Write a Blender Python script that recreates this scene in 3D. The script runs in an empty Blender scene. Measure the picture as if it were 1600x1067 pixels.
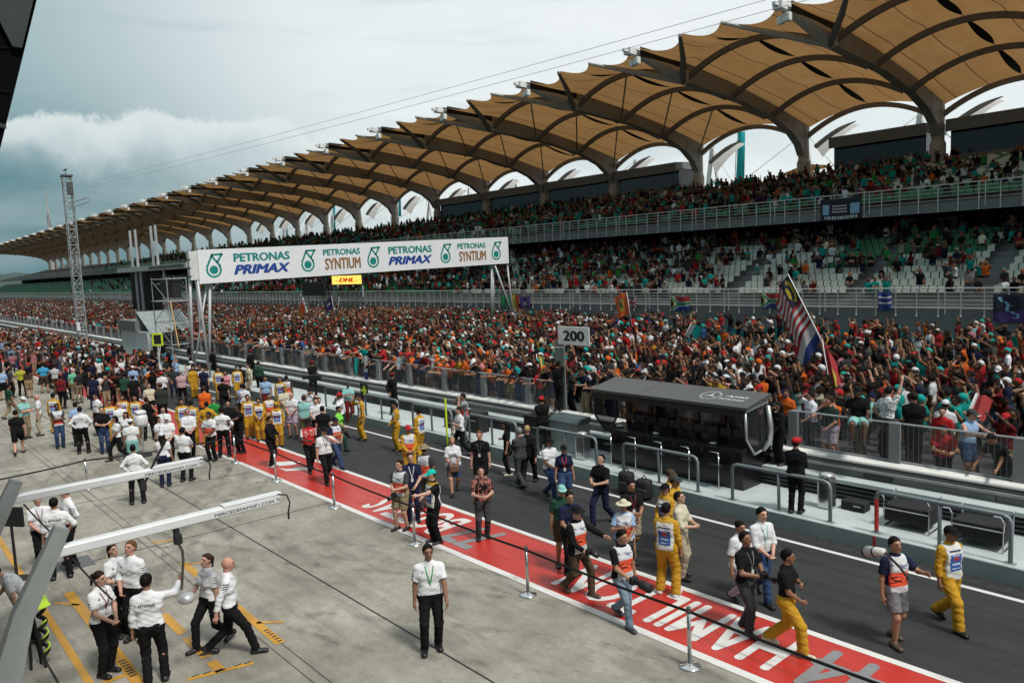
import bpy, bmesh, math, random
import numpy as np
from mathutils import Vector, Matrix
from mathutils.bvhtree import BVHTree
RND = random.Random(7)
NP = np.random.default_rng(11)
S = bpy.context.scene
COL = S.collection
R_ = math.radians

# ------------------------------------------------------------------ camera
CAMH = 6.4
FPX = 1200.0                      # focal length in pixels of a 1600 px wide frame
_h, _p, _r = R_(48.936), R_(5.72), R_(-2.52)
_F = np.array([-math.sin(_h)*math.cos(_p), math.cos(_h)*math.cos(_p), -math.sin(_p)])
_R0 = np.array([math.cos(_h), math.sin(_h), 0.0]); _U0 = np.cross(_R0, _F)
_R = math.cos(_r)*_R0 + math.sin(_r)*_U0
_U = -math.sin(_r)*_R0 + math.cos(_r)*_U0
cd = bpy.data.cameras.new('camera'); cam = bpy.data.objects.new('camera', cd); COL.objects.link(cam)
cd.sensor_width = 36.0; cd.lens = FPX/1600*36.0; cd.clip_start = 0.1; cd.clip_end = 9000
m = Matrix.Identity(4)
for i in range(3):
    m[i][0], m[i][1], m[i][2] = _R[i], _U[i], -_F[i]
m[0][3], m[1][3], m[2][3] = 0, 0, CAMH
cam.matrix_world = m
S.camera = cam

def ray(x, y):
    return (x-800)*_R - (y-533.5)*_U + FPX*_F
def at(x, y, z=0.0):              # the point at height z seen at a picture position (measuring the photo)
    d = ray(x, y); t = (z-CAMH)/d[2]; return np.array([0, 0, CAMH]) + t*d
def aty(x, y, Y):
    d = ray(x, y); return np.array([0, 0, CAMH]) + d*(Y/d[1])
def atx(x, y, X):
    d = ray(x, y); return np.array([0, 0, CAMH]) + d*(X/d[0])
def look_angle(p):                # heading from a point to the camera
    return math.atan2(-p[1], -p[0])

# ------------------------------------------------------------------ sky, sun, exposure
SUN_EL, SUN_AZ = R_(57), R_(92)   # azimuth measured from +y towards +x
w = bpy.data.worlds.new('World'); S.world = w; w.use_nodes = True
nt = w.node_tree; nt.nodes.clear()
N = nt.nodes.new; L = nt.links.new
out = N('ShaderNodeOutputWorld'); bg = N('ShaderNodeBackground'); L(bg.outputs[0], out.inputs[0])
bg.inputs[1].default_value = 0.108
sky = N('ShaderNodeTexSky'); sky.sky_type = 'NISHITA'; sky.sun_disc = False
sky.sun_elevation = SUN_EL; sky.sun_rotation = SUN_AZ; sky.air_density = 1.6; sky.dust_density = 2.5
tc = N('ShaderNodeTexCoord')
sep = N('ShaderNodeSeparateXYZ'); L(tc.outputs['Generated'], sep.inputs[0])
def vmath(op, a, b):
    n = N('ShaderNodeVectorMath'); n.operation = op
    for s_, v in ((0, a), (1, b)):
        if hasattr(v, 'links'): L(v, n.inputs[s_])
        else: n.inputs[s_].default_value = v
    return n.outputs['Value'] if op == 'DOT_PRODUCT' else n.outputs[0]
def maprange(v, a, b, c=0.0, d=1.0, t='SMOOTHSTEP'):
    n = N('ShaderNodeMapRange'); n.interpolation_type = t; L(v, n.inputs[0])
    for i, x in enumerate((a, b, c, d)): n.inputs[1+i].default_value = x
    return n.outputs[0]
def wmix(f, a, b):
    n = N('ShaderNodeMix'); n.data_type = 'RGBA'
    if hasattr(f, 'links'): L(f, n.inputs[0])
    else: n.inputs[0].default_value = f
    for s_, v in ((6, a), (7, b)):
        if hasattr(v, 'links'): L(v, n.inputs[s_])
        else: n.inputs[s_].default_value = (*v, 1)
    return n.outputs[2]
def wmath(op, a, b):
    n = N('ShaderNodeMath'); n.operation = op
    for s_, v in ((0, a), (1, b)):
        if hasattr(v, 'links'): L(v, n.inputs[s_])
        else: n.inputs[s_].default_value = v
    return n.outputs[0]
# veil of cloud: bright towards the hidden sun, blue-grey away from it and low down
bright = maprange(vmath('DOT_PRODUCT', tc.outputs['Generated'], (0.10, 0.86, 0.50)), 0.06, 0.54)
veil = wmix(bright, (2.5, 3.75, 4.0), (7.9, 8.3, 8.35))
low = maprange(sep.outputs['Z'], 0.10, 0.25)
lowc = wmix(bright, (0.75, 1.95, 2.35), (7.4, 8.0, 8.1))
veil = wmix(low, lowc, veil)
def noise(scale, detail, vec, rough=0.55):
    n = N('ShaderNodeTexNoise'); n.inputs['Scale'].default_value = scale; n.inputs['Detail'].default_value = detail
    n.inputs['Roughness'].default_value = rough; L(vec, n.inputs['Vector']); return n.outputs['Fac']
strv = vmath('MULTIPLY', tc.outputs['Generated'], (1, 1, 4.5))
veil = wmix(wmath('MULTIPLY', maprange(noise(2.6, 6, strv), 0.42, 0.75), 0.4), veil, (6.3, 7.0, 7.2))
veil = wmix(wmath('MULTIPLY', maprange(noise(4.0, 5, vmath('MULTIPLY', tc.outputs['Generated'], (1, 1, 9))), 0.5, 0.8), 0.3), veil, (2.6, 3.8, 4.2))
# a bank of cumulus low over the far end of the straight: billowy top, soft base
puff = N('ShaderNodeTexNoise'); puff.inputs['Scale'].default_value = 9; puff.inputs['Detail'].default_value = 8; puff.inputs['Roughness'].default_value = 0.6
L(tc.outputs['Generated'], puff.inputs['Vector'])
zt = wmath('ADD', sep.outputs['Z'], wmath('MULTIPLY', wmath('SUBTRACT', puff.outputs['Fac'], 0.5), 0.13))
bank = wmath('MULTIPLY', maprange(zt, 0.192, 0.181), maprange(zt, 0.10, 0.165))
side = maprange(vmath('DOT_PRODUCT', tc.outputs['Generated'], (-0.93, 0.36, 0.0)), 0.60, 0.92)
bankc = wmix(maprange(zt, 0.11, 0.19), (3.6, 4.7, 5.1), (7.0, 7.5, 7.5))
veil = wmix(wmath('MULTIPLY', wmath('MULTIPLY', bank, side), 0.85), veil, bankc)
L(wmix(0.9, sky.outputs[0], veil), bg.inputs[0])
ld = bpy.data.lights.new('sun', 'SUN'); ld.energy = 3.0; ld.angle = R_(10); ld.color = (1, 0.965, 0.92)
sun = bpy.data.objects.new('sun', ld); COL.objects.link(sun)
_sd = Vector((math.sin(SUN_AZ)*math.cos(SUN_EL), math.cos(SUN_AZ)*math.cos(SUN_EL), math.sin(SUN_EL)))
sun.rotation_euler = _sd.to_track_quat('Z', 'Y').to_euler()
S.view_settings.view_transform = 'Standard'; S.view_settings.look = 'None'
S.view_settings.exposure = 0.08; S.view_settings.gamma = 1.0
S.cycles.max_bounces = 6; S.cycles.diffuse_bounces = 3; S.cycles.transparent_max_bounces = 16
try: S.cycles.use_denoising = True
except Exception: pass

# ------------------------------------------------------------------ materials
MATS = {}
class NT:
    """small helper round a material node tree"""
    def __init__(s, name):
        s.m = bpy.data.materials.new(name); s.m.use_nodes = True; s.t = s.m.node_tree
        s.b = s.t.nodes['Principled BSDF']; s.o = s.t.nodes['Material Output']
    def n(s, t, **k):
        x = s.t.nodes.new(t)
        for a, v in k.items(): setattr(x, a, v)
        return x
    def l(s, a, b): s.t.links.new(a, b)
    def inp(s, node, i, v):
        if hasattr(v, 'links'): s.l(v, node.inputs[i])
        else: node.inputs[i].default_value = (*v, 1) if isinstance(v, tuple) and len(v) == 3 and node.inputs[i].type == 'RGBA' else v
    def mix(s, f, a, b):
        x = s.n('ShaderNodeMix', data_type='RGBA'); s.inp(x, 0, f); s.inp(x, 6, a); s.inp(x, 7, b); return x.outputs[2]
    def math(s, op, a, b=0.0, c=0.0):
        x = s.n('ShaderNodeMath', operation=op); s.inp(x, 0, a); s.inp(x, 1, b); s.inp(x, 2, c); return x.outputs[0]
    def coord(s, kind='Object'): return s.n('ShaderNodeTexCoord').outputs[kind]
    def geo(s): return s.n('ShaderNodeNewGeometry').outputs['Position']
    def xyz(s, v):
        x = s.n('ShaderNodeSeparateXYZ'); s.l(v, x.inputs[0]); return x.outputs
    def scale(s, v, k):
        x = s.n('ShaderNodeVectorMath', operation='MULTIPLY'); s.l(v, x.inputs[0]); x.inputs[1].default_value = k; return x.outputs[0]
    def noise(s, v, scale, detail=4, rough=0.55):
        x = s.n('ShaderNodeTexNoise'); s.l(v, x.inputs['Vector']); x.inputs['Scale'].default_value = scale
        x.inputs['Detail'].default_value = detail; x.inputs['Roughness'].default_value = rough; return x.outputs['Fac']
    def rng(s, v, a, b, c=0.0, d=1.0, t='LINEAR'):
        x = s.n('ShaderNodeMapRange', interpolation_type=t); s.inp(x, 0, v)
        for i, q in enumerate((a, b, c, d)): s.inp(x, 1+i, q)
        return x.outputs[0]
    def col(s, v): s.inp(s.b, 'Base Color', v)
    def rough(s, v): s.inp(s.b, 'Roughness', v)
    def bump(s, h, strength=0.3, dist=0.02):
        x = s.n('ShaderNodeBump'); s.l(h, x.inputs['Height']); x.inputs['Strength'].default_value = strength
        x.inputs['Distance'].default_value = dist; s.l(x.outputs[0], s.b.inputs['Normal'])
def plain(name, c, rough=0.6, metal=0.0, var=0.15, nscale=3.0, bump=0.0, spec=None):
    """painted or bare surface with slight uneven tone"""
    if name in MATS: return MATS[name]
    q = NT(name); p = q.coord('Object')
    f = q.noise(p, nscale, 5, 0.65)
    q.col(q.mix(q.rng(f, 0.3, 0.7), tuple(x*(1-var) for x in c), tuple(min(1, x*(1+var)) for x in c)))
    q.rough(q.rng(f, 0.2, 0.8, max(0, rough-0.08), min(1, rough+0.08))); q.b.inputs['Metallic'].default_value = metal
    if spec is not None: q.b.inputs['Specular IOR Level'].default_value = spec
    if bump: q.bump(q.noise(p, nscale*12, 3), bump, 0.01)
    MATS[name] = q.m; return q.m

# ------------------------------------------------------------------ mesh helpers
class MB:
    def __init__(s): s.v = []; s.f = []; s.mi = []; s.cur = 0
    def add(s, vs, fs):
        o = len(s.v); s.v += [tuple(map(float, p)) for p in vs]
        for f in fs: s.f.append(tuple(i+o for i in f)); s.mi.append(s.cur)
        return s
    def box(s, x0, x1, y0, y1, z0, z1):
        vs = [(x, y, z) for z in (z0, z1) for y in (y0, y1) for x in (x0, x1)]
        return s.add(vs, [(0, 2, 3, 1), (4, 5, 7, 6), (0, 1, 5, 4), (2, 6, 7, 3), (0, 4, 6, 2), (1, 3, 7, 5)])
    def cbox(s, c, sx, sy, sz, bev=0.0, rot=None):
        """bevelled box round centre c, optional 3x3 rotation"""
        b = bmesh.new(); bmesh.ops.create_cube(b, size=1.0)
        for v in b.verts: v.co = Vector((v.co.x*sx, v.co.y*sy, v.co.z*sz))
        if bev: bmesh.ops.bevel(b, geom=b.edges[:], offset=bev, segments=2, affect='EDGES', profile=0.6)
        b.verts.index_update(); M = rot or Matrix.Identity(3)
        s.add([tuple((M @ v.co) + Vector(c)) for v in b.verts], [[v.index for v in f.verts] for f in b.faces]); b.free(); return s
    def quad(s, *p): return s.add(p, [tuple(range(len(p)))])
    def prism(s, poly, axis, a, c):
        """extrude a 2-D polygon along an axis from a to c"""
        n = len(poly)
        def P(q, t): return {'x': (t, q[0], q[1]), 'y': (q[0], t, q[1]), 'z': (q[0], q[1], t)}[axis]
        vs = [P(q, a) for q in poly] + [P(q, c) for q in poly]
        fs = [tuple(range(n))[::-1], tuple(range(n, 2*n))] + [(i, (i+1) % n, n+(i+1) % n, n+i) for i in range(n)]
        return s.add(vs, fs)
    def tube(s, pts, r, n=8, caps=True, flat=None):
        """swept tube through points; r number or list; flat=(w,h) gives a rectangular section"""
        P = [Vector(map(float, p)) for p in pts]; k = len(P); rs = r if isinstance(r, (list, tuple)) else [r]*k
        rings = []; up = Vector((0, 0, 1))
        T = [(P[min(i+1, k-1)] - P[max(i-1, 0)]).normalized() for i in range(k)]
        a = T[0].cross(up)
        if a.length < 1e-3: a = T[0].cross(Vector((1, 0, 0)))
        a.normalize(); vs = []
        for i in range(k):
            a = (a - T[i]*a.dot(T[i])).normalized(); b = T[i].cross(a)
            if flat:
                w_, h_ = flat[0]/2*rs[i], flat[1]/2*rs[i]
                sec = [(-w_, -h_), (w_, -h_), (w_, h_), (-w_, h_)]
            else: sec = [(math.cos(2*math.pi*j/n)*rs[i], math.sin(2*math.pi*j/n)*rs[i]) for j in range(n)]
            vs += [tuple(P[i] + a*x + b*y) for x, y in sec]
        m_ = 4 if flat else n
        fs = [(i*m_+j, i*m_+(j+1) % m_, (i+1)*m_+(j+1) % m_, (i+1)*m_+j) for i in range(k-1) for j in range(m_)]
        if caps: fs += [tuple(range(m_))[::-1], tuple(range((k-1)*m_, k*m_))]
        return s.add(vs, fs)
    def lathe(s, c, prof, n=24):
        vs = []; k = len(prof)
        for r, z in prof: vs += [(c[0]+r*math.cos(2*math.pi*j/n), c[1]+r*math.sin(2*math.pi*j/n), c[2]+z) for j in range(n)]
        fs = [(i*n+j, i*n+(j+1) % n, (i+1)*n+(j+1) % n, (i+1)*n+j) for i in range(k-1) for j in range(n)]
        fs += [tuple(range(n))[::-1], tuple(range((k-1)*n, k*n))]
        return s.add(vs, fs)
    def grid(s, f, nu, nv):
        vs = [f(i/nu, j/nv) for j in range(nv+1) for i in range(nu+1)]
        return s.add(vs, [(j*(nu+1)+i, j*(nu+1)+i+1, (j+1)*(nu+1)+i+1, (j+1)*(nu+1)+i) for j in range(nv) for i in range(nu)])
    def build(s, name, mat, parent=None, loc=None, smooth=False):
        me = bpy.data.meshes.new(name); me.from_pydata(s.v, [], s.f)
        mats = mat if isinstance(mat, (list, tuple)) else [mat]
        for q in mats: me.materials.append(q)
        if len(mats) > 1: me.polygons.foreach_set('material_index', s.mi)
        if smooth: me.polygons.foreach_set('use_smooth', [True]*len(s.f))
        me.update()
        return link(name, me, parent, loc)
def link(name, me, parent=None, loc=None):
    o = bpy.data.objects.new(name, me); COL.objects.link(o)
    if parent is not None: o.parent = parent
    if loc is not None: o.location = loc
    return o
def np_mesh(name, V, Q, mat=None, smooth=True):
    me = bpy.data.meshes.new(name); nq = len(Q); k = Q.shape[1]
    me.vertices.add(len(V)); me.vertices.foreach_set('co', np.ascontiguousarray(V, np.float32).ravel())
    me.loops.add(nq*k); me.loops.foreach_set('vertex_index', np.ascontiguousarray(Q, np.int32).ravel())
    me.polygons.add(nq); me.polygons.foreach_set('loop_start', np.arange(nq, dtype=np.int32)*k)
    try: me.polygons.foreach_set('loop_total', np.full(nq, k, np.int32))
    except Exception: pass
    if smooth: me.polygons.foreach_set('use_smooth', np.ones(nq, bool))
    me.update(calc_edges=True)
    if mat is not None: me.materials.append(mat)
    return me
def thing(name, label, cat, loc=(0, 0, 0), rz=0.0, group=None):
    o = bpy.data.objects.new(name, None); COL.objects.link(o); o.empty_display_size = 0.2
    o.location = loc; o.rotation_euler = (0, 0, rz); return tag(o, label, cat, group)
def tag(o, label=None, cat=None, group=None, kind=None):
    for k, v in (('label', label), ('category', cat), ('group', group), ('kind', kind)):
        if v: o[k] = v
    return o
def struct(name, mb, mat, **k): return tag(mb.build(name, mat, **k), kind='structure')
def copy_tree(o, parent=None):
    c = o.copy(); COL.objects.link(c)
    if parent is not None: c.parent = parent
    for ch in list(o.children): copy_tree(ch, c)
    return c
def text_mesh(txt, size, depth=0.0, bold=0.0, shear=0.0, sx=1.0, align='CENTER', spacing=1.0):
    """letters of the built-in font as a list of verts and faces in the xy plane, centred"""
    cu = bpy.data.curves.new('t', 'FONT'); cu.body = txt; cu.size = size; cu.align_x = align; cu.align_y = 'CENTER'
    cu.extrude = depth; cu.offset = bold; cu.shear = shear; cu.space_character = spacing; cu.resolution_u = 3; cu.fill_mode = 'BOTH' if depth else 'FRONT'
    cu.offset = 0.0
    o = bpy.data.objects.new('t', cu); COL.objects.link(o)
    me = bpy.data.meshes.new_from_object(o.evaluated_get(bpy.context.evaluated_depsgraph_get()))
    v0 = [(v.co.x*sx, v.co.y, v.co.z) for v in me.vertices]; f0 = [tuple(p.vertices) for p in me.polygons]; vs, fs = list(v0), list(f0)
    if bold:                       # heavier strokes: the letters again, nudged sideways and a hair higher
        for i, (dx, dy) in enumerate(((-1, 0), (1, 0), (0, .6), (0, -.6))):
            o_ = len(vs); vs += [(x+dx*bold*size, y+dy*bold*size, z+0.0005*(i+1)) for x, y, z in v0]; fs += [tuple(j+o_ for j in f) for f in f0]
    bpy.data.objects.remove(o); bpy.data.curves.remove(cu); bpy.data.meshes.remove(me)
    return vs, fs
def fit(vs, w, h, centre=(0, 0)):
    """scale letters to an exact width and height"""
    xs = [v[0] for v in vs]; ys = [v[1] for v in vs]
    cx, cy = (min(xs)+max(xs))/2, (min(ys)+max(ys))/2; kx, ky = w/(max(xs)-min(xs)), h/(max(ys)-min(ys))
    return [((v[0]-cx)*kx+centre[0], (v[1]-cy)*ky+centre[1], v[2]) for v in vs]
# ================================================================== SETTING
TRACK_Z = 0.85
def m_concrete():
    q = NT('apron_concrete'); p = q.geo()
    big = q.noise(p, 0.33, 7, 0.68); mid = q.noise(p, 1.6, 6, 0.7); fine = q.noise(p, 22, 3, 0.7)
    c = q.mix(q.rng(big, 0.40, 0.60), (0.185, 0.168, 0.134), (0.345, 0.322, 0.27))
    c = q.mix(q.rng(mid, 0.47, 0.68, 0, 0.6), c, (0.165, 0.155, 0.122))
    c = q.mix(q.rng(fine, 0.35, 0.65, 0, 0.2), c, (0.43, 0.42, 0.36))
    # rubber and water streaks drawn out along the lane
    st = q.noise(q.scale(p, (0.35, 2.6, 1)), 1.0, 6, 0.7)
    c = q.mix(q.rng(st, 0.50, 0.66, 0, 0.55), c, (0.13, 0.125, 0.105))
    st2 = q.noise(q.scale(p, (1.4, 3.4, 1)), 2.2, 6, 0.75); c = q.mix(q.rng(st2, 0.53, 0.68, 0, 0.55), c, (0.14, 0.135, 0.11))
    sp = q.n('ShaderNodeTexVoronoi'); q.l(p, sp.inputs['Vector']); sp.inputs['Scale'].default_value = 0.6
    c = q.mix(q.rng(sp.outputs['Distance'], 0.05, 0.17, 0.5, 0), c, (0.10, 0.095, 0.08))
    q.col(c); q.rough(q.rng(mid, 0.3, 0.7, 0.55, 0.85)); q.bump(fine, 0.25, 0.01); return q.m
def m_asphalt(name, base, light):
    q = NT(name); p = q.geo()
    f = q.noise(p, 60, 2, 0.8); g = q.noise(q.scale(p, (0.25, 1.6, 1)), 1.0, 5)
    c = q.mix(q.rng(f, 0.3, 0.75), base, light)
    c = q.mix(q.rng(g, 0.45, 0.75, 0, 0.45), c, tuple(x*0.55 for x in base))
    h = q.noise(q.scale(p, (0.06, 3.2, 1)), 1.0, 4, 0.6); c = q.mix(q.rng(h, 0.52, 0.68, 0, 0.5), c, tuple(x*0.4 for x in base))
    k = q.noise(p, 0.5, 5, 0.7); c = q.mix(q.rng(k, 0.5, 0.75, 0, 0.3), c, tuple(x*1.3 for x in light))
    q.col(c); q.rough(q.rng(g, 0.3, 0.7, 0.6, 0.85)); q.bump(f, 0.5, 0.01); return q.m
def m_paint(name, c, wear=0.25, rough=0.45, under=(0.10, 0.09, 0.085)):
    q = NT(name); p = q.geo()
    f = q.noise(p, 9, 6, 0.75); g = q.noise(q.scale(p, (0.4, 2.2, 1)), 1.3, 5, 0.7)
    a = q.mix(q.rng(g, 0.35, 0.7), c, tuple(x*0.78 for x in c))
    h = q.noise(q.scale(p, (0.10, 4.5, 1)), 1.0, 5, 0.65); a = q.mix(q.rng(h, 0.55, 0.72, 0, min(.6, wear*2.2)), a, under)
    k = q.noise(p, 2.6, 6, 0.8); a = q.mix(q.rng(k, 0.55, 0.75, 0, min(.5, wear*1.6)), a, under)
    q.col(q.mix(q.rng(f, 0.58, 0.78, 0, wear), a, under)); q.rough(q.rng(g, 0.3, 0.7, rough-0.1, rough+0.15)); q.bump(f, 0.15, 0.005); return q.m
def m_earth():
    q = NT('ground_earth'); p = q.geo(); f = q.noise(p, 0.05, 6)
    q.col(q.mix(q.rng(f, 0.35, 0.65), (0.06, 0.075, 0.035), (0.11, 0.105, 0.07))); q.rough(0.95); return q.m
struct('ground', MB().quad((-4000, -2500, -0.06), (1500, -2500, -0.06), (1500, 4000, -0.06), (-4000, 4000, -0.06)), m_earth())
struct('pit_apron', MB().quad((-260, -14, 0), (30, -14, 0), (30, 9.86, 0), (-260, 9.86, 0)), m_concrete())
struct('pit_lane', MB().quad((-260, 9.86, 0), (30, 9.86, 0), (30, 16.02, 0), (-260, 16.02, 0)), m_asphalt('pit_asphalt', (0.012, 0.0125, 0.013), (0.036, 0.036, 0.036)))
red = m_paint('red_lane_paint', (0.50, 0.034, 0.024), 0.20, 0.33, (0.12, 0.03, 0.025))
white = m_paint('white_line_paint', (0.70, 0.69, 0.66), 0.34)
struct('red_lane', MB().quad((-260, 9.94, 0.004), (30, 9.94, 0.004), (30, 11.72, 0.004), (-260, 11.72, 0.004)), red)
q_ = MB()
for y0, y1 in ((9.79, 9.96), (11.70, 11.85), (15.33, 15.45)):
    q_.quad((-260, y0, 0.008), (30, y0, 0.008), (30, y1, 0.008), (-260, y1, 0.008))
struct('lane_lines', q_, white)
gut = NT('gutter_dirt'); gp = gut.geo(); gf = gut.noise(gp, 14, 5, 0.75)
gut.col(gut.mix(gut.rng(gf, 0.4, 0.65), (0.010, 0.011, 0.011), (0.045, 0.047, 0.045))); gut.rough(0.8)
struct('gutter', MB().quad((-260, 15.62, 0.005), (30, 15.62, 0.005), (30, 16.01, 0.005), (-260, 16.01, 0.005)), gut.m)
# expansion joints in the apron slabs
jm = plain('joint_tar', (0.022, 0.021, 0.019), 0.8)
q_ = MB()
for y in (-1.2, 2.05, 7.0): q_.quad((-260, y, 0.004), (30, y, 0.004), (30, y+0.035, 0.004), (-260, y+0.035, 0.004))
for y in (5.22, 5.02): q_.quad((-260, y, 0.004), (30, y, 0.004), (30, y+0.014, 0.004), (-260, y+0.014, 0.004))
for x, sh in ((-19.6, .3), (-25.4, 1.0), (-31.5, 0.8), (-37.5, 0.8), (-46, 1), (-55, 1)):
    q_.quad((x, 2, 0.005), (x+0.03, 2, 0.005), (x+sh+0.03, 9.78, 0.005), (x+sh, 9.78, 0.005))
struct('apron_joints', q_, jm)
# pit box markings in yellow
yel = m_paint('yellow_box_paint', (0.56, 0.28, 0.025), 0.3, 0.5, (0.20, 0.15, 0.08))
q_ = MB(); Z = 0.0062
def bar(p0, p1, w):
    a, b = np.array(p0, float), np.array(p1, float); d = (b-a)/np.linalg.norm(b-a); n = np.array([-d[1], d[0]])*w/2
    q_.quad(*[(*(v), Z) for v in (a-n, b-n, b+n, a+n)])
bar((-17.9, 3.02), (-10.4, 3.02), 0.19); bar((-17.55, 2.68), (-17.02, 2.68+.35), 0.07); bar((-13.35, 2.55), (-13.35, 2.92), 0.10)
bar((-23.4, 2.50), (-10.5, 2.42), 0.12)
for x0, x1 in ((-17.2, -16.6), (-16.2, -15.5), (-15.3, -14.15), (-13.95, -12.95), (-12.75, -12.31)): bar((x0, 4.11), (x1, 4.11), 0.17)
bar((-12.45, 3.62), (-12.18, 4.60), 0.10)
bar((-17.75, 5.29), (-12.5, 5.22), 0.17); bar((-17.60, 5.38), (-17.32, 5.72), 0.08); bar((-13.58, 5.25), (-13.25, 5.62), 0.09)
bar((-19.75, 5.2), (-19.5, 5.62), 0.10); bar((-20.45, 3.88), (-20.75, 4.88), 0.07); bar((-21.1, 3.9), (-20.85, 4.55), 0.05); bar((-20.5, 3.9), (-21.2, 3.9), 0.05)
struct('pit_box_markings', q_, yel)
blk = plain('black_marking', (0.025, 0.024, 0.022), 0.7)
q_ = MB(); Z = 0.0085
for i in range(6): bar((-13.15+0.07*i*1.6, 5.20), (-13.15+0.07*i*1.6, 5.29), 0.045)
for i in range(7): bar((-13.9+0.11*i, 2.96), (-13.9+0.11*i, 3.08), 0.05)
for t in (0.1, 0.28, 0.46, 0.75, 0.9): bar((-12.45+0.27*t-.05, 3.62+0.98*t-.03), (-12.45+0.27*t-.05, 3.62+0.98*t+.09), 0.03)
bar((-16.95, 4.03), (-16.95, 4.19), 0.05); bar((-13.1, 4.03), (-13.1, 4.19), 0.06)
struct('marking_dashes', q_, blk)
# driver names painted on the red lane, tops towards the garages
greyp = m_paint('grey_number_paint', (0.235, 0.235, 0.24), 0.1)
def lane_text(txt, x0, x1, y0, y1, mat, nm, bold=0.028, shear=0.0):
    vs, fs = text_mesh(txt, 1.0, 0, bold, shear)
    vs = fit(vs, abs(x1-x0), abs(y1-y0))
    cx, cy = (x0+x1)/2, (y0+y1)/2
    struct(nm, MB().add([(cx-a, cy-b, 0.0085+c) for a, b, c in vs], fs), mat)
lane_text('HAMILTON', -10.85, -6.05, 10.16, 11.50, white, 'lane_name_lettering')
lane_text('44', -5.72, -4.55, 10.16, 11.50, greyp, 'lane_number_lettering')
lane_text('BOTTAS', -18.35, -15.0, 10.16, 11.50, white, 'lane_name_lettering')
lane_text('77', -14.75, -13.55, 10.16, 11.50, greyp, 'lane_number_lettering')
for pg_ in (((175, 740), (240, 785), (430, 775), (610, 755), (620, 735), (700, 715), (560, 705), (340, 715)), ((345, 808), (470, 858), (800, 838), (975, 825), (820, 808), (660, 795), (580, 808), (600, 820), (470, 825))):
    struct('worn_lane_stroke', MB().quad(*[(*at(400+a/9.975, 650+b/9.975)[:2], 0.0085) for a, b in pg_[::-1]]), white)
# rubber left by turning cars, oil spots
q = NT('rubber_mark'); p = q.geo(); tb = q.n('ShaderNodeBsdfTransparent'); mx = q.n('ShaderNodeMixShader')
q.b.inputs['Base Color'].default_value = (0.02, 0.019, 0.017, 1); q.b.inputs['Roughness'].default_value = 0.8
q.l(q.math('MULTIPLY', q.rng(q.noise(q.scale(p, (1.0, 1.0, 1)), 1.6, 6, 0.7), 0.42, 0.70, 0.0, 0.42), q.rng(q.noise(p, 30, 3, 0.8), 0.35, 0.6, 0.2, 0.7)), mx.inputs[0]); q.l(tb.outputs[0], mx.inputs[1]); q.l(q.b.outputs[0], mx.inputs[2]); q.l(mx.outputs[0], q.o.inputs[0]); rub = q.m
q_ = MB()
def track_mark(pts, w_, z):
    P = [np.array(p_, float) for p_ in pts]
    for i in range(len(P)-1):
        d0 = P[min(i+1, len(P)-1)]-P[max(i-1, 0)]; d1 = P[min(i+2, len(P)-1)]-P[i]; n0 = np.array([-d0[1], d0[0]])/np.linalg.norm(d0)*w_/2; n1 = np.array([-d1[1], d1[0]])/np.linalg.norm(d1)*w_/2
        q_.quad((*(P[i]-n0), z), (*(P[i+1]-n1), z), (*(P[i+1]+n1), z), (*(P[i]+n0), z))
rr = random.Random(3); zz = 0.0094
for x0, ln, y0, y1 in ((-27, 11, 9.6, 4.4), (-30, 13, 9.5, 3.4), (-18, 12, 4.3, 9.6), (-21, 11, 4.9, 9.5), (-14, 12, 3.9, 9.4), (-40, 14, 9.5, 4.0), (-50, 15, 9.5, 4.6), (-9.5, 9, 4.4, 9.3)):
    for k in ((0, 1.55) if x0 > -20 else (0, .62, 1.55)):
        s_ = rr.uniform(.14, .26); track_mark([(x0+ln*t, y0+(y1-y0)*(3*t*t-2*t**3)+k+rr.uniform(-.03, .03)) for t in np.linspace(0, 1, 18)], s_, zz); zz += 0.00004
for y in (12.5, 12.95, 13.6, 14.1, 14.45): track_mark([(x, y+0.10*math.sin(x*.11+y)) for x in np.linspace(-120, 8, 60)], rr.uniform(.16, .3), zz); zz += 0.00004
for i in range(46):
    x, y, r0 = rr.uniform(-34, -5), rr.uniform(2.0, 9.4), rr.uniform(.05, .26); n = 12
    q_.quad(*[(x+1.5*r0*rr.uniform(.7, 1.2)*math.cos(2*math.pi*j/n), y+r0*rr.uniform(.7, 1.2)*math.sin(2*math.pi*j/n), zz+i*0.00003) for j in range(n)])
struct('rubber_marks', q_, rub)
# race track on its own level, kerb wall hidden behind the pit wall
tr = MB(); tr.quad((-700, 18.75, TRACK_Z), (40, 18.75, TRACK_Z), (40, 45.2, TRACK_Z), (-700, 45.2, TRACK_Z))
struct('race_track', tr, m_asphalt('track_asphalt', (0.035, 0.036, 0.037), (0.075, 0.076, 0.076)))
gr = NT('verge_grass'); gp = gr.geo(); gf = gr.noise(gp, 3, 6)
gr.col(gr.mix(gr.rng(gf, 0.35, 0.65), (0.022, 0.05, 0.012), (0.05, 0.085, 0.022))); gr.rough(0.9)
struct('grass_verge', MB().quad((-700, 33.8, TRACK_Z+0.006), (40, 33.8, TRACK_Z+0.006), (40, 38.5, TRACK_Z+0.006), (-700, 38.5, TRACK_Z+0.006)), gr.m)
struct('track_edge_line', MB().quad((-700, 33.2, TRACK_Z+0.008), (40, 33.2, TRACK_Z+0.008), (40, 33.36, TRACK_Z+0.008), (-700, 33.36, TRACK_Z+0.008)), white)
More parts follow.
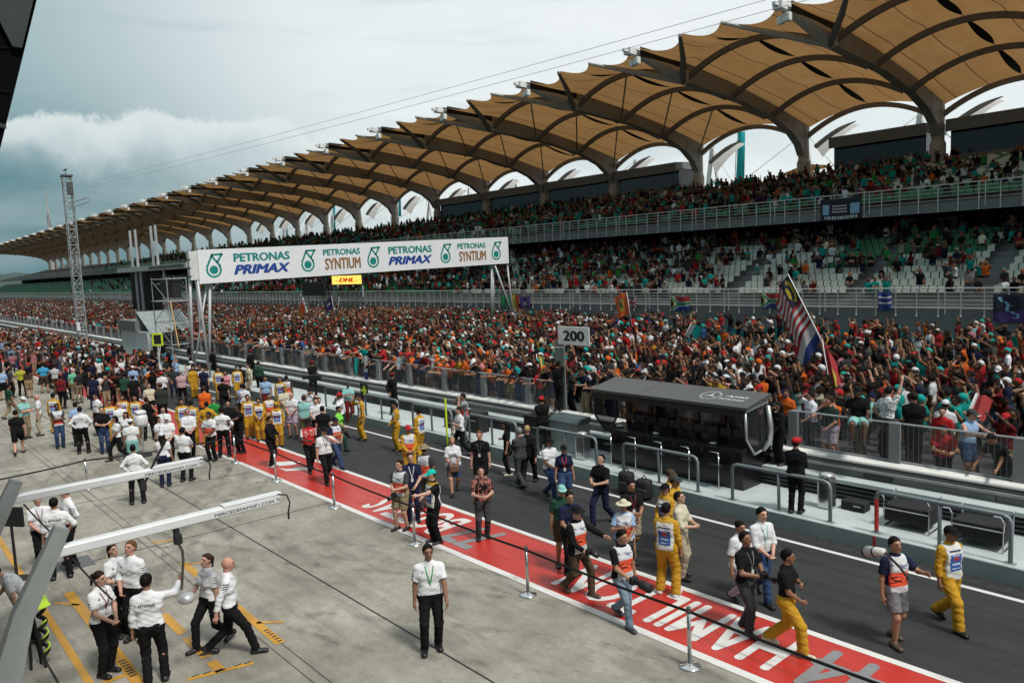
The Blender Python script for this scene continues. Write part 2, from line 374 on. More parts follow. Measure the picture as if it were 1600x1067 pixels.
# far wooded ridge beyond the first corner
hm = NT('ridge_woods'); hp = hm.geo(); hf = hm.noise(hp, 0.03, 6, 0.7)
hm.col(hm.mix(hm.rng(hf, 0.35, 0.65), (0.020, 0.042, 0.040), (0.055, 0.085, 0.072))); hm.rough(1.0)
def ridge(u, v):
    a = R_(165+u*45); d = 1500+v*260
    h = (26+13*math.sin(u*9+1)+6*math.sin(u*31)+3*math.sin(u*77+2)+1.6*math.sin(u*190))*math.sin(math.pi*min(1, v*1.0)*0.5)
    return (d*math.cos(a), -d*math.sin(a)*-1, h-0.05 if v > 0 else -0.1)
struct('wooded_ridge', MB().grid(lambda u, v: ridge(u, v), 160, 6), hm.m)
# ================================================================== GRANDSTAND
GY0, GY1 = 45.0, 51.0             # fronts of the lower and the upper deck
BAY, NB = 12.0, 31
def colx(k): return -25.7 - BAY*k
XR, XL = 4.0, colx(30)-5
stand = thing('grandstand', 'long two-tier grandstand under a scalloped tan canopy across the track', 'grandstand', (-30, GY0, 0))
SO = Vector((-30, GY0, 0))
def spart(mb, name, mat, parent=None, **k):
    mb.v = [(x+30, y-GY0, z) for x, y, z in mb.v]
    return mb.build(name, mat, parent or stand, **k)
concrete = plain('stand_concrete', (0.20, 0.20, 0.195), 0.8, var=0.2, nscale=0.8, bump=0.1)
dconc = plain('stand_dark_concrete', (0.105, 0.105, 0.103), 0.85, var=0.2, nscale=0.6)
wallm = plain('stand_wall_paint', (0.135, 0.145, 0.145), 0.75, var=0.12, nscale=0.5)
railm = plain('rail_white_steel', (0.50, 0.50, 0.47), 0.45, 0.1)
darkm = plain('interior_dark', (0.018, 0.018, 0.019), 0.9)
# lower deck: ten stepped rows behind a wall
ROW_L, RISE_L, Z_L = 0.82, 0.36, 3.0
mb = MB()
poly = [(GY0+0.2, 0.0), (GY0+0.2, Z_L)]
y, z = GY0+1.0, Z_L
poly.append((y, z))
for i in range(10):
    z += RISE_L; poly += [(y, z), (y+ROW_L, z)]; y += ROW_L
LTOPY, LTOPZ = y, z
poly += [(62, z), (62, 0)]
mb.prism(poly, 'x', XL, XR); spart(mb, 'lower_terrace', concrete)
spart(MB().box(XL, XR, GY0, GY0+0.2, 0, Z_L), 'front_wall', wallm)
bm_ = MB().box(XL, XR, GY0-0.06, GY0-0.003, TRACK_Z, TRACK_Z+0.72)
spart(bm_, 'advert_board', plain('teal_board', (0.0, 0.20, 0.17), 0.5, var=0.1))
vs, fs = text_mesh('PETRONAS', 0.62, 0, 0.01)
tw = MB()
for x in (-16.3, -23.5, -31, -38.5, -46, -53, -9.5): tw.add([(x+a, GY0-0.066-c, TRACK_Z+0.36+b) for a, b, c in vs], fs)
spart(tw, 'board_lettering', plain('board_white', (0.6, 0.62, 0.6), 0.5))
def railing(y, z, x0, x1, step, name, nbar=5, h=1.1, off=0.0):
    t = MB()
    t.tube([(x0, y, z+h), (x1, y, z+h)], 0.035, 6)
    for j in range(1, nbar): t.tube([(x0, y, z+h-j*h/nbar), (x1, y, z+h-j*h/nbar)], 0.018, 4)
    x = x1
    while x > x0:
        t.box(x-0.022, x+0.022, y-0.03, y+0.03, z-0.42, z+h); t.lathe((x, y-0.03, z-0.42), [(0.05, -0.05), (0.06, 0), (0.05, 0.05)], 6); x -= step
        if int((x1-x)/step) % 6 == 0: t.box(x+0.32, x+0.36, y-0.03, y+0.03, z-0.3, z+h)
    return spart(t, name, railm)
railing(GY0-0.05, Z_L, -190, XR, 1.12, 'lower_railing')
railing(GY0-0.05, Z_L, XL, -190, 2.24, 'lower_railing', 3)
# concourse behind the lower deck, dark, with daylight painted on as pale panels
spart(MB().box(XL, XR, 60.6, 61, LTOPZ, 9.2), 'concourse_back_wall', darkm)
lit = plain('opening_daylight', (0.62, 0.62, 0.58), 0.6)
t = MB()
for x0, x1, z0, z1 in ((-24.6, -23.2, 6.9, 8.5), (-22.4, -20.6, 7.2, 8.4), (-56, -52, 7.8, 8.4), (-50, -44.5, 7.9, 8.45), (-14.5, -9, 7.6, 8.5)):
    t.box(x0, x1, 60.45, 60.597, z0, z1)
spart(t, 'daylight_panel', lit)
t = MB()
for k in range(0, 26): t.box(colx(k)-0.45, colx(k)+0.45, 56.6, 57.5, LTOPZ, 8.4)
spart(t, 'concourse_pier', dconc)
spart(MB().box(-37.5, -29.5, 54.6, 54.7, LTOPZ, LTOPZ+0.95), 'concourse_barrier', plain('barrier_yellow', (0.36, 0.24, 0.05), 0.6))
t = MB()
for i in range(9): t.box(-34.9+0.27*i, -34.72+0.27*i, 54.590, 54.598, LTOPZ+0.50, LTOPZ+0.68)
for i in range(8): t.box(-34.9+0.32*i, -34.66+0.32*i, 54.590, 54.598, LTOPZ+0.20, LTOPZ+0.44)
spart(t, 'barrier_marks', plain('letter_dark', (0.03, 0.03, 0.03), 0.6))
# upper deck
Z_U = 8.9; ROW_U, RISE_U, NR_U = 0.85, 0.175, 22
fz0 = 8.42
spart(MB().box(XL, XR, GY1, GY1+0.25, fz0, Z_U), 'upper_fascia', wallm)
poly = [(GY1+0.25, fz0), (GY1+0.25, Z_U-0.03), (GY1+1.1, Z_U-0.03)]
y, z = GY1+1.1, Z_U-0.03
for i in range(NR_U):
    z += RISE_U; poly += [(y, z), (y+ROW_U, z)]; y += ROW_U
UTOPY, UTOPZ = y, z
poly += [(74, z), (74, z-1.0), (60.5, 9.2)]
spart(MB().prism(poly, 'x', XL, XR), 'upper_terrace', concrete)
railing(GY1-0.05, Z_U, -190, XR, 1.12, 'upper_railing', 5, 1.15)
railing(GY1-0.05, Z_U, XL, -190, 2.24, 'upper_railing', 3, 1.15)
spart(MB().box(-12.5, -8.2, 58.0, 58.12, 8.0, 8.1).box(-34, -33, 57, 57.1, 8.1, 8.2), 'strip_light', plain('lamp_housing', (0.8, 0.8, 0.78), 0.4))
# seats
def seat_geo(x, y, z, mbx, s=1.0):
    w_ = 0.20
    mbx.add([(x-w_, y-0.02, z+0.40), (x+w_, y-0.02, z+0.40), (x+w_, y-0.40, z+0.42), (x-w_, y-0.40, z+0.42),
             (x-w_, y-0.02, z+0.44), (x+w_, y-0.02, z+0.44), (x+w_, y-0.40, z+0.46), (x-w_, y-0.40, z+0.46),
             (x-w_, y+0.06, z+0.74), (x+w_, y+0.06, z+0.74), (x+w_*.8, y+0.07, z+0.80), (x-w_*.8, y+0.07, z+0.80),
             (x-w_, y+0.02, z+0.74), (x+w_, y+0.02, z+0.74), (x+w_*.8, y+0.03, z+0.80), (x-w_*.8, y+0.03, z+0.80)],
            [(3, 2, 1, 0), (4, 5, 6, 7), (2, 3, 7, 6), (0, 3, 7, 4), (1, 5, 6, 2), (4, 12, 13, 5), (12, 15, 14, 13), (0, 1, 9, 8), (8, 9, 10, 11), (14, 15, 11, 10), (0, 8, 12, 4), (1, 5, 13, 9), (8, 11, 15, 12), (9, 13, 14, 10)])
    # the slot in the backrest
    mbx.cur = 1
    mbx.quad((x-0.10, y+0.0215, z+0.62), (x+0.10, y+0.0215, z+0.62), (x+0.10, y+0.023, z+0.67), (x-0.10, y+0.023, z+0.67)); mbx.cur = 0
slot = plain('seat_slot', (0.02, 0.03, 0.025), 0.8)
seatw = plain('seat_cream_plastic', (0.52, 0.53, 0.46), 0.45, var=0.1)
seatg = plain('seat_green_plastic', (0.030, 0.155, 0.060), 0.45, var=0.15)
def seat_col(x, r, up):
    if up: return seatg if r < 3 or x < -95 or RND.random() < 0.35 else seatw
    if x < -120: return seatg
    if -24.8 < x < -20.5 and r > 3: return seatg
    if -20.5 < x < -16 and r > 5: return seatg
    if r == 9 or (x < -62): return seatg
    return seatw
indiv = []; rest = {seatw: MB(), seatg: MB()}
for r in range(10):
    y = GY0+1.0+ROW_L*(r+0.55)+0.1; z = Z_L+RISE_L*(r+1)
    x = -10.0
    while x > -235:
        x -= 0.47 if x > -130 else 0.52
        if (x % 15.4) < 1.2 or (-21.9 < x < -20.9): continue    # aisles
        c = seat_col(x, r, False)
        indiv.append((abs(x+14)+r*0.6 if x < -14.2 else 99+r, x, y, z, c))
indiv.sort(key=lambda t: t[0])
for i, (d, x, y, z, c) in enumerate(indiv):
    if i < 100:
        mb = MB(); seat_geo(x, y, z, mb); o = spart(mb, 'seat', [c, slot])
    else: seat_geo(x, y, z, rest[c])
for r in range(NR_U):
    y = GY1+1.1+ROW_U*(r+0.55); z = Z_U-0.03+RISE_U*(r+1); x = -10.0
    while x > -235:
        x -= 0.48 if x > -110 else 0.55
        if (x % 14.0) < 1.1: continue
        seat_geo(x, y, z, rest[seat_col(x, r, True)])
for c, nm in ((seatw, 'cream_seating'), (seatg, 'green_seating')): tag(spart(rest[c], nm, [c, slot]), kind='stuff')
# far empty end of the lower deck: broad green seat banks seen as bands
t = MB()
for r in range(10):
    y = GY0+1.4+ROW_L*r; z = Z_L+RISE_L*(r+1)
    for x in np.arange(XL+2, -236, 9.0): t.box(x, x+8.0, y, y+0.35, z+0.3, z+0.62)
tag(spart(t, 'far_seating', seatg), kind='stuff')
# hospitality boxes on the back of the upper deck
glass_dark = plain('box_dark_glass', (0.006, 0.006, 0.008), 0.15, var=0.05)
boxwall = plain('box_wall', (0.17, 0.175, 0.175), 0.7)
for x0, x1 in ((colx(-1)+0.8, XR), (colx(0)+0.9, colx(-1)-0.8), (-34.8, colx(0)-0.9), (colx(3)+0.7, colx(2)-2.6), (colx(4)+0.7, colx(3)-0.7), (colx(5)+0.7, colx(4)-0.7), (colx(6)+0.7, colx(5)-0.7)):
    b = spart(MB().box(x0, x1, 70.9, 75, UTOPZ-0.8, 13.85), 'hospitality_box', boxwall)
    spart(MB().box(x0+0.06, x1-0.06, 71.1, 75, 13.852, 16.1), 'window_band', glass_dark, b)
    spart(MB().prism([(70.35, 15.75), (70.35, 16.75), (75.3, 17.05), (75.3, 16.105), (71.0, 16.105)], 'x', x0-0.1, x1+0.1), 'box_roof', boxwall, b)
# ------------------------------------------------------------------ canopy
YN, YT, YC = 52.2, 45.8, 71.0
def ztop(Y):                       # line of the membrane along an arm
    return float(np.interp(Y, [44, 45.8, 52.2, 58.5, 64.8, 71.0, 72.5], [21.55, 21.6, 21.35, 20.6, 19.55, 18.15, 17.8]))
RIBY = [52.2, 58.5, 64.8, 71.0]
def rise(Y): return float(np.interp(Y, [52.2, 71.0], [0.85, 1.15]))
armm = plain('arm_painted_steel', (0.24, 0.235, 0.225), 0.6, var=0.18, nscale=0.5)
tipm = plain('tip_light_steel', (0.40, 0.40, 0.375), 0.5, var=0.15)
ribm = plain('rib_steel', (0.14, 0.135, 0.13), 0.6)
capm = plain('tip_white_cap', (0.72, 0.72, 0.70), 0.5)
colm = plain('column_paint', (0.40, 0.385, 0.34), 0.65, var=0.12)
q = NT('canopy_membrane'); p = q.geo(); px_ = q.xyz(p)
u = q.math('FRACT', q.math('MULTIPLY', q.math('ADD', px_[0], 1000*BAY+25.7-0.0), 5.0/BAY))
seam = q.math('LESS_THAN', q.math('ABSOLUTE', q.math('SUBTRACT', u, 0.5)), 0.018)
st = q.noise(q.scale(p, (1.2, 0.15, 0.15)), 1.0, 5, 0.7); st2 = q.noise(p, 0.35, 5)
base = q.mix(q.rng(st, 0.3, 0.7), (0.225, 0.118, 0.043), (0.27, 0.152, 0.060))
base = q.mix(q.rng(st2, 0.5, 0.75, 0, 0.35), base, (0.18, 0.09, 0.034))
base = q.mix(seam, base, (0.09, 0.045, 0.02))
d = q.n('ShaderNodeBsdfDiffuse'); q.inp(d, 0, base); tr_ = q.n('ShaderNodeBsdfTranslucent'); q.inp(tr_, 0, base)
mx = q.n('ShaderNodeMixShader'); mx.inputs[0].default_value = 0.62; q.l(d.outputs[0], mx.inputs[1]); q.l(tr_.outputs[0], mx.inputs[2])
q.l(mx.outputs[0], q.o.inputs[0]); memb = q.m
q = NT('rear_membrane'); d = q.n('ShaderNodeBsdfDiffuse'); d.inputs[0].default_value = (.7, .68, .64, 1); tr_ = q.n('ShaderNodeBsdfTranslucent'); tr_.inputs[0].default_value = (.7, .66, .62, 1)
mx = q.n('ShaderNodeMixShader'); mx.inputs[0].default_value = 0.6; q.l(d.outputs[0], mx.inputs[1]); q.l(tr_.outputs[0], mx.inputs[2]); q.l(mx.outputs[0], q.o.inputs[0]); rearm = q.m
ventm = plain('vent_dark_gap', (0.012, 0.013, 0.013), 0.9)
def scal(u):                       # scallops of the free edge between tip and cusps
    for a, b in ((0, .36), (.36, .64), (.64, 1.0001)):
        if a <= u < b: t = (u-a)/(b-a); return 4*t*(1-t)*(b-a)/.36
    return 0.0
def mem_pt(k, u, v):               # bay between arm k+1 (u=0) and arm k (u=1)
    x0, x1 = colx(k+1)+0.30, colx(k)-0.30; x = x0+(x1-x0)*u; arch = (1-(2*u-1)**2)
    if v <= 0.72:
        Y = 71.6 + (YN-71.6)*(v/0.72); t = (Y-YN)/(71-YN)*3
        sag = 0.32*math.sin(math.pi*(t % 1.0))*arch if 0 < t < 3 else 0
        return (x, Y, ztop(Y) + 0.2 + rise(Y)*arch - sag)
    t = (v-0.72)/0.28; s_ = scal(u)
    Ye = YT + 1.35*s_; Y = YN + (Ye-YN)*t
    za = ztop(YN)+0.2+rise(YN)*arch; ze = 21.85 - 0.42*s_
    return (x, Y, za + (ze-za)*t - 0.25*math.sin(math.pi*t)*(0.3+arch))
for k in range(-3, 30):
    nu, nv = (30, 30) if k < 9 else (14, 14)
    t = MB().grid(lambda u, v: mem_pt(k, u, v), nu, nv)
    mem = spart(t, 'canopy_panel', memb, smooth=True)
    if k < 16:
        for j, Y in enumerate(RIBY):
            pts = [(colx(k+1)+0.35+(BAY-0.7)*i/20, Y, ztop(Y)-0.9+(rise(Y)+0.72)*(1-(2*i/20-1)**2)) for i in range(21)]
            spart(MB().tube(pts, 1.0, flat=(0.27, 0.42)), 'canopy_rib', ribm if j < 3 else armm, mem)
            if j < 3 and k < 10:
                Y1 = RIBY[j+1]; xm = (colx(k)+colx(k+1))/2
                ap = (xm, Y+0.1, ztop(Y)+rise(Y)-0.35)
                if k >= 1: spart(MB().tube([ap, (colx(k+1)+0.3, Y1-0.3, ztop(Y1)-0.7)], 0.07, 6), 'tie_rod', ribm, mem)
                # long leaf-shaped vent along the crown
                up, dn = [], []
                for i in range(13):
                    s_ = i/12; v = 0.72*(71.6-(Y+0.25+(Y1-Y-0.5)*s_))/(71.6-YN)
                    wd = 0.05*math.sin(math.pi*s_)**0.8
                    a = mem_pt(k, 0.50-wd*0.15, v); b = mem_pt(k, 0.50+wd, v)
                    up.append((a[0], a[1], a[2]-0.10)); dn.append((b[0], b[1], b[2]-0.10))
                vv = MB(); vv.add(up+dn, [(i, i+1, 14+i, 13+i) for i in range(12)])
                spart(vv, 'crown_vent', ventm, mem)
                if j == 0:
                    up, dn = [], []
                    for i in range(11):
                        s_ = i/10; v = 0.72+0.28*(0.06+0.82*s_); wd = 0.05*math.sin(math.pi*s_)**0.8
                        a = mem_pt(k, 0.5-wd*0.15, v); b = mem_pt(k, 0.5+wd, v)
                        up.append((a[0], a[1], a[2]-0.10)); dn.append((b[0], b[1], b[2]-0.10))
                    vv = MB(); vv.add(up+dn, [(i, i+1, 12+i, 11+i) for i in range(10)])
                    spart(vv, 'crown_vent', ventm, mem)
    # rear edge: second arch and pale rear panel
    if k < 12:
        pts = [(colx(k+1)+0.35+(BAY-0.7)*i/20, 72.6, ztop(71)-1.75+(rise(71)+0.83)*1.0*(1-(2*i/20-1)**2)) for i in range(8)]
        spart(MB().tube(pts, [1.0]*5+[.8, .5, .2], flat=(0.3, 0.36)), 'rear_arch', armm, mem)
        g = MB().grid(lambda u, v: (colx(k+1)+0.45+BAY*0.30*u, 72.7+1.2*v, ztop(71)-1.85+(rise(71)+0.83)*(1-(2*0.32*u-1)**2)-v*0.8*(1-u)**1.5), 12, 4)
        spart(g, 'rear_panel', rearm, mem, smooth=True)
far_rib = MB()
for k in range(16, 30):
    for Y in RIBY:
        pts = [(colx(k+1)+0.35+(BAY-0.7)*i/8, Y, ztop(Y)-1.05+(rise(Y)+0.83)*(1-(2*i/8-1)**2)) for i in range(9)]
        far_rib.tube(pts, 1.0, flat=(0.34, 0.52))
tag(spart(far_rib, 'far_ribs', ribm), kind='stuff')
for k in range(-3, 31):
    x = colx(k)
    poly = [(70.45, 15.5), (69.7, 15.9), (68.2, 17.05), (65.5, 18.0), (60, 19.0), (52.05, 19.75), (52.05, 21.25), (58.5, 20.5), (64.8, 19.45), (71.45, 18.05), (71.45, 15.5)]
    # faces of the girder: concave outline, so build it as a strip
    a_ = MB(); low = [(70.45, 15.5), (69.8, 16.5), (68.3, 17.5), (65.5, 18.45), (60, 19.45), (52.05, 20.1)]
    hig = [(71.4, 18.15), (70.6, 18.45), (68.6, 18.95), (65.5, 19.58), (60, 20.52), (52.05, 21.5)]
    for i in range(len(low)-1):
        for sx in (-0.36, 0.36):
            qd = [(x+sx, *low[i]), (x+sx, *low[i+1]), (x+sx, *hig[i+1]), (x+sx, *hig[i])]
            a_.quad(*(qd if sx < 0 else qd[::-1]))
        a_.quad((x-.36, *low[i]), (x+.36, *low[i]), (x+.36, *low[i+1]), (x-.36, *low[i+1]))
        a_.quad((x-.36, *hig[i]), (x-.36, *hig[i+1]), (x+.36, *hig[i+1]), (x+.36, *hig[i]))
    for i in range(1, len(low)-1):                                   # stiffener plates
        if k < 10: a_.box(x-0.385, x+0.385, hig[i][0]-0.05, hig[i][0]+0.05, low[i][1]+0.25 if False else low[i][1], hig[i][1])
    arm = spart(a_, 'canopy_arm', armm)
    ys_ = [71.55, 68.6, 64.8, 60, 56, 52.05, 49, 46.4]; g_ = MB()
    for y0_, y1_ in zip(ys_, ys_[1:]):
        for sx in (-.31, .31): g_.quad((x+sx, y0_, ztop(y0_)-.25), (x+sx, y1_, ztop(y1_)-.25), (x+sx, y1_, ztop(y1_)+.42), (x+sx, y0_, ztop(y0_)+.42))
    spart(g_, 'arm_gutter', ventm, arm)  # added dark strips: shade of the arm-to-membrane gap put into colour
    nb_ = (x, 52.0, 20.2); n_ = 8 if k < 10 else 5
    spart(MB().tube([(x, 52.3, 20.5), (x, 49.0, 21.05), (x, YT-0.1, 21.62)], [0.60, 0.40, 0.2], n_), 'arm_tip', tipm, arm)
    for sg in (-1, 1):
        f_ = 0.36*BAY if k < 30 else 0.3
        spart(MB().tube([nb_, (x+sg*f_*0.52, 49.0, 21.0), (x+sg*f_, YT+0.0, 21.72)], [0.26, 0.22, 0.13], n_), 'edge_strut', tipm if sg < 0 else ribm, arm)
    spart(MB().box(x-0.32, x+0.32, YT-0.55, YT+0.15, 21.35, 21.8).box(x-0.12, x+0.12, YT-0.95, YT-0.55, 21.5, 21.7), 'tip_cap', capm, arm)
    if -1 <= k < 14: spart(MB().cbox((x+0.2, YT+0.3, 20.95), 0.5, 0.4, 0.55, 0.1).cbox((x-0.35, YT+0.5, 20.9), 0.4, 0.4, 0.5, 0.1), 'floodlight', capm, arm)
    c_ = MB().lathe((x, 71.0, 8.0), [(0.62, 0), (0.62, 6.9), (0.50, 7.2), (0.50, 10.0)], 16 if k < 10 else 8)
    spart(c_, 'column', colm, arm)
# white A-frame masts with stays behind the stand
mastm = plain('mast_white', (0.70, 0.70, 0.69), 0.5)
for k in range(-1, 13):
    xm = (colx(k)+colx(k+1))/2+0.4
    spart(MB().tube([(xm-1.7, 82, 9), (xm, 82, 19.6)], 0.28, 8).tube([(xm+1.7, 82, 9), (xm, 82, 19.6)], 0.22, 8), 'rear_mast', mastm)
    spart(MB().tube([(xm, 82, 19.5), (xm+7.5, 75.5, 13.4)], 0.07, 6).tube([(xm, 82, 19.5), (xm-5.5, 75.5, 13.4)], 0.07, 6), 'mast_stay', mastm)
# small brown sunshade behind the gap in the boxes
spart(MB().add([(-46, 79, 14.6), (-38.5, 79, 15.1), (-42.5, 83, 15.3), (-42.6, 81, 15.9)], [(0, 1, 3), (1, 2, 3), (2, 0, 3)]), 'rear_sunshade', memb)
# service level under the roof left of the boxes
ban = plain('teal_banner', (0.01, 0.50, 0.52), 0.6)
for i, (px_b, py_b) in enumerate(((1148, 291), (622, 343), (521, 369), (447, 374), (386, 384), (259, 404))):
    Yb = 75.5; x = float(aty(px_b, py_b, Yb)[0])
    b = thing('feather_banner', ['tall teal feather banner on white mast behind the gap in the boxes', 'teal feather banner leaning behind the sixth bay past the boxes', 'teal feather banner above the gantry sign middle', 'teal feather banner above the gantry sign left half', 'small teal feather banner above left end of gantry sign', 'smallest teal feather banner left of the gantry sign'][i], 'banner', tuple(aty(px_b, py_b, Yb)), group='teal banners behind the stand')
    MB().tube([(0, 0, 0), (0.3, 0, 4.6), (0.75, 0, 5.6)], 0.05, 6).build('pole', mastm, b)
    hgt = 5.2
    MB().grid(lambda u, v: (0.12+0.06*v+u*(1.15-0.25*v*v)+0.25*v, 0.12*math.sin(u*4+v*3), 0.5+hgt*v*(1-0.06*u*0)-0.0), 8, 12).build('banner_cloth', ban, b, smooth=True)
# ================================================================== PIT WALL
PZ = 0.35
pale = plain('platform_paint', (0.43, 0.475, 0.465), 0.7, var=0.12, nscale=1.2)
facep = plain('platform_face_paint', (0.24, 0.285, 0.285), 0.75, var=0.15, nscale=0.9)
greyw = plain('pit_wall_grey', (0.165, 0.170, 0.160), 0.7, var=0.25, nscale=0.9)
capw = plain('wall_cap_white', (0.60, 0.60, 0.57), 0.55, var=0.15, nscale=1.5)
galv = plain('galvanised_steel', (0.36, 0.37, 0.37), 0.5, 0.35, var=0.12)
postm = plain('fence_post_grey', (0.23, 0.24, 0.245), 0.55, 0.1, var=0.08)
WX0, WX1 = -260, 6
wall = thing('pit_wall', 'long pale concrete pit wall with raised platform and white cap beside the pit lane', 'pit wall', (0, 16, 0))
def wpart(mb, name, mat, parent=None, **k):
    mb.v = [(x, y-16, z) for x, y, z in mb.v]; return mb.build(name, mat, parent or wall, **k)
wpart(MB().box(WX0, WX1, 16.04, 18.75, -0.05, PZ), 'platform', pale)
wpart(MB().box(WX0, WX1, 16.0, 16.037, -0.05, PZ-0.004), 'platform_face', facep)
t = MB()
for z in (0.42, 0.52, 0.62): t.box(WX0, WX1, 17.93-0.05*(z-0.42), 17.99, z, z+0.055)
wpart(t, 'cable_tray', plain('tray_dark_steel', (0.045, 0.05, 0.05), 0.6))
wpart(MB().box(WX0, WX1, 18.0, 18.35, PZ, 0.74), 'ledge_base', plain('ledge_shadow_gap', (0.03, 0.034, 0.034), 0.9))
wpart(MB().box(WX0, WX1, 17.90, 18.36, 0.745, 0.84), 'ledge', pale)
wpart(MB().box(WX0, WX1, 18.36, 18.74, 0.3, 1.14), 'wall_body', greyw)
t = MB(); ang = [(18.53+0.20*math.cos(a), 1.225+0.085*math.sin(a)) for a in np.linspace(0, 2*math.pi, 13)[:-1]]
t.prism(ang, 'x', WX0, WX1); wpart(t, 'wall_cap', capw, smooth=True)
wpart(MB().box(WX0, WX1, 18.28, 18.357, 1.02, 1.08), 'wall_rail', galv)
t = MB()
for x in (-7.9, -26.2, -44, -62): t.box(x-0.32, x+0.32, 18.30, 18.356, 0.88, 1.01)
wpart(t, 'socket_box', plain('socket_black', (0.03, 0.03, 0.03), 0.5))
t = MB()
for x in np.arange(-60, 4, 2.6): t.box(x, x+0.012, 18.352, 18.358, 0.845, 1.02)
wpart(t, 'wall_joint', jm)
wpart(MB().box(-6.99, -6.93, 15.995, 15.999, 0.02, PZ-0.01), 'red_tape', plain('tape_red', (0.55, 0.03, 0.025), 0.5))
# ------------------------------------------------------------------ debris fence
fence = thing('mesh_fence', 'waist-high wire mesh fence with grey posts on top of the pit wall', 'fence', (0, 18.6, 1.25))
q = NT('wire_mesh'); p = q.coord('Object'); px_ = q.xyz(p)
def strands(s_, f, wd): return q.math('LESS_THAN', q.math('FRACT', q.math('MULTIPLY', s_, f)), wd)
g = q.math('MAXIMUM', strands(px_[2], 1/0.045, 0.2), strands(px_[0], 1/0.12, 0.1))
tb = q.n('ShaderNodeBsdfTransparent'); mx = q.n('ShaderNodeMixShader'); q.l(g, mx.inputs[0]); q.l(tb.outputs[0], mx.inputs[1])
q.b.inputs['Base Color'].default_value = (0.20, 0.205, 0.20, 1); q.b.inputs['Metallic'].default_value = 0.3; q.b.inputs['Roughness'].default_value = 0.5
q.l(q.b.outputs[0], mx.inputs[2]); q.l(mx.outputs[0], q.o.inputs[0]); meshm = q.m
FX = [-5.0-2.58*i for i in range(75)]
FX = [x for x in FX if not (-18.6 < x < -10.6)]
FTOP = 2.24
def fpart(mb, name, mat): mb.v = [(x, y-18.6, z-1.25) for x, y, z in mb.v]; return mb.build(name, mat, fence)
segs = [(-10.16, 3.0), (-80.0, -18.9)]
for i, x in enumerate([2.74, 0.16, -2.42]+FX):
    fpart(MB().box(x-0.085, x+0.085, 18.52, 18.66, 1.22, FTOP+0.03).box(x-0.13, x+0.13, 18.48, 18.5195, 1.22, FTOP+0.02) if i < 40 else MB().box(x-0.085, x+0.085, 18.52, 18.66, 1.22, FTOP+0.03), 'post', postm)
for x0, x1 in ((-10.16, 5.0), (-198, -18.7)):
    x = x1
    while x > x0+0.1:
        xa = max(x0, x-2.58)
        if x > -100 or x1 > 0:
            fpart(MB().quad((xa, 18.60, 1.31), (x, 18.60, 1.31), (x, 18.60, FTOP), (xa, 18.60, FTOP)), 'mesh_panel', meshm)
        x -= 2.58
    fpart(MB().tube([(x0, 18.6, FTOP+0.012), (x1, 18.6, FTOP+0.012)], 0.024, 6).tube([(x0, 18.6, 1.33), (x1, 18.6, 1.33)], 0.03, 6), 'fence_rail', galv)
fpart(MB().quad((-198, 18.60, 1.31), (-100, 18.60, 1.31), (-100, 18.60, FTOP), (-198, 18.60, FTOP)), 'mesh_panel', meshm)
# ------------------------------------------------------------------ hoop rails along the platform edge
hoopm = plain('hoop_rail_grey', (0.185, 0.215, 0.225), 0.5, 0.2, var=0.1)
hl = ['hoop rail with red tape on its first post near the folding seats', 'hoop rail in front of the red-bereted guard right of the black stand',
      'hoop rail in front of the black pit stand', 'hoop rail left of the black pit stand beside chrome bin', 'hoop rail with fluorescent pole behind blonde woman',
      'hoop rail behind the two yellow marshals', 'hoop rail under the yellow arrow board', 'hoop rail beside the guard above the white shirts', ]
for i in range(8):
    xl = -7.0-3.52*i; x0, x1 = xl, xl+2.5
    r = thing('hoop_rail', hl[i], 'railing', (x0, 16.2, PZ), group='hoop rails along the pit wall platform')
    H_ = 0.92; a = 0.14
    pts = [(0, 0, 0), (0, 0, H_-a), (a*.3, 0, H_-a*.3), (a, 0, H_), (2.5-a, 0, H_), (2.5-a*.3, 0, H_-a*.3), (2.5, 0, H_-a), (2.5, 0, 0)]
    MB().tube(pts, 0.042, 10).build('hoop', hoopm, r, smooth=True)
    MB().tube([(1.25, 0, 0), (1.25, 0, H_-0.03)], 0.038, 10).build('post', hoopm, r, smooth=True)
    for x in (0, 1.25, 2.5): MB().cbox((x, 0, 0.008), 0.2, 0.14, 0.014, 0.004).build('foot_plate', galv, r)
    if i == 0: MB().tube([(0, 0, 0.08), (0, 0, 0.76)], 0.0445, 10).build('tape', plain('tape_red', (0.55, 0.03, 0.025), 0.5), r)
# folding padded seats
chrome = plain('chrome', (0.62, 0.63, 0.63), 0.18, 0.95, var=0.04)
pad = plain('black_padding', (0.010, 0.010, 0.011), 0.75)
for i, (x, y) in enumerate(((-6.62, 17.05), (-5.22, 16.95))):
    b = thing('equipment_crate', ['black crate in chrome handle frame near the taped hoop rail', 'black crate in chrome handle frame behind the walking marshal, right edge'][i], 'crate', (x, y, PZ), 0.03, group='black crates on the pit wall platform')
    MB().cbox((0, 0, 0.32), 0.92, 0.62, 0.36, 0.03).build('case', pad, b)
    MB().tube([(-0.46, -0.33, 0.02), (-0.46, -0.33, 0.42), (0.46, -0.33, 0.42), (0.46, -0.33, 0.02)], 0.016, 6).build('front_frame', galv, b)
    for s in (-0.46, 0.46):
        MB().tube([(s, -0.33, 0.02), (s, 0.33, 0.02), (s, 0.33, 0.62), (s+0.05, 0.22, 0.72), (s+0.05, 0.12, 0.69)], 0.018, 6).build('side_frame', chrome, b)
        MB().tube([(s, -0.33, 0.42), (s, -0.3, 0.62), (s-0.08, -0.2, 0.68), (s-0.2, -0.2, 0.68)], 0.018, 6).build('handle', chrome, b)
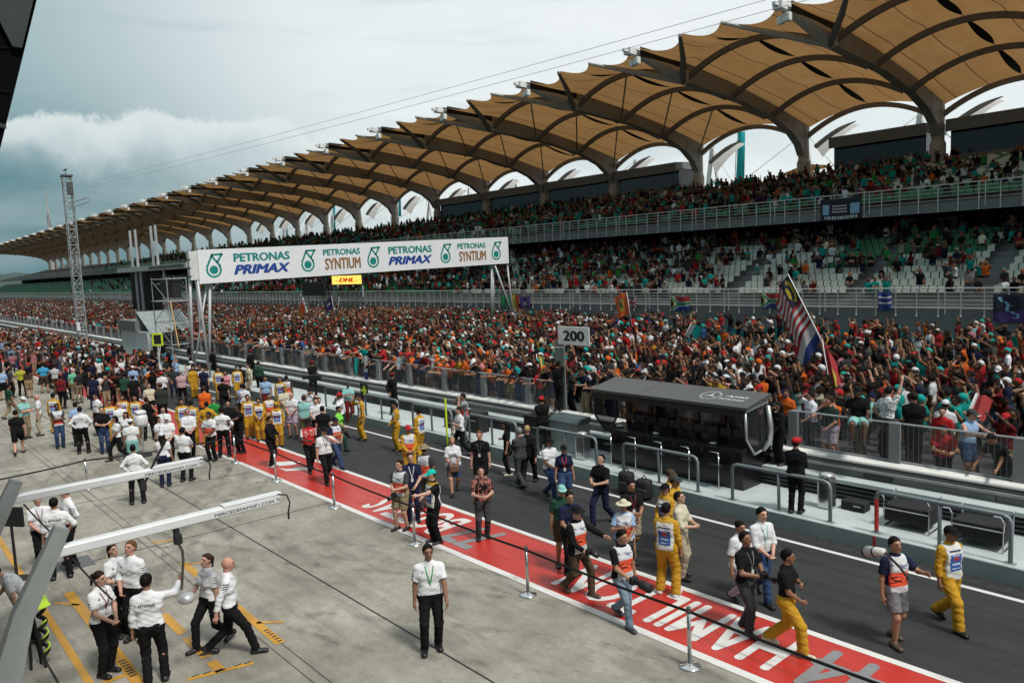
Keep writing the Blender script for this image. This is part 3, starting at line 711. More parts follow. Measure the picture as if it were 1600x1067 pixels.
# ------------------------------------------------------------------ black pit stand
stb = plain('stand_black_gloss', (0.0065, 0.0068, 0.0075), 0.28, var=0.1)
std = plain('stand_roof_grey', (0.062, 0.068, 0.068), 0.35, var=0.12, nscale=0.8)
slv = plain('stand_silver_trim', (0.46, 0.47, 0.47), 0.35, 0.6)
PX0, PX1 = -15.75, -10.62
ps = thing('pit_stand', 'black roofed team pit stand with dark windows on the pit wall', 'pit stand', (PX0, 16.9, PZ))
def ppart(mb, name, mat, parent=None, **k): mb.v = [(x-PX0, y-16.9, z-PZ) for x, y, z in mb.v]; return mb.build(name, mat, parent or ps, **k)
L_ = PX1-PX0
ppart(MB().prism([(17.0, 0.36), (16.95, 1.35), (17.3, 1.42), (18.36, 1.42), (18.36, 0.845), (17.88, 0.84), (17.88, 0.36)], 'x', PX0+0.55, PX1-0.1), 'base', stb)
ppart(MB().prism([(16.78, 1.36), (16.78, 1.43), (17.6, 1.50), (17.6, 1.425)], 'x', PX0+0.5, PX1-0.05), 'desk', stb)
rf = ppart(MB().prism([(16.88, 2.46), (16.88, 2.55), (18.05, 2.76), (18.05, 2.66)], 'x', PX0-0.12, PX1+0.1), 'roof', std)
ppart(MB().prism([(16.86, 2.30), (16.86, 2.435), (17.1, 2.45), (17.1, 2.34)], 'x', PX0, PX1), 'front_beam', stb)
ppart(MB().prism([(16.9, 2.545), (16.9, 2.556), (18.04, 2.7605), (18.04, 2.75)], 'x', -14.02, -14.0), 'roof_joint', stb, rf)
# badge and lettering on the roof
def on_roof(vs, cx, cy):
    return [(cx+a, cy+b*1.0, 2.552+(cy+b-16.88)*0.1795+0.004+c) for a, b, c in vs]
t = MB(); n = 40
ring = [(r*math.cos(2*math.pi*i/n)*0.30, r*math.sin(2*math.pi*i/n)*0.30, 0) for r in (1, 0.88) for i in range(n)]
t.add(on_roof(ring, -11.95, 17.45), [(i, (i+1) % n, n+(i+1) % n, n+i) for i in range(n)])
star = []
for j in range(3):
    a = math.pi/2+j*2*math.pi/3
    star += [(0.27*math.cos(a), 0.27*math.sin(a), 0), (0.045*math.cos(a+math.pi/3), 0.045*math.sin(a+math.pi/3), 0)]
t.add(on_roof(star, -11.95, 17.45), [tuple(range(6))])
ppart(t, 'roof_badge', plain('badge_silver', (0.40, 0.42, 0.42), 0.4), rf)
vs, fs = text_mesh('AMG', 0.2, 0, 0.02, 0.3); t = MB().add(on_roof(fit(vs, 0.70, 0.11), -11.18, 17.52), fs)
vs, fs = text_mesh('PETRONAS', 0.2, 0, 0.005); t.add(on_roof(fit(vs, 0.72, 0.10), -11.22, 17.30), fs)
ppart(t, 'roof_lettering', plain('lettering_white', (0.75, 0.76, 0.75), 0.5), rf)
pg = NT('pit_stand_glass'); pgp = pg.b; pgp.inputs['Base Color'].default_value = (0.02, 0.022, 0.024, 1); pgp.inputs['Roughness'].default_value = 0.06
tb = pg.n('ShaderNodeBsdfTransparent'); tb.inputs[0].default_value = (0.55, 0.57, 0.58, 1); mx = pg.n('ShaderNodeMixShader'); mx.inputs[0].default_value = 0.75
pg.l(tb.outputs[0], mx.inputs[1]); pg.l(pgp.outputs[0], mx.inputs[2]); pg.l(mx.outputs[0], pg.o.inputs[0])
# front window band: dark posts between five see-through panes
ws = np.linspace(PX0+0.75, PX1-0.25, 6)
for i in range(5):
    ppart(MB().quad((ws[i]+.08, 17.62, 1.50), (ws[i+1]-.08, 17.62, 1.50), (ws[i+1]-.08, 17.62, 2.30), (ws[i]+.08, 17.62, 2.30)), 'window', pg.m)
t = MB()
for x in ws: t.box(x-0.078, x+0.078, 17.58, 17.66, 1.49, 2.45)
t.box(PX0+.7, PX1-.2, 17.585, 17.655, 2.302, 2.5)
ppart(t, 'window_frame', stb)
t = MB()
for i in range(5):
    for dx in (0.22, 0.62): t.cbox((ws[i]+dx, 17.42, 1.72), 0.34, 0.04, 0.22, 0.01)
ppart(t, 'monitor', plain('monitor_black', (0.012, 0.012, 0.014), 0.25))
t = MB(); t.cbox((-14.9, 17.1, 1.50), 0.2, 0.14, 0.05, 0.015).cbox((-13.5, 17.0, 1.48), 0.14, 0.1, 0.05, 0.015).cbox((-11.6, 17.0, 1.48), 0.16, 0.12, 0.04, 0.015)
ppart(t, 'desk_papers', plain('paper_white', (0.6, 0.6, 0.58), 0.6))
# angled end screens with rounded frames
for x, mat, nm in ((PX0-0.02, stb, 'end_screen'), (PX1+0.02, slv, 'end_screen')):
    pl = [(16.95, 2.42), (16.98, 1.72), (17.35, 1.26), (17.75, 1.30), (18.0, 1.55), (17.98, 2.55)]
    fr = ppart(MB().tube([(x, *p_) for p_ in pl+[pl[0]]], 0.034, 8), nm, mat, smooth=True)
    ppart(MB().quad(*[(x, *p_) for p_ in pl]), 'end_pane', pg.m, fr)
ppart(MB().tube([(PX1+0.08, 17.92, 2.45), (PX1+0.12, 17.98, 1.85), (PX1+0.10, 17.96, 1.5), (PX1+0.08, 17.7, 1.32)], [0.06, 0.075, 0.075, 0.05], 10), 'end_grip', slv, smooth=True)
for i in range(5):
    x = -15.05+0.92*i
    s_ = thing('bar_stool', ['chrome backed stool at the left end of the black pit stand', 'second chrome stool from the left at the pit stand', 'middle chrome stool of the five at the pit stand', 'fourth chrome stool from the left at the pit stand', 'chrome backed stool nearest the right end of the pit stand'][i], 'stool', (x, 16.62, PZ), group='stools at the pit stand')
    MB().tube([(-0.13, 0.06, 0.98), (0.10, 0.06, 0.98), (0.135, 0.06, 0.955), (0.14, 0.06, 0.90)], 0.020, 8).build('backrest', chrome, s_, smooth=True)
    MB().tube([(0.14, 0.06, 0.9), (0.14, 0.05, 0.02)], 0.014, 8).build('post', chrome, s_, smooth=True)
    MB().cbox((0, 0.16, 0.62), 0.34, 0.26, 0.05, 0.02).build('seat', pad, s_)
    MB().tube([(0.14, 0.05, 0.62), (0, 0.16, 0.6)], 0.012, 6).build('bracket', pad, s_)
# things standing on the platform
def bin_(x, y, label):
    b = thing('chrome_bin', label, 'bin', (x, y, PZ), group='chrome bins on the pit wall platform')
    MB().cbox((0, 0, 0.38), 0.34, 0.30, 0.74, 0.05).build('body', chrome, b, smooth=False)
    MB().lathe((0, 0, 0.76), [(0.16, 0), (0.18, 0.03), (0.17, 0.07), (0.05, 0.10)], 20).build('lid', plain('bin_lid', (0.5, 0.5, 0.5), 0.3, 0.6), b, smooth=True)
bin_(-8.55, 17.1, 'chrome bin beside the red-bereted guard right of the pit stand'); bin_(-16.15, 16.75, 'chrome bin left of the black pit stand')
def cabinet(x, y, w_, d_, h_, label, mat, nm='equipment_cabinet', lid=None, z=PZ):
    b = thing(nm, label, 'cabinet', (x, y, z)); MB().cbox((0, 0, h_/2), w_, d_, h_, 0.03).build('body', mat, b)
    if lid: MB().prism([(-d_/2-.05, h_+.003), (-d_/2+.1, h_+.13), (d_/2, h_+.16), (d_/2+.03, h_+.003)], 'x', -w_/2-.04, w_/2+.04).build('lid', lid, b)
    MB().cbox((w_*0.2, -d_/2-0.012, h_*0.6), w_*0.3, 0.02, 0.03, 0.005).build('handle', galv, b); return b
cabinet(-17.2, 17.3, 1.25, 0.55, 0.98, 'tall grey glass-fronted cabinet with dark lid beside the pit stand', plain('cabinet_grey', (0.23, 0.265, 0.265), 0.35, 0.2), lid=plain('lid_dark_teal', (0.06, 0.085, 0.085), 0.4))
cabinet(-18.9, 17.45, 0.8, 0.55, 0.95, 'black cabinet beside the guard with crossed arms', stb)
cabinet(-22.0, 17.2, 1.0, 0.5, 0.75, 'black covered case behind the photographer at the fence', pad, 'covered_case')
cabinet(-23.3, 17.1, 0.5, 0.4, 0.35, 'small black bag on the platform left of the covered case', pad, 'kit_bag')
cabinet(-8.0, 17.4, 0.55, 0.35, 0.22, 'black kit bag with cables on the platform by the bin', pad, 'kit_bag')
# black rucksacks in the gutter under the stand
for i, (x, y, sz) in enumerate(((-13.6, 15.8, 0.62), (-12.9, 15.7, 0.56))):
    b = thing('rucksack', ['black rucksack by the kerb behind the man in black polo', 'taller black rucksack leaning on the kerb under the hoop rail'][i], 'bag', (x, y, 0.0), 0.2)
    MB().cbox((0, 0, sz*0.5), 0.42, 0.3, sz, 0.11).build('body', pad, b, smooth=True); MB().cbox((0, -0.17, sz*0.35), 0.3, 0.1, sz*0.45, 0.04).build('pocket', pad, b, smooth=True)
    MB().tube([(-0.1, 0.02, sz-.03), (0, 0, sz+0.09), (0.1, 0.02, sz-.03)], 0.018, 6).build('handle', pad, b)
# fluorescent pole and yellow arrow board
t = thing('fluorescent_pole', 'thin fluorescent yellow pole standing at the platform edge', 'pole', (-22.05, 15.93, 0))
MB().tube([(0, 0, 0), (0, 0, 1.75)], 0.035, 8).build('shaft', plain('fluo_yellow', (0.62, 0.80, 0.03), 0.5), t); MB().lathe((0, 0, 0), [(0.12, 0), (0.12, 0.03), (0.04, 0.05)], 12).build('foot', pad, t)
ab = thing('arrow_board', 'round black board with fluorescent yellow arrow on the ledge', 'sign', (-29.9, 17.2, PZ))
MB().tube([(0, 0.02, 0), (0, 0.02, 0.5)], 0.03, 6).build('post', pad, ab)
MB().cbox((0, 0, 0.78), 0.62, 0.05, 0.6, 0.02).build('board', pad, ab)
ar = [(-0.22, 0.06), (0.0, 0.06), (-0.06, 0.2), (0.10, 0.2), (0.25, 0.0), (0.10, -0.2), (-0.06, -0.2), (0.0, -0.06), (-0.22, -0.06)]
MB().add([(a, -0.03, 0.78+b) for a, b in ar], [tuple(range(9))]).build('arrow', plain('fluo_yellow', (0.62, 0.80, 0.03), 0.5), ab)
# 200 board
sg = thing('distance_board', 'white board reading 200 on a pole above the fence', 'sign', (-18.75, 18.5, 1.2))
MB().box(-0.25, 0.20, 0.0, 0.05, 0, 2.55).build('backing_post', plain('board_grey', (0.20, 0.215, 0.20), 0.6), sg)
MB().cbox((0.72, -0.04, 2.72), 1.45, 0.03, 0.62, 0.006).build('board', plain('board_white_paint', (0.80, 0.80, 0.79), 0.5), sg)
vs, fs = text_mesh('200', 0.6, 0, 0.05); MB().add([(0.74+a, -0.058-c, 2.72+b) for a, b, c in fit(vs, 1.0, 0.36)], fs).build('numerals', plain('numeral_black', (0.012, 0.012, 0.012), 0.5), sg)
MB().tube([(-0.2, -0.03, 2.28), (0.2, -0.03, 2.30)], 0.02, 6).build('bracket', capw, sg)
# ------------------------------------------------------------------ barrier posts with belts
bel = plain('belt_black', (0.010, 0.010, 0.011), 0.7)
basem = plain('stanchion_base_chrome', (0.66, 0.67, 0.67), 0.12, 0.95, var=0.03)
stx = [(-2.9, 9.49), (-6.98, 9.49), (-10.78, 9.52), (-14.77, 9.58), (-18.78, 9.66), (-22.68, 9.74), (-26.1, 9.8)]
sl = ['barrier post just past the right edge by the number 44', 'chrome barrier post nearest the camera beside the painted name', 'chrome barrier post in front of the photographer in the dark hat', 'chrome barrier post beside the marshal in teal cap',
      'chrome barrier post below the white-shirted man with lanyard', 'chrome barrier post at the painted white strokes beside the man in red', 'barrier post held by the man in black polo']
def stanchion(x, y, label, h=0.96, grp='chrome barrier posts along the red lane'):
    s_ = thing('barrier_post', label, 'barrier post', (x, y, 0), group=grp)
    MB().lathe((0, 0, 0), [(0.175, 0), (0.175, 0.012), (0.15, 0.03), (0.05, 0.045), (0.035, 0.06)], 28).build('base', basem, s_, smooth=True)
    MB().lathe((0, 0, 0.05), [(0.032, 0), (0.032, h-0.07)], 16).build('pole', chrome, s_, smooth=True)
    MB().lathe((0, 0, h-0.085), [(0.037, 0), (0.04, 0.02), (0.04, 0.08), (0.03, 0.1)], 16).build('head', plain('post_head', (0.06, 0.06, 0.06), 0.4), s_, smooth=True)
    return s_
for (x, y), l_ in zip(stx, sl): stanchion(x, y, l_)
stanchion(-26.6, 5.3, 'lone barrier post behind the far white boom', grp=None)
def belt(p0, p1, label, sag=0.03):
    a, b = np.array(p0, float), np.array(p1, float); n = 12; up, dn = [], []
    dr = (b-a)/np.linalg.norm(b-a); nn = np.array([-dr[1], dr[0], 0])*0.003
    vs = []
    for s in (-1, 1):
        for i in range(n+1):
            t = i/n; p_ = a+(b-a)*t; z = p_[2]-sag*4*t*(1-t)
            vs += [(p_[0]+s*nn[0], p_[1]+s*nn[1], z-0.024), (p_[0]+s*nn[0], p_[1]+s*nn[1], z+0.024)]
    k = 2*(n+1); fs = []
    for i in range(n):
        fs += [(2*i, 2*i+2, 2*i+3, 2*i+1), (k+2*i+1, k+2*i+3, k+2*i+2, k+2*i), (2*i+1, 2*i+3, k+2*i+3, k+2*i+1), (2*i, k+2*i, k+2*i+2, 2*i+2)]
    return tag(MB().add(vs, fs).build('barrier_belt', bel), label, 'belt', 'black belts between the barrier posts')
bl = ['black belt at the right edge crossing the number 44', 'black belt crossing the painted name in front of the striding photographers', 'black belt between the hat photographer and the teal-capped marshal',
      'black belt crossing behind the three photographers at the red lane', 'black belt in front of the man in white polo', 'black belt between the man in red and the group of marshals']
for i in range(6): belt((stx[i][0]-0.045, stx[i][1], 0.9), (stx[i+1][0]+0.045, stx[i+1][1], 0.9), bl[i])
belt((-26.6, 5.26, 0.9), (-26.2, 1.0, 0.9), 'black belt running to the left edge behind the far boom', 0.06)
belt((-26.6, 5.34, 0.9), (-26.1, 9.76, 0.9), 'black belt across the apron behind the white-shirted crew', 0.06)
# ================================================================== START GANTRY
GX = -47.0
gl = plain('gantry_grey_steel', (0.40, 0.42, 0.42), 0.5, 0.25, var=0.1)
gan = thing('start_gantry', 'start line gantry carrying a long white sponsor board over the track', 'gantry', (GX, 16.3, 0))
SB = MB(); LEN = 24.5; TILT = 0.0185
def gp(a, b, d=0.0): return (d, a, 6.05 + b + a*TILT)                  # a along the board, b up, d towards the camera
bd = MB().add([gp(0, 0, .22), gp(LEN, 0, .22), gp(LEN, 2.10, .22), gp(0, 2.02, .22), gp(0, 0, -.22), gp(LEN, 0, -.22), gp(LEN, 2.10, -.22), gp(0, 2.02, -.22)],
   [(0, 1, 2, 3), (7, 6, 5, 4), (0, 4, 5, 1), (3, 2, 6, 7), (0, 3, 7, 4), (1, 5, 6, 2)]).build('board', plain('board_white_vinyl', (0.74, 0.75, 0.76), 0.5, var=0.04), gan)
teal_i = plain('logo_teal', (0.0, 0.215, 0.185), 0.5, var=0.03); blue_i = plain('logo_blue', (0.012, 0.055, 0.27), 0.5, var=0.03); brn_i = plain('logo_bronze', (0.27, 0.135, 0.045), 0.5, var=0.05)
def along(px, py=410): return float(atx(px, py, GX)[1]-16.3)
def drop_logo(mb, c, h, P, d):
    k = h/270.0
    def V(x, y): return P(c[0]+(x-587)*k, c[1]+(445-y)*k, d)
    n = 40
    o = [V(575+88*math.cos(2*math.pi*i/n), 490+88*math.sin(2*math.pi*i/n)) for i in range(n)]; i_ = [V(575+66*math.cos(2*math.pi*i/n), 490+66*math.sin(2*math.pi*i/n)) for i in range(n)]
    up = lambda i: 2*math.pi*(i+0.5)/n
    fs = [(i, (i+1) % n, n+(i+1) % n, n+i) for i in range(n) if not (math.pi*1.12 < up(i) < math.pi*1.80)]
    mb.add(o+i_, fs); mb.add([V(575+48*math.cos(2*math.pi*i/n), 490+48*math.sin(2*math.pi*i/n)) for i in range(n)], [tuple(range(n))])
    def stroke(pts, w_=23):
        for (x0, y0), (x1, y1) in zip(pts, pts[1:]):
            L_ = math.hypot(x1-x0, y1-y0); nx, ny = -(y1-y0)/L_*w_/2, (x1-x0)/L_*w_/2; ex, ey = (x1-x0)/L_*w_*.45, (y1-y0)/L_*w_*.45
            mb.quad(V(x0-nx-ex, y0-ny-ey), V(x1-nx+ex, y1-ny+ey), V(x1+nx+ex, y1+ny+ey), V(x0+nx-ex, y0+ny-ey))
    stroke([(502, 452), (562, 325)]); stroke([(566, 322), (676, 318)]); stroke([(672, 322), (622, 402)]); stroke([(562, 338), (646, 446)])
t = MB()
for px in (333, 480, 582, 695, 774):
    t = MB(); drop_logo(t, (along(px), 1.03), 1.45, gp, 0.224); t.build('drop_logo', teal_i, gan)
def board_text(txt, px0, px1, b0, b1, mat, nm, bold=0.02, shear=0.0):
    vs, fs = text_mesh(txt, 1.0, 0, bold, shear); a0, a1 = along(px0), along(px1)
    MB().add([gp(a, b, 0.226+c*3) for a, b, c in fit(vs, a1-a0, b1-b0, ((a0+a1)/2, (b0+b1)/2))], fs).build(nm, mat, gan)
for a, b in ((363, 451), (605, 673)):
    board_text('PETRONAS', a, b, 1.20, 1.72, teal_i, 'lettering', 0.045); board_text('PRIMAX', a-1, b, 0.42, 1.02, blue_i, 'lettering', 0.06, 0.3)
for a, b in ((503, 561), (713, 757)):
    board_text('PETRONAS', a, b, 1.32, 1.74, teal_i, 'lettering', 0.045); board_text('SYNTIUM', a+2, b, 0.36, 1.14, brn_i, 'lettering', 0.045, 0.0)
MB().box(-0.21, 0.21, -0.5, -0.02, 6.3, 8.0).build('end_cabinet', capw, gan)
t = MB()
for i in range(3): t.box(-0.24, 0.25, -0.55, -0.45, 6.5+0.5*i, 6.55+0.5*i)
t.build('end_ribs', pad, gan)
def leg(p0, p1, r=0.13): MB().tube([p0, p1], r, 10).build('leg', gl, gan, smooth=True)
def gleg(p0, p1, r, dx=0.0, z0=None):
    a, b = atx(*p0, GX), atx(*p1, GX); leg((dx, a[1]-16.3, a[2]), (dx, b[1]-16.3, b[2]), r)
gleg((297, 417), (302.5, 578), .085, -.1); gleg((306, 425), (326, 582), .085, .1); gleg((329, 440), (328, 582), .09, -.1); gleg((326, 440), (305, 578), .06, -.22)
gleg((792, 410), (803.5, 505), .075, 0); gleg((771.8, 415), (804, 505), .075, .12); gleg((769.8, 415), (769.8, 505), .085, -.12); gleg((774.4, 415), (775, 505), .07, -.3)
for p_ in ((-0.1, -0.32), (0.0, 0.45)): MB().cbox((p_[0], p_[1], 0.50), 0.5, 0.5, 0.55, 0.04).build('ballast_block', plain('ballast_white', (0.42, 0.44, 0.43), 0.7), gan)
MB().tube([gp(-0.3, 1.0, -.3), gp(LEN, 1.0, -.3)], 0.14, 8).build('truss', gl, gan)
# yellow sponsor screen on the stand wall and black screen beside it
ds = thing('advert_screen', 'small lit yellow screen with red letters below the gantry board', 'screen', (-80.0, 44.6, 4.95))
MB().box(-3.5, 3.5, 0, 0.25, -0.05, 1.05).build('case', pad, ds)
q = NT('lit_yellow_screen'); e = q.n('ShaderNodeEmission'); e.inputs[0].default_value = (1.0, 0.74, 0.14, 1); e.inputs[1].default_value = 1.15; q.l(e.outputs[0], q.o.inputs[0])
MB().quad((-3.45, -0.004, 0), (3.45, -0.004, 0), (3.45, -0.004, 1.0), (-3.45, -0.004, 1.0)).build('panel', q.m, ds)
q = NT('lit_red_letters'); e = q.n('ShaderNodeEmission'); e.inputs[0].default_value = (0.62, 0.035, 0.01, 1); e.inputs[1].default_value = 0.9; q.l(e.outputs[0], q.o.inputs[0]); lit_red = q.m
vs, fs = text_mesh('DHL', 1, 0, 0.06, 0.35); t = MB().add([(a, -0.012-c*3, 0.5+b) for a, b, c in fit(vs, 3.6, 0.5)], fs)
t.quad((-2.6, -0.012, .36), (-2.0, -0.012, .36), (-1.9, -0.012, .42), (-2.5, -0.012, .42)).quad((2.0, -0.012, .36), (2.6, -0.012, .36), (2.7, -0.012, .42), (2.1, -0.012, .42))
t.build('lettering', lit_red, ds)
MB().box(-3.4, -3.3, 0.05, 0.2, -1.5, -.052).box(3.3, 3.4, 0.05, 0.2, -1.5, -.052).build('bracket', gl, ds)
bs = thing('dark_screen', 'switched-off black screen left of the lit yellow screen', 'screen', (-88.0, 44.5, 3.6))
MB().cbox((0, 0, 0.85), 5.8, 0.3, 1.6, 0.04).build('case', pad, bs); MB().box(-2, -1.8, -.1, .1, -2.6, 0.05).box(1.8, 2, -.1, .1, -2.6, 0.05).build('leg', gl, bs)
# ================================================================== LATTICE MAST, SCAFFOLD, HUT
def lattice(name, label, base, top_z, w_, mat, cat, seg=0.8, r=0.03):
    b = thing(name, label, cat, base); h = top_z-base[2]; t = MB(); c = [(-w_/2, -w_/2), (w_/2, -w_/2), (w_/2, w_/2), (-w_/2, w_/2)]
    for x, y in c: t.tube([(x, y, 0), (x, y, h)], r*1.4, 5)
    t.build('chord_frame', mat, b); t = MB(); z = 0; k = 0
    while z < h-seg*0.5:
        z1 = min(z+seg, h)
        for i in range(4):
            a, d = c[i], c[(i+1) % 4]
            if k % 2: a, d = d, a
            t.tube([(*a, z), (*d, z1)], r*0.8, 4); t.tube([(*a, z1), (*d, z1)], r*0.7, 4)
        z = z1; k += 1
    t.build('lattice_bracing', mat, b); return b
lm = plain('mast_galvanised', (0.34, 0.36, 0.36), 0.55, 0.3)
cm = lattice('camera_mast', 'tall lattice mast with cables and a small bracket at its top', (-84, 17.6, PZ), 16.6, 0.72, lm, 'mast', 0.75, 0.035)
MB().box(-0.6, 0.5, -0.45, 0.45, 16.25, 16.4).box(-0.8, 0.3, -.1, .1, 16.9, 16.96).tube([(-.2, 0, 16.3), (-.2, 0, 16.95)], 0.03, 5).cbox((0.45, 0.1, 15.1), 0.35, 0.5, 1.2, .05).build('head_frame', plain('head_dark', (0.06, 0.065, 0.065), 0.6), cm)
MB().tube([(0.3, 0, 13.3), (1.9, 1.3, 13.75)], 0.06, 5).tube([(0.3, 0, 13.75), (1.9, 1.3, 14.15)], 0.06, 5).tube([(1.9, 1.3, 13.7), (1.9, 1.3, 14.2)], 0.05, 5).build('bracket', lm, cm)
MB().tube([(-0.55, -0.3, 16.2), (-0.6, -0.3, 8.5)], 0.02, 4).build('hoist_rope', pad, cm)
MB().cbox((0.5, -0.4, 1.9), 0.5, 0.3, 0.8, 0.03).build('control_box', capw, cm)
cb = plain('cable_grey', (0.36, 0.38, 0.39), 0.6)
for i, (zo, p1) in enumerate(((15.6, (1130, 0)), (15.2, (1190, 0)))):
    a = np.array([-83.6, 17.6, zo]); b = aty(*p1, 20); b2 = a+(b-a)*1.45
    pts = [a+(b2-a)*s_ + np.array([0, 0, -1.3*4*s_*(1-s_)*0.3]) for s_ in np.linspace(0, 1, 30)]
    tag(MB().tube(pts, 0.009, 4).build('overhead_cable', cb), ['upper overhead cable running up right from the lattice mast', 'lower overhead cable running up right from the lattice mast'][i], 'cable', 'overhead cables')
rm = thing('radio_mast', 'slim red and white radio mast with ring behind far canopy end', 'mast', (float(aty(78, 360, 150)[0]), 150, 0))
rm.scale = (2.0, 2.0, 2.0)
MB().tube([(0, 0, 0), (0, 0, 27), (0, 0, 45.5)], [0.9, 0.5, 0.15], 6).build('pole', plain('mast_red_white', (0.42, 0.36, 0.36), 0.6), rm)
MB().tube([(3.2*math.cos(a), 0, 31.5+3.6*math.sin(a)) for a in np.linspace(0, 2*math.pi, 25)], 0.16, 4).tube([(-3.2, 0, 31.5), (3.2, 0, 31.5)], 0.1, 4).build('ring', lm, rm)
hut = thing('pit_wall_hut', 'white hut with sloping corrugated grey roof on the pit wall', 'hut', (-62, 17.2, PZ))
MB().box(-6.5, 0.6, 0, 2.2, 0, 2.15).build('wall', plain('hut_white', (0.47, 0.50, 0.49), 0.7), hut)
MB().box(-6.8, -1.9, -0.12, 2.3, 2.16, 2.95).build('parapet', plain('hut_grey', (0.15, 0.16, 0.155), 0.7), hut)
t = MB(); n = 26
for i in range(n):
    y0, y1 = 0.2+3.3*i/n, 0.2+3.3*(i+1)/n; dz = 0.04*(i % 2)
    t.quad((0.8, y0, 2.05+dz), (0.8, y1, 2.09-dz), (-2.4, y1, 3.64-dz), (-2.4, y0, 3.60+dz))
t.box(-2.5, -2.402, 0.2, 3.5, 2.96, 3.66).build('roof', plain('corrugated_grey', (0.30, 0.335, 0.325), 0.5, 0.3), hut)
MB().box(0.72, 0.76, 0.3, 2.1, 0, 2.0).build('dark_doorway', pad, hut)
sc = thing('camera_scaffold', 'scaffold camera tower with ladder and black screen by the hut', 'scaffold', (-57.5, 17.2, PZ))
t = MB()
for x in (-1.7, 1.7):
    for y in (0.0, 1.3): t.tube([(x, y, 0), (x, y, 6.2)], 0.035, 6)
    for z in (1.5, 3.0, 4.5, 6.1): t.tube([(x, 0, z), (x, 1.3, z)], 0.03, 5)
for y in (0.0, 1.3):
    for z in (1.5, 3.0, 4.5, 6.1): t.tube([(-1.7, y, z), (1.7, y, z)], 0.03, 5)
    t.tube([(-1.7, y, 0.1), (1.7, y, 1.5)], 0.025, 5).tube([(1.7, y, 1.5), (-1.7, y, 3.0)], 0.025, 5).tube([(-1.7, y, 3.0), (1.7, y, 4.5)], 0.025, 5).tube([(1.7, y, 4.5), (-1.7, y, 6.0)], 0.025, 5)
t.build('tube_frame', lm, sc)
MB().cbox((0.2, 0.7, 5.4), 2.7, 0.6, 1.3, 0.04).build('screen_box', pad, sc)
t = MB()
for s in (-0.22, 0.22): t.tube([(0.1+s, -0.6, 0), (0.1+s, -0.05, 3.6)], 0.03, 5)
for i in range(11): t.tube([(-0.12, -0.6+0.05*i, 0.3*i+.2), (0.32, -0.6+0.05*i, 0.3*i+.2)], 0.022, 5)
t.build('ladder', capw, sc)
MB().box(-1.8, 1.8, -0.1, 1.4, 4.5, 4.56).build('deck', gl, sc)
MB().tube([(3.1, -0.3, 4.6), (5.0, -0.6, 1.6)], 0.035, 6).build('orange_brace', plain('brace_orange', (0.5, 0.26, 0.04), 0.5), sc)
br = thing('service_bridge', 'grey steel camera bridge with black drapes left of the gantry', 'bridge', (-68, 20, TRACK_Z))
MB().box(-9, 9.5, -0.5, 0.6, 6.35, 6.75).build('beam', gl, br)
MB().box(0.5, 9.0, -0.52, -0.505, 6.42, 6.66).build('grating', plain('grating_dark', (0.09, 0.095, 0.095), 0.7), br)
for x in (-5.8, -4.2, 0.2, 1.4): MB().tube([(x, 0, 6.76), (x, 0, 10.0)], 0.11, 8).build('upright', gl, br)
for x in (-5.0, -3.6): MB().tube([(x, 0, 0), (x, 0, 6.34)], 0.14, 8).build('leg', gl, br)
MB().tube([(1.6, .3, 0), (1.6, .3, 6.34)], 0.1, 8).build('leg', gl, br); MB().tube([(9.2, .3, 0), (9.2, .3, 6.34)], 0.14, 8).build('leg', gl, br)
MB().grid(lambda u, v: (-9+8.6*u, 0.55+0.08*math.sin(u*40), 2.9+3.4*v), 60, 2).build('drape', plain('drape_black', (0.011, 0.012, 0.013), 0.85), br)
MB().grid(lambda u, v: (1.0+4.2*u, -0.4+0.9*v, 5.15+0.25*math.sin(math.pi*u)-0.12*u), 10, 3).build('awning', capw, br)
pb = thing('pit_sign', 'fluorescent yellow square frame board on a stick above the crowd', 'sign', tuple(at(252, 595, 0)*np.array([1, 1, 0])))
t = MB(); 
for x0, x1, z0, z1 in ((-.35, .35, 2.25, 2.35), (-.35, .35, 2.95, 3.05), (-.35, -.25, 2.351, 2.949), (.25, .35, 2.351, 2.949)): t.box(x0, x1, -.03, .03, z0, z1)
fr_ = t.build('frame', plain('fluo_yellow', (0.62, 0.80, 0.03), 0.5), pb); MB().box(-.249, .249, -.02, .02, 2.351, 2.949).build('panel', pad, pb); MB().tube([(0, 0, 1.1), (0, 0, 2.25)], 0.025, 6).build('stick', capw, pb)
pb.rotation_euler.z = 0.75
# ================================================================== PIT BUILDING FIN, BOOMS
fin = thing('pit_building', 'dark slanted end of the pit building at the top left', 'building', (-9, 0, 0))
def finy(z): return 1.33+0.30*(z-7.72)
MB().prism([(-4, 0), (finy(0), 0), (finy(13), 13), (-4, 13)], 'x', -0.35, 0).build('side_wall', plain('fin_dark', (0.004, 0.0045, 0.0045), 0.85, var=0.3, nscale=1.5, spec=0.02), fin)
t = MB()
for z in np.arange(0.3, 13, 0.42): t.box(0.002, 0.014, -3.8, finy(z)-0.03, z, z+0.03)
t.build('louvre', plain('louvre_dark', (0.008, 0.007, 0.006), 0.8, spec=0.02), fin)
MB().prism([(1.30, 9.30), (1.52, 8.72), (1.60, 8.72), (1.83, 9.5), (1.2, 9.6)], 'x', 0.016, 0.06).build('pale_panel', plain('fin_grey_panel', (0.045, 0.055, 0.055), 0.6, spec=0.1), fin)
MB().prism([(1.12, 7.98), (1.40, 7.93), (1.40, 7.97), (1.12, 8.03)], 'x', 0.016, 0.04).build('trim', plain('fin_grey_panel', (0.045, 0.055, 0.055), 0.6, spec=0.1), fin)
MB().box(-190, 40, -4.3, -4.0, 0, 14).build('unseen_facade', plain('facade_grey_glass', (0.28, 0.29, 0.29), 0.5), fin)  # unseen behind the camera, added to block sky light over the apron
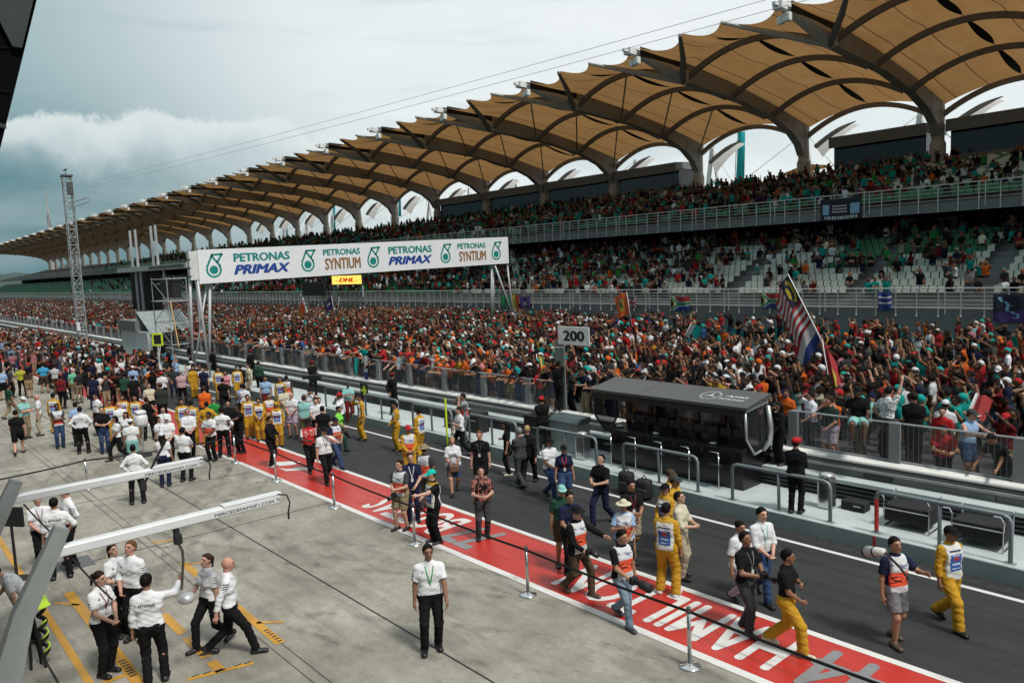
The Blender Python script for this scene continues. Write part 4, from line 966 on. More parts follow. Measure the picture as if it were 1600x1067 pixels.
MB().box(-190, 40, -4.0, -1.6, 10.2, 10.6).build('unseen_overhang', plain('facade_grey_glass', (0.28, 0.29, 0.29), 0.5), fin)  # unseen overhang, added with the wall to shade the apron
boomw = plain('boom_white_paint', (0.62, 0.635, 0.635), 0.35, var=0.05); boomg = plain('boom_arm_grey', (0.28, 0.305, 0.30), 0.35, 0.35, var=0.1)
for i, X in enumerate((-12.35, -16.05)):
    b = thing('garage_gantry', ['nearer white overhead boom on curved grey post at the bottom left', 'farther white overhead boom on grey post at the left edge'][i], 'gantry', (X, 0, 0), group='white equipment booms over the pit box')
    t = MB(); zt = 2.62
    t.prism([(-0.08, zt-.075), (0.07, zt-.075), (0.08, zt-.06), (0.08, zt+.05), (0.06, zt+.075), (-0.07, zt+.075), (-0.08, zt+.06)], 'y', 1.95, 5.32)
    t.build('boom', boomw, b)
    MB().prism([(-0.085, zt+.077), (0.085, zt+.077), (0.075, zt+.105), (-0.075, zt+.105)], 'y', 4.35, 5.34).build('boom_cover', boomw, b)
    vs, fs = text_mesh('MERCEDESAMGF1.COM', 0.14, 0, 0.02); MB().add([(0.0805+c, 4.70+a, zt-0.02+bb) for a, bb, c in fit(vs, 1.0, 0.05)], fs).build('lettering', plain('numeral_black', (0.012, 0.012, 0.012), 0.5), b)
    pts = [(0, 0.75, -0.05), (0, 1.05, 0.55), (0, 1.32, 1.30), (0, 1.50, 1.85), (0, 1.82, 2.45), (0, 2.08, 2.95)]
    MB().tube(pts, [2.3, 1.9, 1.35, 1.12, 1.0, 0.85], flat=(0.19, 0.23)).build('post', boomg, b)
    for p0, p1 in (((0.1315, 0.80), (0.1315, 2.2)),): pass
    MB().tube([(0.0, 2.15, 2.5), (0.05, 2.35, 2.15), (0.08, 2.62, 1.72)], 0.014, 6).build('hose', pad, b)
    MB().tube([(0.14, 5.25, zt+.1), (0.16, 5.40, zt+.06), (0.17, 5.44, zt-.08), (0.17, 5.40, zt-.24)], 0.014, 6).cbox((0.17, 5.40, zt-.30), 0.03, 0.03, 0.12, 0.008).build('hook_line', pad, b)
    y = 3.62 if i == 0 else 4.15
    MB().tube([(0.0, y, zt-.10), (0.02, y, zt-.2)], 0.05, 8).cbox((0.02, y+0.01, zt-.26), 0.10, 0.12, 0.16, .02).build('hose_clamp', pad, b)
    if i == 0:
        MB().tube([(0.02, y, zt-.3), (0.06, y+0.05, zt-.45), (0.06, y+0.05, zt-.6), (0.02, y+0.0, zt-1.08)], 0.022, 8).build('air_line', plain('air_line_bronze', (0.11, 0.10, 0.085), 0.4, 0.5), b)
        MB().lathe((0.02, y+0.06, zt-1.30), [(0.10, 0), (0.14, 0.04), (0.135, 0.09), (0.09, 0.14), (0.03, 0.15)], 20).build('lamp_head', plain('lamp_silver', (0.45, 0.46, 0.46), 0.35, 0.5), b, smooth=True)
    else:
        MB().tube([(0.02, y, zt-.28), (0.05, y+0.25, zt+.2), (0.1, y+.5, zt+0.62)], 0.025, 6).build('drop_arm', pad, b)
ml = thing('pit_lamp', 'silver hooded lamp unit standing among the white-shirted crew', 'lamp', tuple(at(225, 712, 0)))
MB().lathe((0, 0, 0), [(0.3, 0), (0.28, 0.05), (0.05, 0.08)], 16).build('foot', pad, ml); MB().tube([(0, 0, 0.05), (0, 0, 1.05)], 0.03, 8).build('stem', galv, ml)
MB().cbox((0, 0, 1.32), 0.52, 0.44, 0.5, 0.16).build('hood', boomw, ml, smooth=True); MB().cbox((0, 0, 1.62), 0.42, 0.34, 0.14, 0.06).build('hood_cap', boomw, ml, smooth=True)
# black board on a stand
bb = thing('display_board', 'black tilted board on a stand at the left edge', 'display', tuple(at(27, 905, 0)))
MB().tube([(0, 0, 0), (0, 0, 1.25)], 0.03, 8).build('stand', pad, bb); MB().lathe((0, 0, 0), [(0.25, 0), (0.25, 0.02), (0.05, 0.04)], 16).build('foot', pad, bb)
bdx = MB().cbox((0, 0, 1.42), 0.66, 0.05, 0.44, 0.015).build('panel', pad, bb); bdx.rotation_euler = (0, 0, 0.66)
MB().box(-.05, .05, 0.03, 0.034, 1.40, 1.44).build('badge', galv, bb).rotation_euler = (0, 0, 0.66)
# hose stand
hs = thing('hose_stand', 'black stand with hanging coiled hoses and fluorescent mat at bottom left', 'hose stand', tuple(at(52, 1040, 0)))
for dx, dy in ((-.16, 0), (.0, .12), (.14, -.05), (0.22, 0.15)): MB().tube([(dx, dy, 0.0), (dx*0.3, dy*0.3, 1.05)], 0.022, 6).build('leg', pad, hs)
MB().lathe((0, 0, 1.05), [(0.16, 0), (0.18, 0.04), (0.12, 0.1)], 14).build('head', pad, hs)
MB().tube([(0.10+0.05*math.sin(z*26), 0.18+0.05*math.cos(z*26), 1.0-z) for z in np.linspace(0, 0.9, 60)], 0.035, 6).build('hose', pad, hs, smooth=True)
MB().tube([(0.14+0.05*math.sin(z*26+2), 0.20+0.05*math.cos(z*26+2), 1.0-z) for z in np.linspace(0.2, 0.85, 50)], 0.014, 6).build('hose_marking', plain('fluo_green', (0.50, 0.75, 0.03), 0.5), hs, smooth=True)
MB().grid(lambda u, v: (-0.25+0.6*u, -0.1+0.4*v, 1.09+0.04*math.sin(u*7)*math.cos(v*5)), 8, 6).build('mat', plain('fluo_green', (0.50, 0.75, 0.03), 0.5), hs)
# drain cover in the pit box
tag(MB().box(-20.05, -19.25, 3.2, 3.85, 0.001, 0.010).build('drain_cover', plain('cover_grey', (0.10, 0.10, 0.105), 0.6)), 'dark grey rectangular drain cover in the pit box behind the crew', 'drain cover')
# ================================================================== FLAGS AND BANNERS
def flat(name, c, rough=0.75): return plain(name, c, rough, var=0.10, nscale=6)
FC = dict(red=flat('flag_red', (0.30, 0.015, 0.018)), white=flat('flag_white', (0.45, 0.45, 0.44)), blue=flat('flag_blue', (0.010, 0.03, 0.16)), navy=flat('flag_navy', (0.005, 0.007, 0.022)),
          yellow=flat('flag_yellow', (0.36, 0.25, 0.02)), green=flat('flag_green', (0.01, 0.16, 0.06)), black=flat('flag_black', (0.012, 0.012, 0.012)), teal=flat('flag_teal', (0.0, 0.30, 0.28)),
          orange=flat('flag_orange', (0.60, 0.10, 0.02)), purple=flat('flag_purple', (0.05, 0.02, 0.12)), ltblue=flat('flag_light_blue', (0.2, 0.35, 0.5)))
FK = list(FC)
def flag(label, top, foot, w_, h_, fn, hang=0.0, wave=0.10, res=(30, 22), group=None, sgn=1, yaw=0.0):
    """cloth fixed to a pole that runs from foot to top; fn(u,v) names the colour; hang pulls the free edge down"""
    top, foot = np.array(top, float), np.array(foot, float)
    t = thing('flag', label, 'flag', tuple(foot), group=group)
    MB().tube([(0, 0, 0), tuple(top-foot)], 0.018, 6).build('pole', capw, t, smooth=True)
    pd = (top-foot)/np.linalg.norm(top-foot); nu, nv = res; m = MB(); hd = np.array([sgn*math.cos(yaw), sgn*math.sin(yaw), 0])
    def P(u, v):
        b = (top-foot) - pd*h_*(1-v)
        return b + hd*w_*u*(1-hang*.55) + np.array([0, wave*math.sin(u*7+v*2.0)*u**0.5, -hang*w_*u**1.3 - 0.03*math.sin(u*9)])
    vs = [tuple(P(i/nu, j/nv)) for j in range(nv+1) for i in range(nu+1)]
    m.add(vs, [(j*(nu+1)+i, j*(nu+1)+i+1, (j+1)*(nu+1)+i+1, (j+1)*(nu+1)+i) for j in range(nv) for i in range(nu)])
    m.mi = [FK.index(fn((i+.5)/nu, (j+.5)/nv)) for j in range(nv) for i in range(nu)]
    m.build('cloth', [FC[k] for k in FK], t, smooth=True); return t
def my(u, v):
    if u < 0.5 and v > 3/7:
        a, b = u-0.22, (v-0.71)*0.55
        if 0.035 < math.hypot(a, b) < 0.13 and math.hypot(a-0.05, b) > 0.095: return 'yellow'
        if math.hypot(a-0.13, b) < 0.07: return 'yellow'
        return 'navy'
    return 'red' if int((1-v)*14) % 2 == 0 else 'white'
def tri(a, b, c): return lambda u, v: a if v > 2/3 else (b if v > 1/3 else c)
def za(u, v):
    w = abs(v-0.5); d = u*0.8 if u < 0.4 else 1
    if u < 0.22 and w < 0.5-u*2.0: return 'yellow' if w > 0.42-u*2.2 else 'black'
    arm = abs(w-max(0, 0.5-u*1.25))
    if arm < 0.10: return 'green'
    if arm < 0.17: return 'white'
    return 'red' if v > 0.5 else 'blue'
def uk(u, v):
    a, b = abs(u-.5)*2, abs(v-.5)
    if b < .10 or a < .12: return 'red'
    if b < .17 or a < .2: return 'white'
    dgn = abs(abs(u-.5)-abs(v-.5))
    return 'red' if dgn < .04 else ('white' if dgn < .10 else 'navy')
def shield(u, v):
    a, b = u-0.5, v-0.5
    if abs(a) < 0.17 and -0.30+abs(a)*0.6 < b < 0.28:
        if b > 0.2: return 'green' if a < -0.06 else ('white' if a < 0.06 else 'red')
        if (abs(a+0.01) < 0.045 and -0.16 < b < 0.12) or (abs(b+0.02-a) < 0.05 and abs(a) < 0.09): return 'black'
        return 'yellow'
    return 'orange'
def check(u, v): return 'black' if (int(u*8)+int(v*6)) % 2 else 'white'
def P3(px, py, Y): return tuple(aty(px, py, Y))
flag('large red and white striped flag with navy crescent corner on tilted pole', P3(1231, 428, 25), P3(1335, 632, 24.5), 1.1, 1.75, my, 0.95, 0.12, (44, 42), sgn=-1)
flag('red white and blue tricolour drooping below the striped flag', P3(1261, 488, 25), P3(1300, 566, 25), 1.3, 1.05, tri('red', 'white', 'blue'), 1.0, 0.1, sgn=-1)
flag('tilted red flag with yellow emblem beside the crowd barrier right', P3(1285, 532, 23.5), P3(1298, 612, 23.2), 1.0, 1.2, lambda u, v: 'yellow' if (abs(u-.6) < .12 and .1 < v < .6) else 'red', 0.9, 0.1)
flag('orange flag with yellow horse shield waved before the lower railing', P3(979, 456, 38), P3(988, 512, 38), 1.3, 1.45, shield, 0.3, 0.12, (40, 40), sgn=-1)
def wallflag(label, pxl, pyt, pxr, pyb, fn, res=(30, 20), Y=GY0-0.12, name='hanging_flag'):
    a, b = aty(pxl, pyt, Y), aty(pxr, pyb, Y); w_, h_ = b[0]-a[0], a[2]-b[2]
    m = MB().grid(lambda u, v: (w_*u, -0.05-0.05*math.sin(u*9+v*2), -h_*(1-v)-0.06*math.sin(math.pi*u)), *res)
    nu, nv = res; m.mi = [FK.index(fn((i+.5)/nu, (j+.5)/nv)) for j in range(nv) for i in range(nu)]
    return tag(m.build(name, [FC[k] for k in FK], smooth=True, loc=(a[0], a[1], a[2])), label, 'flag')
wallflag('green black and white y-striped flag on lower railing right of the orange flag', 1049, 463, 1078, 485, za)
wallflag('green black and white y-striped flag next to the striped flag on pole', 1190, 458, 1222, 480, za)
wallflag('union flag hanging on lower railing right of the orange flag', 979, 464, 996, 480, uk)
wallflag('yellow and red vertical banner on lower railing near the gantry leg', 802, 460, 812, 486, lambda u, v: 'yellow' if u < .55 else 'red')
wallflag('purple banner on lower railing beside the yellow and red one', 813, 463, 829, 480, lambda u, v: 'white' if (abs(u-.5) < .25 and abs(v-.4) < .2 and int(u*30) % 2) else 'purple')
wallflag('green banner on lower railing behind the gantry leg', 783, 461, 801, 478, lambda u, v: 'green')
wallflag('blue towel hanging on lower railing', 1373, 455, 1393, 484, lambda u, v: 'white' if abs(v-.4) < .06 or abs(v-.7) < .05 else 'blue')
wallflag('dark purple swirl-patterned banner at the right edge of lower railing', 1553, 459, 1612, 503, lambda u, v: 'ltblue' if abs((u-.42)*1.2+(v-.5)*.7+0.10*math.sin(v*17)) < .055+0.04*math.sin(u*40) and .15 < v < .9 else ('purple' if v < .3+.2*u else 'navy'), (50, 40))
wallflag('dark fan banner with pale panels on upper railing', 1283, 312, 1346, 341, lambda u, v: ('white' if (0.08 < v < 0.2 and .1 < u < .93 and int(u*46) % 3) else ('ltblue' if ((.05 < u < .22 or .74 < u < .96) and .25 < v < .72) else ('white' if (.27 < u < .66 and .3 < v < .8 and int(v*14) % 2 and int(u*60) % 4) else 'navy'))), (70, 30), GY1-0.12)
flag('chequered flag held above the far crowd', P3(469, 459, 30), P3(481, 500, 30), 0.9, 1.3, check, 0.6, 0.08, (16, 18))
flag('orange red flag in front of the chequered flag', P3(470, 470, 28), P3(462, 500, 28), 0.9, 1.3, lambda u, v: 'orange' if v > .3 else 'yellow', 0.5, 0.08, (12, 14), sgn=1)
flag('dark purple flag waved left of centre', P3(518, 462, 32), P3(524, 500, 32), 1.9, 1.0, lambda u, v: 'white' if abs(v-.5) < .08 and abs(u-.5) < .2 else 'purple', 0.45, 0.1, sgn=-1)
flag('union flag on a pole left of centre', P3(530, 464, 32), P3(526, 500, 32), 0.9, 1.5, uk, 0.5, 0.1, (24, 20), sgn=-1)
flag('plain orange flag waved over the left crowd', P3(433, 496, 27), P3(430, 516, 27), 1.5, 0.8, lambda u, v: 'orange', 0.1, 0.1, sgn=-1)
flag('teal flag held up beside the gantry leg', P3(391, 497, 24), P3(388, 520, 24), 0.9, 0.9, lambda u, v: 'teal', 0.2, 0.08, sgn=-1)
flag('flag with vertical red yellow and green stripes at the fence', P3(838, 553, 20.5), P3(845, 600, 20.2), 0.5, 1.3, lambda u, v: 'red' if u < .4 else ('yellow' if u < .7 else 'green'), 0.4, 0.05)
flag('white and teal flag waved over middle crowd', P3(1080, 505, 31), P3(1060, 545, 31), 0.8, 1.6, lambda u, v: 'white' if u < .45 else 'teal', 0.3, 0.08)
flag('bright red flag with white edge above the right fence', P3(1526, 614, 20.0), P3(1505, 660, 19.6), 0.42, 0.55, lambda u, v: 'white' if u < .12 else 'red', 0.3, 0.06)
def fencecloth(label, px, py0, py1, w_, fn, name='hanging_flag'):
    a = aty(px, py0, 18.45); b = aty(px, py1, 18.45); h_ = a[2]-b[2]
    m = MB().grid(lambda u, v: (w_*(u-.5)*(0.55+0.45*v)+0.03*math.sin(v*9), -0.06*(1-v)-0.03*math.sin(u*8), -h_*(1-v)), 10, 20)
    m.mi = [FK.index(fn((i+.5)/10, (j+.5)/20)) for j in range(20) for i in range(10)]
    tag(m.build(name, [FC[k] for k in FK], smooth=True, loc=tuple(a)), label, 'flag')
fencecloth('teal pennant hanging over the fence left of the long scarf', 557, 560, 585, 0.5, lambda u, v: 'teal')
fencecloth('long white blue and teal scarf hanging over fence above arrow board', 572, 556, 612, 0.5, lambda u, v: 'teal' if v < .25 else ('blue' if (v < .55 or abs(u-.5) > .42) else ('navy' if abs(v-.7) < .05 else 'white')))
fencecloth('white poster with small drawing held over the fence', 624, 558, 577, 0.62, lambda u, v: 'ltblue' if math.hypot(u-.5, v-.5) < .22 and int(u*20+v*14) % 2 else 'white', 'poster')
fencecloth('teal cap-shaped cloth hanging on fence beside gantry leg', 370, 527, 538, 0.7, lambda u, v: 'teal')
# ================================================================== PEOPLE: one continuous surface per body, grown from a posed skeleton
def V3(*a): return np.array(a, float)
class Field:
    """smooth union of tapered limbs on a grid, then one closed surface"""
    def __init__(s, h): s.h = h; s.pr = []
    def cap(s, a, b, ra, rb, k=0.025, n=None, q=1.0, cut=None):
        """tapered limb a-b; n,q flatten it along n; cut = plane (point, normal) that trims the far side"""
        s.pr.append((np.asarray(a, float), np.asarray(b, float), ra, rb, k, None if n is None else np.asarray(n, float), q, cut)); return s
    def ball(s, c, r, **k): return s.cap(c, np.asarray(c, float)+1e-5, r, r, **k)
    def run(s, ground=None, extra_cut=None):
        h = s.h; lo = np.min([np.minimum(a-ra, b-rb) for a, b, ra, rb, *_ in s.pr], 0)-3*h; hi = np.max([np.maximum(a+ra, b+rb) for a, b, ra, rb, *_ in s.pr], 0)+3*h
        dim = np.ceil((hi-lo)/h).astype(int)+1
        F = np.full(dim, 1.0, np.float32); ax = [lo[i]+h*np.arange(dim[i]) for i in range(3)]
        for a, b, ra, rb, k, n, q, cut in s.pr:
            mg = max(ra, rb)+k+2*h
            i0 = np.maximum(((np.minimum(a, b)-mg-lo)/h).astype(int), 0); i1 = np.minimum(((np.maximum(a, b)+mg-lo)/h).astype(int)+2, dim)
            sl = tuple(slice(i0[i], i1[i]) for i in range(3))
            X = ax[0][sl[0]][:, None, None].astype(np.float32); Y = ax[1][sl[1]][None, :, None].astype(np.float32); Z = ax[2][sl[2]][None, None, :].astype(np.float32)
            d = b-a; L2 = max(float(d@d), 1e-12)
            px, py, pz = X-a[0], Y-a[1], Z-a[2]
            t = np.clip((px*d[0]+py*d[1]+pz*d[2])/L2, 0, 1)
            ex, ey, ez = px-t*d[0], py-t*d[1], pz-t*d[2]
            e2 = ex*ex+ey*ey+ez*ez
            if n is not None:
                en = ex*n[0]+ey*n[1]+ez*n[2]; e2 = e2+(q*q-1)*en*en
            D = np.sqrt(np.maximum(e2, 0))-(ra+t*(rb-ra))
            if cut is not None:
                c0, cn = cut; D = np.maximum(D, (X-c0[0])*cn[0]+(Y-c0[1])*cn[1]+(Z-c0[2])*cn[2])
            G = F[sl]; hh = np.clip(0.5+0.5*(G-D)/k, 0, 1)
            F[sl] = G*(1-hh)+D*hh-k*hh*(1-hh)
        for c0, cn in (extra_cut or []):
            F = np.maximum(F, ((ax[0]-c0[0])*cn[0])[:, None, None].astype(np.float32)+((ax[1]-c0[1])*cn[1])[None, :, None].astype(np.float32)+((ax[2]-c0[2])*cn[2])[None, None, :].astype(np.float32))
        if ground is not None: F = np.maximum(F, (ground-ax[2])[None, None, :].astype(np.float32))
        F[0], F[-1], F[:, 0], F[:, -1], F[:, :, 0], F[:, :, -1] = 1, 1, 1, 1, 1, 1
        return nets(F, lo, h)
def nets(F, lo, h):
    sgn = F < 0; n = np.array(F.shape)-1
    cnt = np.zeros(n, np.int8); sh = [(i, j, k) for i in (0, 1) for j in (0, 1) for k in (0, 1)]
    def S_(A, o): return A[o[0]:o[0]+n[0], o[1]:o[1]+n[1], o[2]:o[2]+n[2]]
    for o in sh: cnt += S_(sgn, o)
    I = np.argwhere((cnt > 0) & (cnt < 8))
    if len(I) == 0: return np.zeros((0, 3)), np.zeros((0, 4), int)
    vid = np.full(n, -1, np.int32); vid[I[:, 0], I[:, 1], I[:, 2]] = np.arange(len(I))
    val = {o: F[I[:, 0]+o[0], I[:, 1]+o[1], I[:, 2]+o[2]] for o in sh}
    acc = np.zeros((len(I), 3)); c = np.zeros(len(I))
    for o in sh:
        for ax in range(3):
            if o[ax]: continue
            o2 = tuple(1 if i == ax else o[i] for i in range(3)); f0, f1 = val[o], val[o2]
            mk = (f0 < 0) != (f1 < 0); t = np.where(mk, f0/np.where(mk, f0-f1, 1), 0)
            P = np.array(o, float)[None, :].repeat(len(I), 0); P[:, ax] += t
            acc += P*mk[:, None]; c += mk
    V = (I+acc/np.maximum(c, 1)[:, None])*h+lo
    Q = []
    for ax in range(3):
        b, d = (ax+1) % 3, (ax+2) % 3
        a0 = [slice(None)]*3; a1 = [slice(None)]*3; a0[ax] = slice(0, -1); a1[ax] = slice(1, None)
        ch = sgn[tuple(a0)] != sgn[tuple(a1)]; E = np.argwhere(ch)
        E = E[(E[:, b] > 0) & (E[:, d] > 0) & (E[:, b] < n[b]) & (E[:, d] < n[d])]
        ids = []
        for db, dd in ((1, 1), (0, 1), (0, 0), (1, 0)):
            e = E.copy(); e[:, b] -= db; e[:, d] -= dd; ids.append(vid[e[:, 0], e[:, 1], e[:, 2]])
        q = np.stack(ids, 1); fl = sgn[E[:, 0], E[:, 1], E[:, 2]]
        q[~fl] = q[~fl][:, ::-1]; Q.append(q)
    Q = np.concatenate(Q); Q = Q[(Q >= 0).all(1)]
    return V, Q
def rotx(a): c, s = math.cos(a), math.sin(a); return np.array([[1, 0, 0], [0, c, -s], [0, s, c]])
def rotz(a): c, s = math.cos(a), math.sin(a); return np.array([[c, -s, 0], [s, c, 0], [0, 0, 1]])
def roty(a): c, s = math.cos(a), math.sin(a); return np.array([[c, 0, s], [0, 1, 0], [-s, 0, c]])
def ik(S_, T, l1, l2, pole):
    d = T-S_; L_ = np.linalg.norm(d); L_ = max(L_, 1e-6)
    if L_ > (l1+l2)*0.995: T = S_+d/L_*(l1+l2)*0.995; d = T-S_; L_ = np.linalg.norm(d)
    u = d/L_; a = (l1*l1-l2*l2+L_*L_)/(2*L_); hgt = math.sqrt(max(l1*l1-a*a, 0))
    p = pole-u*(pole@u); p = p/max(np.linalg.norm(p), 1e-6)
    return S_+u*a+p*hgt, T
# hand targets: (side x, forward y, height z) for the right hand in a 1.76 m body facing +y; elbow pole
ARM = {
    'down': ((0.27, 0.05, 0.80), (0.4, -0.8, 0)), 'swing_f': ((0.24, 0.26, 0.90), (0.4, -1, -.3)), 'swing_b': ((0.27, -0.20, 0.86), (0.6, -1, 0)),
    'phone': ((0.07, 0.30, 1.12), (0.7, -0.3, -0.8)), 'chest': ((0.05, 0.22, 1.22), (0.8, -0.2, -0.6)), 'waist': ((0.06, 0.24, 0.98), (0.8, -0.4, -0.3)), 'cross': ((-0.13, 0.20, 1.17), (0.8, 0.2, -0.7)),
    'hip': ((0.19, 0.04, 1.00), (1, -0.5, 0.1)), 'behind': ((0.04, -0.19, 0.95), (1, -0.3, 0)), 'pocket': ((0.21, 0.08, 0.87), (0.7, -1, 0)),
    'eye': ((0.09, 0.20, 1.58), (0.8, 0.2, -0.9)), 'head': ((0.13, 0.10, 1.66), (1, 0.3, -0.2)), 'up': ((0.24, 0.16, 2.02), (0.8, 0.3, 0)), 'upfwd': ((0.16, 0.45, 1.80), (0.8, 0, -0.6)), 'side': ((0.62, 0.22, 1.50), (0, -0.6, -0.8)),
    'fwd': ((0.18, 0.52, 1.30), (0.6, 0, -1)), 'rail': ((0.20, 0.44, 1.30), (1, 0, -0.8)), 'rail_in': ((0.03, 0.42, 1.30), (1, 0, -0.8)), 'reach': ((0.26, 0.60, 1.22), (0.5, 0, -1)), 'carry': ((0.30, 0.12, 0.86), (0.5, -1, 0)), 'shoulder': ((0.20, 0.14, 1.50), (0.9, 0.2, -0.8)),
    'knee': ((0.18, 0.42, 0.72), (0.8, -0.2, 0.3)), 'low': ((0.22, 0.45, 0.70), (0.8, -0.3, 0)), 'point': ((0.25, 0.55, 1.45), (0.6, 0, -1)),
}
LEG = {'stand': ((0.10, 0.02), (0.10, -0.02)), 'wide': ((0.17, 0.0), (0.15, 0.03)), 'walk': ((0.09, 0.30), (0.09, -0.30)), 'walk2': ((0.09, -0.26), (0.09, 0.28)), 'step': ((0.11, 0.16), (0.10, -0.14)), 'shift': ((0.14, 0.08), (0.09, -0.03)), 'long': ((0.09, 0.40), (0.09, -0.38))}
class Pose:
    def __init__(s, legs='stand', R='down', L='down', lean=0.0, yaw=0.0, pitch=0.0, tilt=0.0, twist=0.0, fat=1.0, sit=None, fem=False):
        s.legs, s.R, s.L, s.lean, s.yaw, s.pitch, s.tilt, s.twist, s.fat, s.sit, s.fem = legs, R, L, lean, yaw, pitch, tilt, twist, fat, sit, fem
        s.solve()
    def solve(s):
        f = s.fat; lg = LEG[s.legs]; dz = -0.5*0.06*max(abs(lg[0][1]), abs(lg[1][1]))/0.15
        s.hz = 0.95+dz if not s.sit else s.sit
        TR = rotz(s.twist) @ rotx(-s.lean); piv = V3(0, 0, s.hz)
        s.T = lambda p: piv+TR @ (np.asarray(p, float)+V3(0, 0, s.hz-0.95)-piv); s.TR = TR
        s.fw = TR @ V3(0, 1, 0)
        sw = 0.158 if s.fem else 0.182
        s.sh = {1: s.T((sw, 0, 1.405)), -1: s.T((-sw, 0, 1.405))}
        s.hip = {1: V3(0.092, 0, s.hz-0.02), -1: V3(-0.092, 0, s.hz-0.02)}
        s.kn, s.an, s.el, s.wr = {}, {}, {}, {}
        for i, sd in enumerate((1, -1)):
            if s.sit:
                s.an[sd] = V3(sd*0.13, 0.36+0.08*i, 0.085+0.12*i if s.sit > 0.9 else 0.085); s.kn[sd], s.an[sd] = ik(s.hip[sd], s.an[sd], 0.43, 0.42, V3(sd*0.1, 1, 0.6))
            else:
                x, y = lg[i]; lift = 0.06 if y < -0.2 else 0.0
                s.an[sd] = V3(sd*x, y-0.02, 0.085+lift); s.kn[sd], s.an[sd] = ik(s.hip[sd], s.an[sd], 0.44, 0.425, V3(sd*0.12, 1, 0))
            nm = s.R if sd == 1 else s.L
            tg, pl = (ARM[nm] if isinstance(nm, str) else nm)
            tgt = s.T((sd*tg[0], tg[1], tg[2])); s.el[sd], s.wr[sd] = ik(s.sh[sd], tgt, 0.285, 0.255, TR @ V3(sd*pl[0], pl[1], pl[2]))
        s.neck = s.T((0, 0.0, 1.49)); HR = TR @ rotz(s.yaw) @ rotx(-s.pitch) @ roty(s.tilt); s.HR = HR
        s.hc = s.T((0, 0.012, 1.535)) + HR @ V3(0, 0.012, 0.115)
    def H(s, x, y, z): return s.hc+s.HR @ V3(x, y, z)       # head frame, origin at the head's centre
    def torso(s, F, g=0.0, k=0.04):
        f = s.fat; n = s.fw; T = s.T; w = 0.9 if s.fem else 1.0
        hipw = 0.085 if not s.fem else 0.092
        F.cap(T((-hipw, 0, 0.95)), T((hipw, 0, 0.95)), 0.115*f+g, 0.115*f+g, k=k, n=n, q=1.12)
        F.cap(T((-0.055*f, 0.012*f, 1.10)), T((0.055*f, 0.012*f, 1.10)), 0.105*f*w+g, 0.105*f*w+g, k=0.07, n=n, q=1.08)
        F.cap(T((-0.085*w, 0.005, 1.29)), T((0.085*w, 0.005, 1.29)), 0.118*w*(0.5+0.5*f)+g, 0.118*w*(0.5+0.5*f)+g, k=0.07, n=n, q=1.12)
        F.cap(T((-0.115*w, -0.005, 1.385)), T((0.115*w, -0.005, 1.385)), 0.072+g*.8, 0.072+g*.8, k=0.05)
        for sd in (-1, 1): F.cap(T((sd*0.02, -0.01, 1.46)), T((sd*0.15*w, -0.005, 1.405)), 0.045+g*.6, 0.045+g*.5, k=0.04)
        if s.fem:
            for sd in (-1, 1): F.ball(T((sd*0.07, 0.075, 1.28)), 0.062+g, k=0.04)
        F.cap(T((0, 0, 1.42)), T((0, 0.0, 1.485)), 0.085+g*.6, 0.062+g*.6, k=0.04)
    def arm(s, F, sd, g=0.0, to=1.0):
        """upper arm and forearm; to = share of the arm that is covered (0.5 ends above the elbow)"""
        f = 0.9+0.1*s.fat-(0.08 if s.fem else 0); S_, E, W = s.sh[sd], s.el[sd], s.wr[sd]
        if to <= 0.5:
            B = S_+(E-S_)*(to*2); d = (E-S_)/np.linalg.norm(E-S_)
            F.cap(S_, B+d*0.06, 0.054*f+g*.8, 0.052*f+g*1.2, k=0.03, cut=(B, d)); return
        F.cap(S_, E, 0.054*f+g*.8, 0.042*f+g, k=0.03)
        B = E+(W-E)*((to-0.5)*2); d = (W-E)/np.linalg.norm(W-E)
        F.cap(E, B, 0.043*f+g, (0.043-0.014*(to-.5)*2)*f+g, k=0.02, cut=(B, d) if g else None)
    def leg(s, F, sd, g=0.0, to=1.0, flare=0.0):
        f = 0.75+0.25*s.fat; Hh, K, A = s.hip[sd], s.kn[sd], s.an[sd]
        if to <= 0.55:
            B = Hh+(K-Hh)*to/0.5; d = (K-Hh)/np.linalg.norm(K-Hh)
            F.cap(Hh, B+d*0.08, 0.095*f+g, 0.066*f+g*1.6, k=0.04, cut=(B, d)); return
        F.cap(Hh, K, 0.090*f+g, 0.060*f+g, k=0.04)
        F.cap(K, A+(A-K)*0.0, 0.058*f+g, (0.040*f+g+flare), k=0.025, cut=(A+V3(0, 0, -0.03), V3(0, 0, -1)) if g else None)
        if not g: F.cap(K+(A-K)*0.15+V3(0, -0.02, 0), K+(A-K)*0.5+V3(0, -0.015, 0), 0.05*f, 0.042*f, k=0.03)
    def foot(s, F, sd, g=0.0):
        A = s.an[sd]; d = A-s.kn[sd]; tip = V3(sd*0.02, 0.165, -0.052); heel = V3(0, -0.045, -0.05)
        if A[2] > 0.12: tip = V3(sd*0.02, 0.13, -0.10); heel = V3(0, -0.06, -0.02)
        F.cap(A+V3(0, 0, -0.02), A+heel, 0.040+g, 0.036+g, k=0.02); F.cap(A+heel, A+tip, 0.040+g, 0.032+g, k=0.03, n=V3(1, 0, 0), q=0.85)
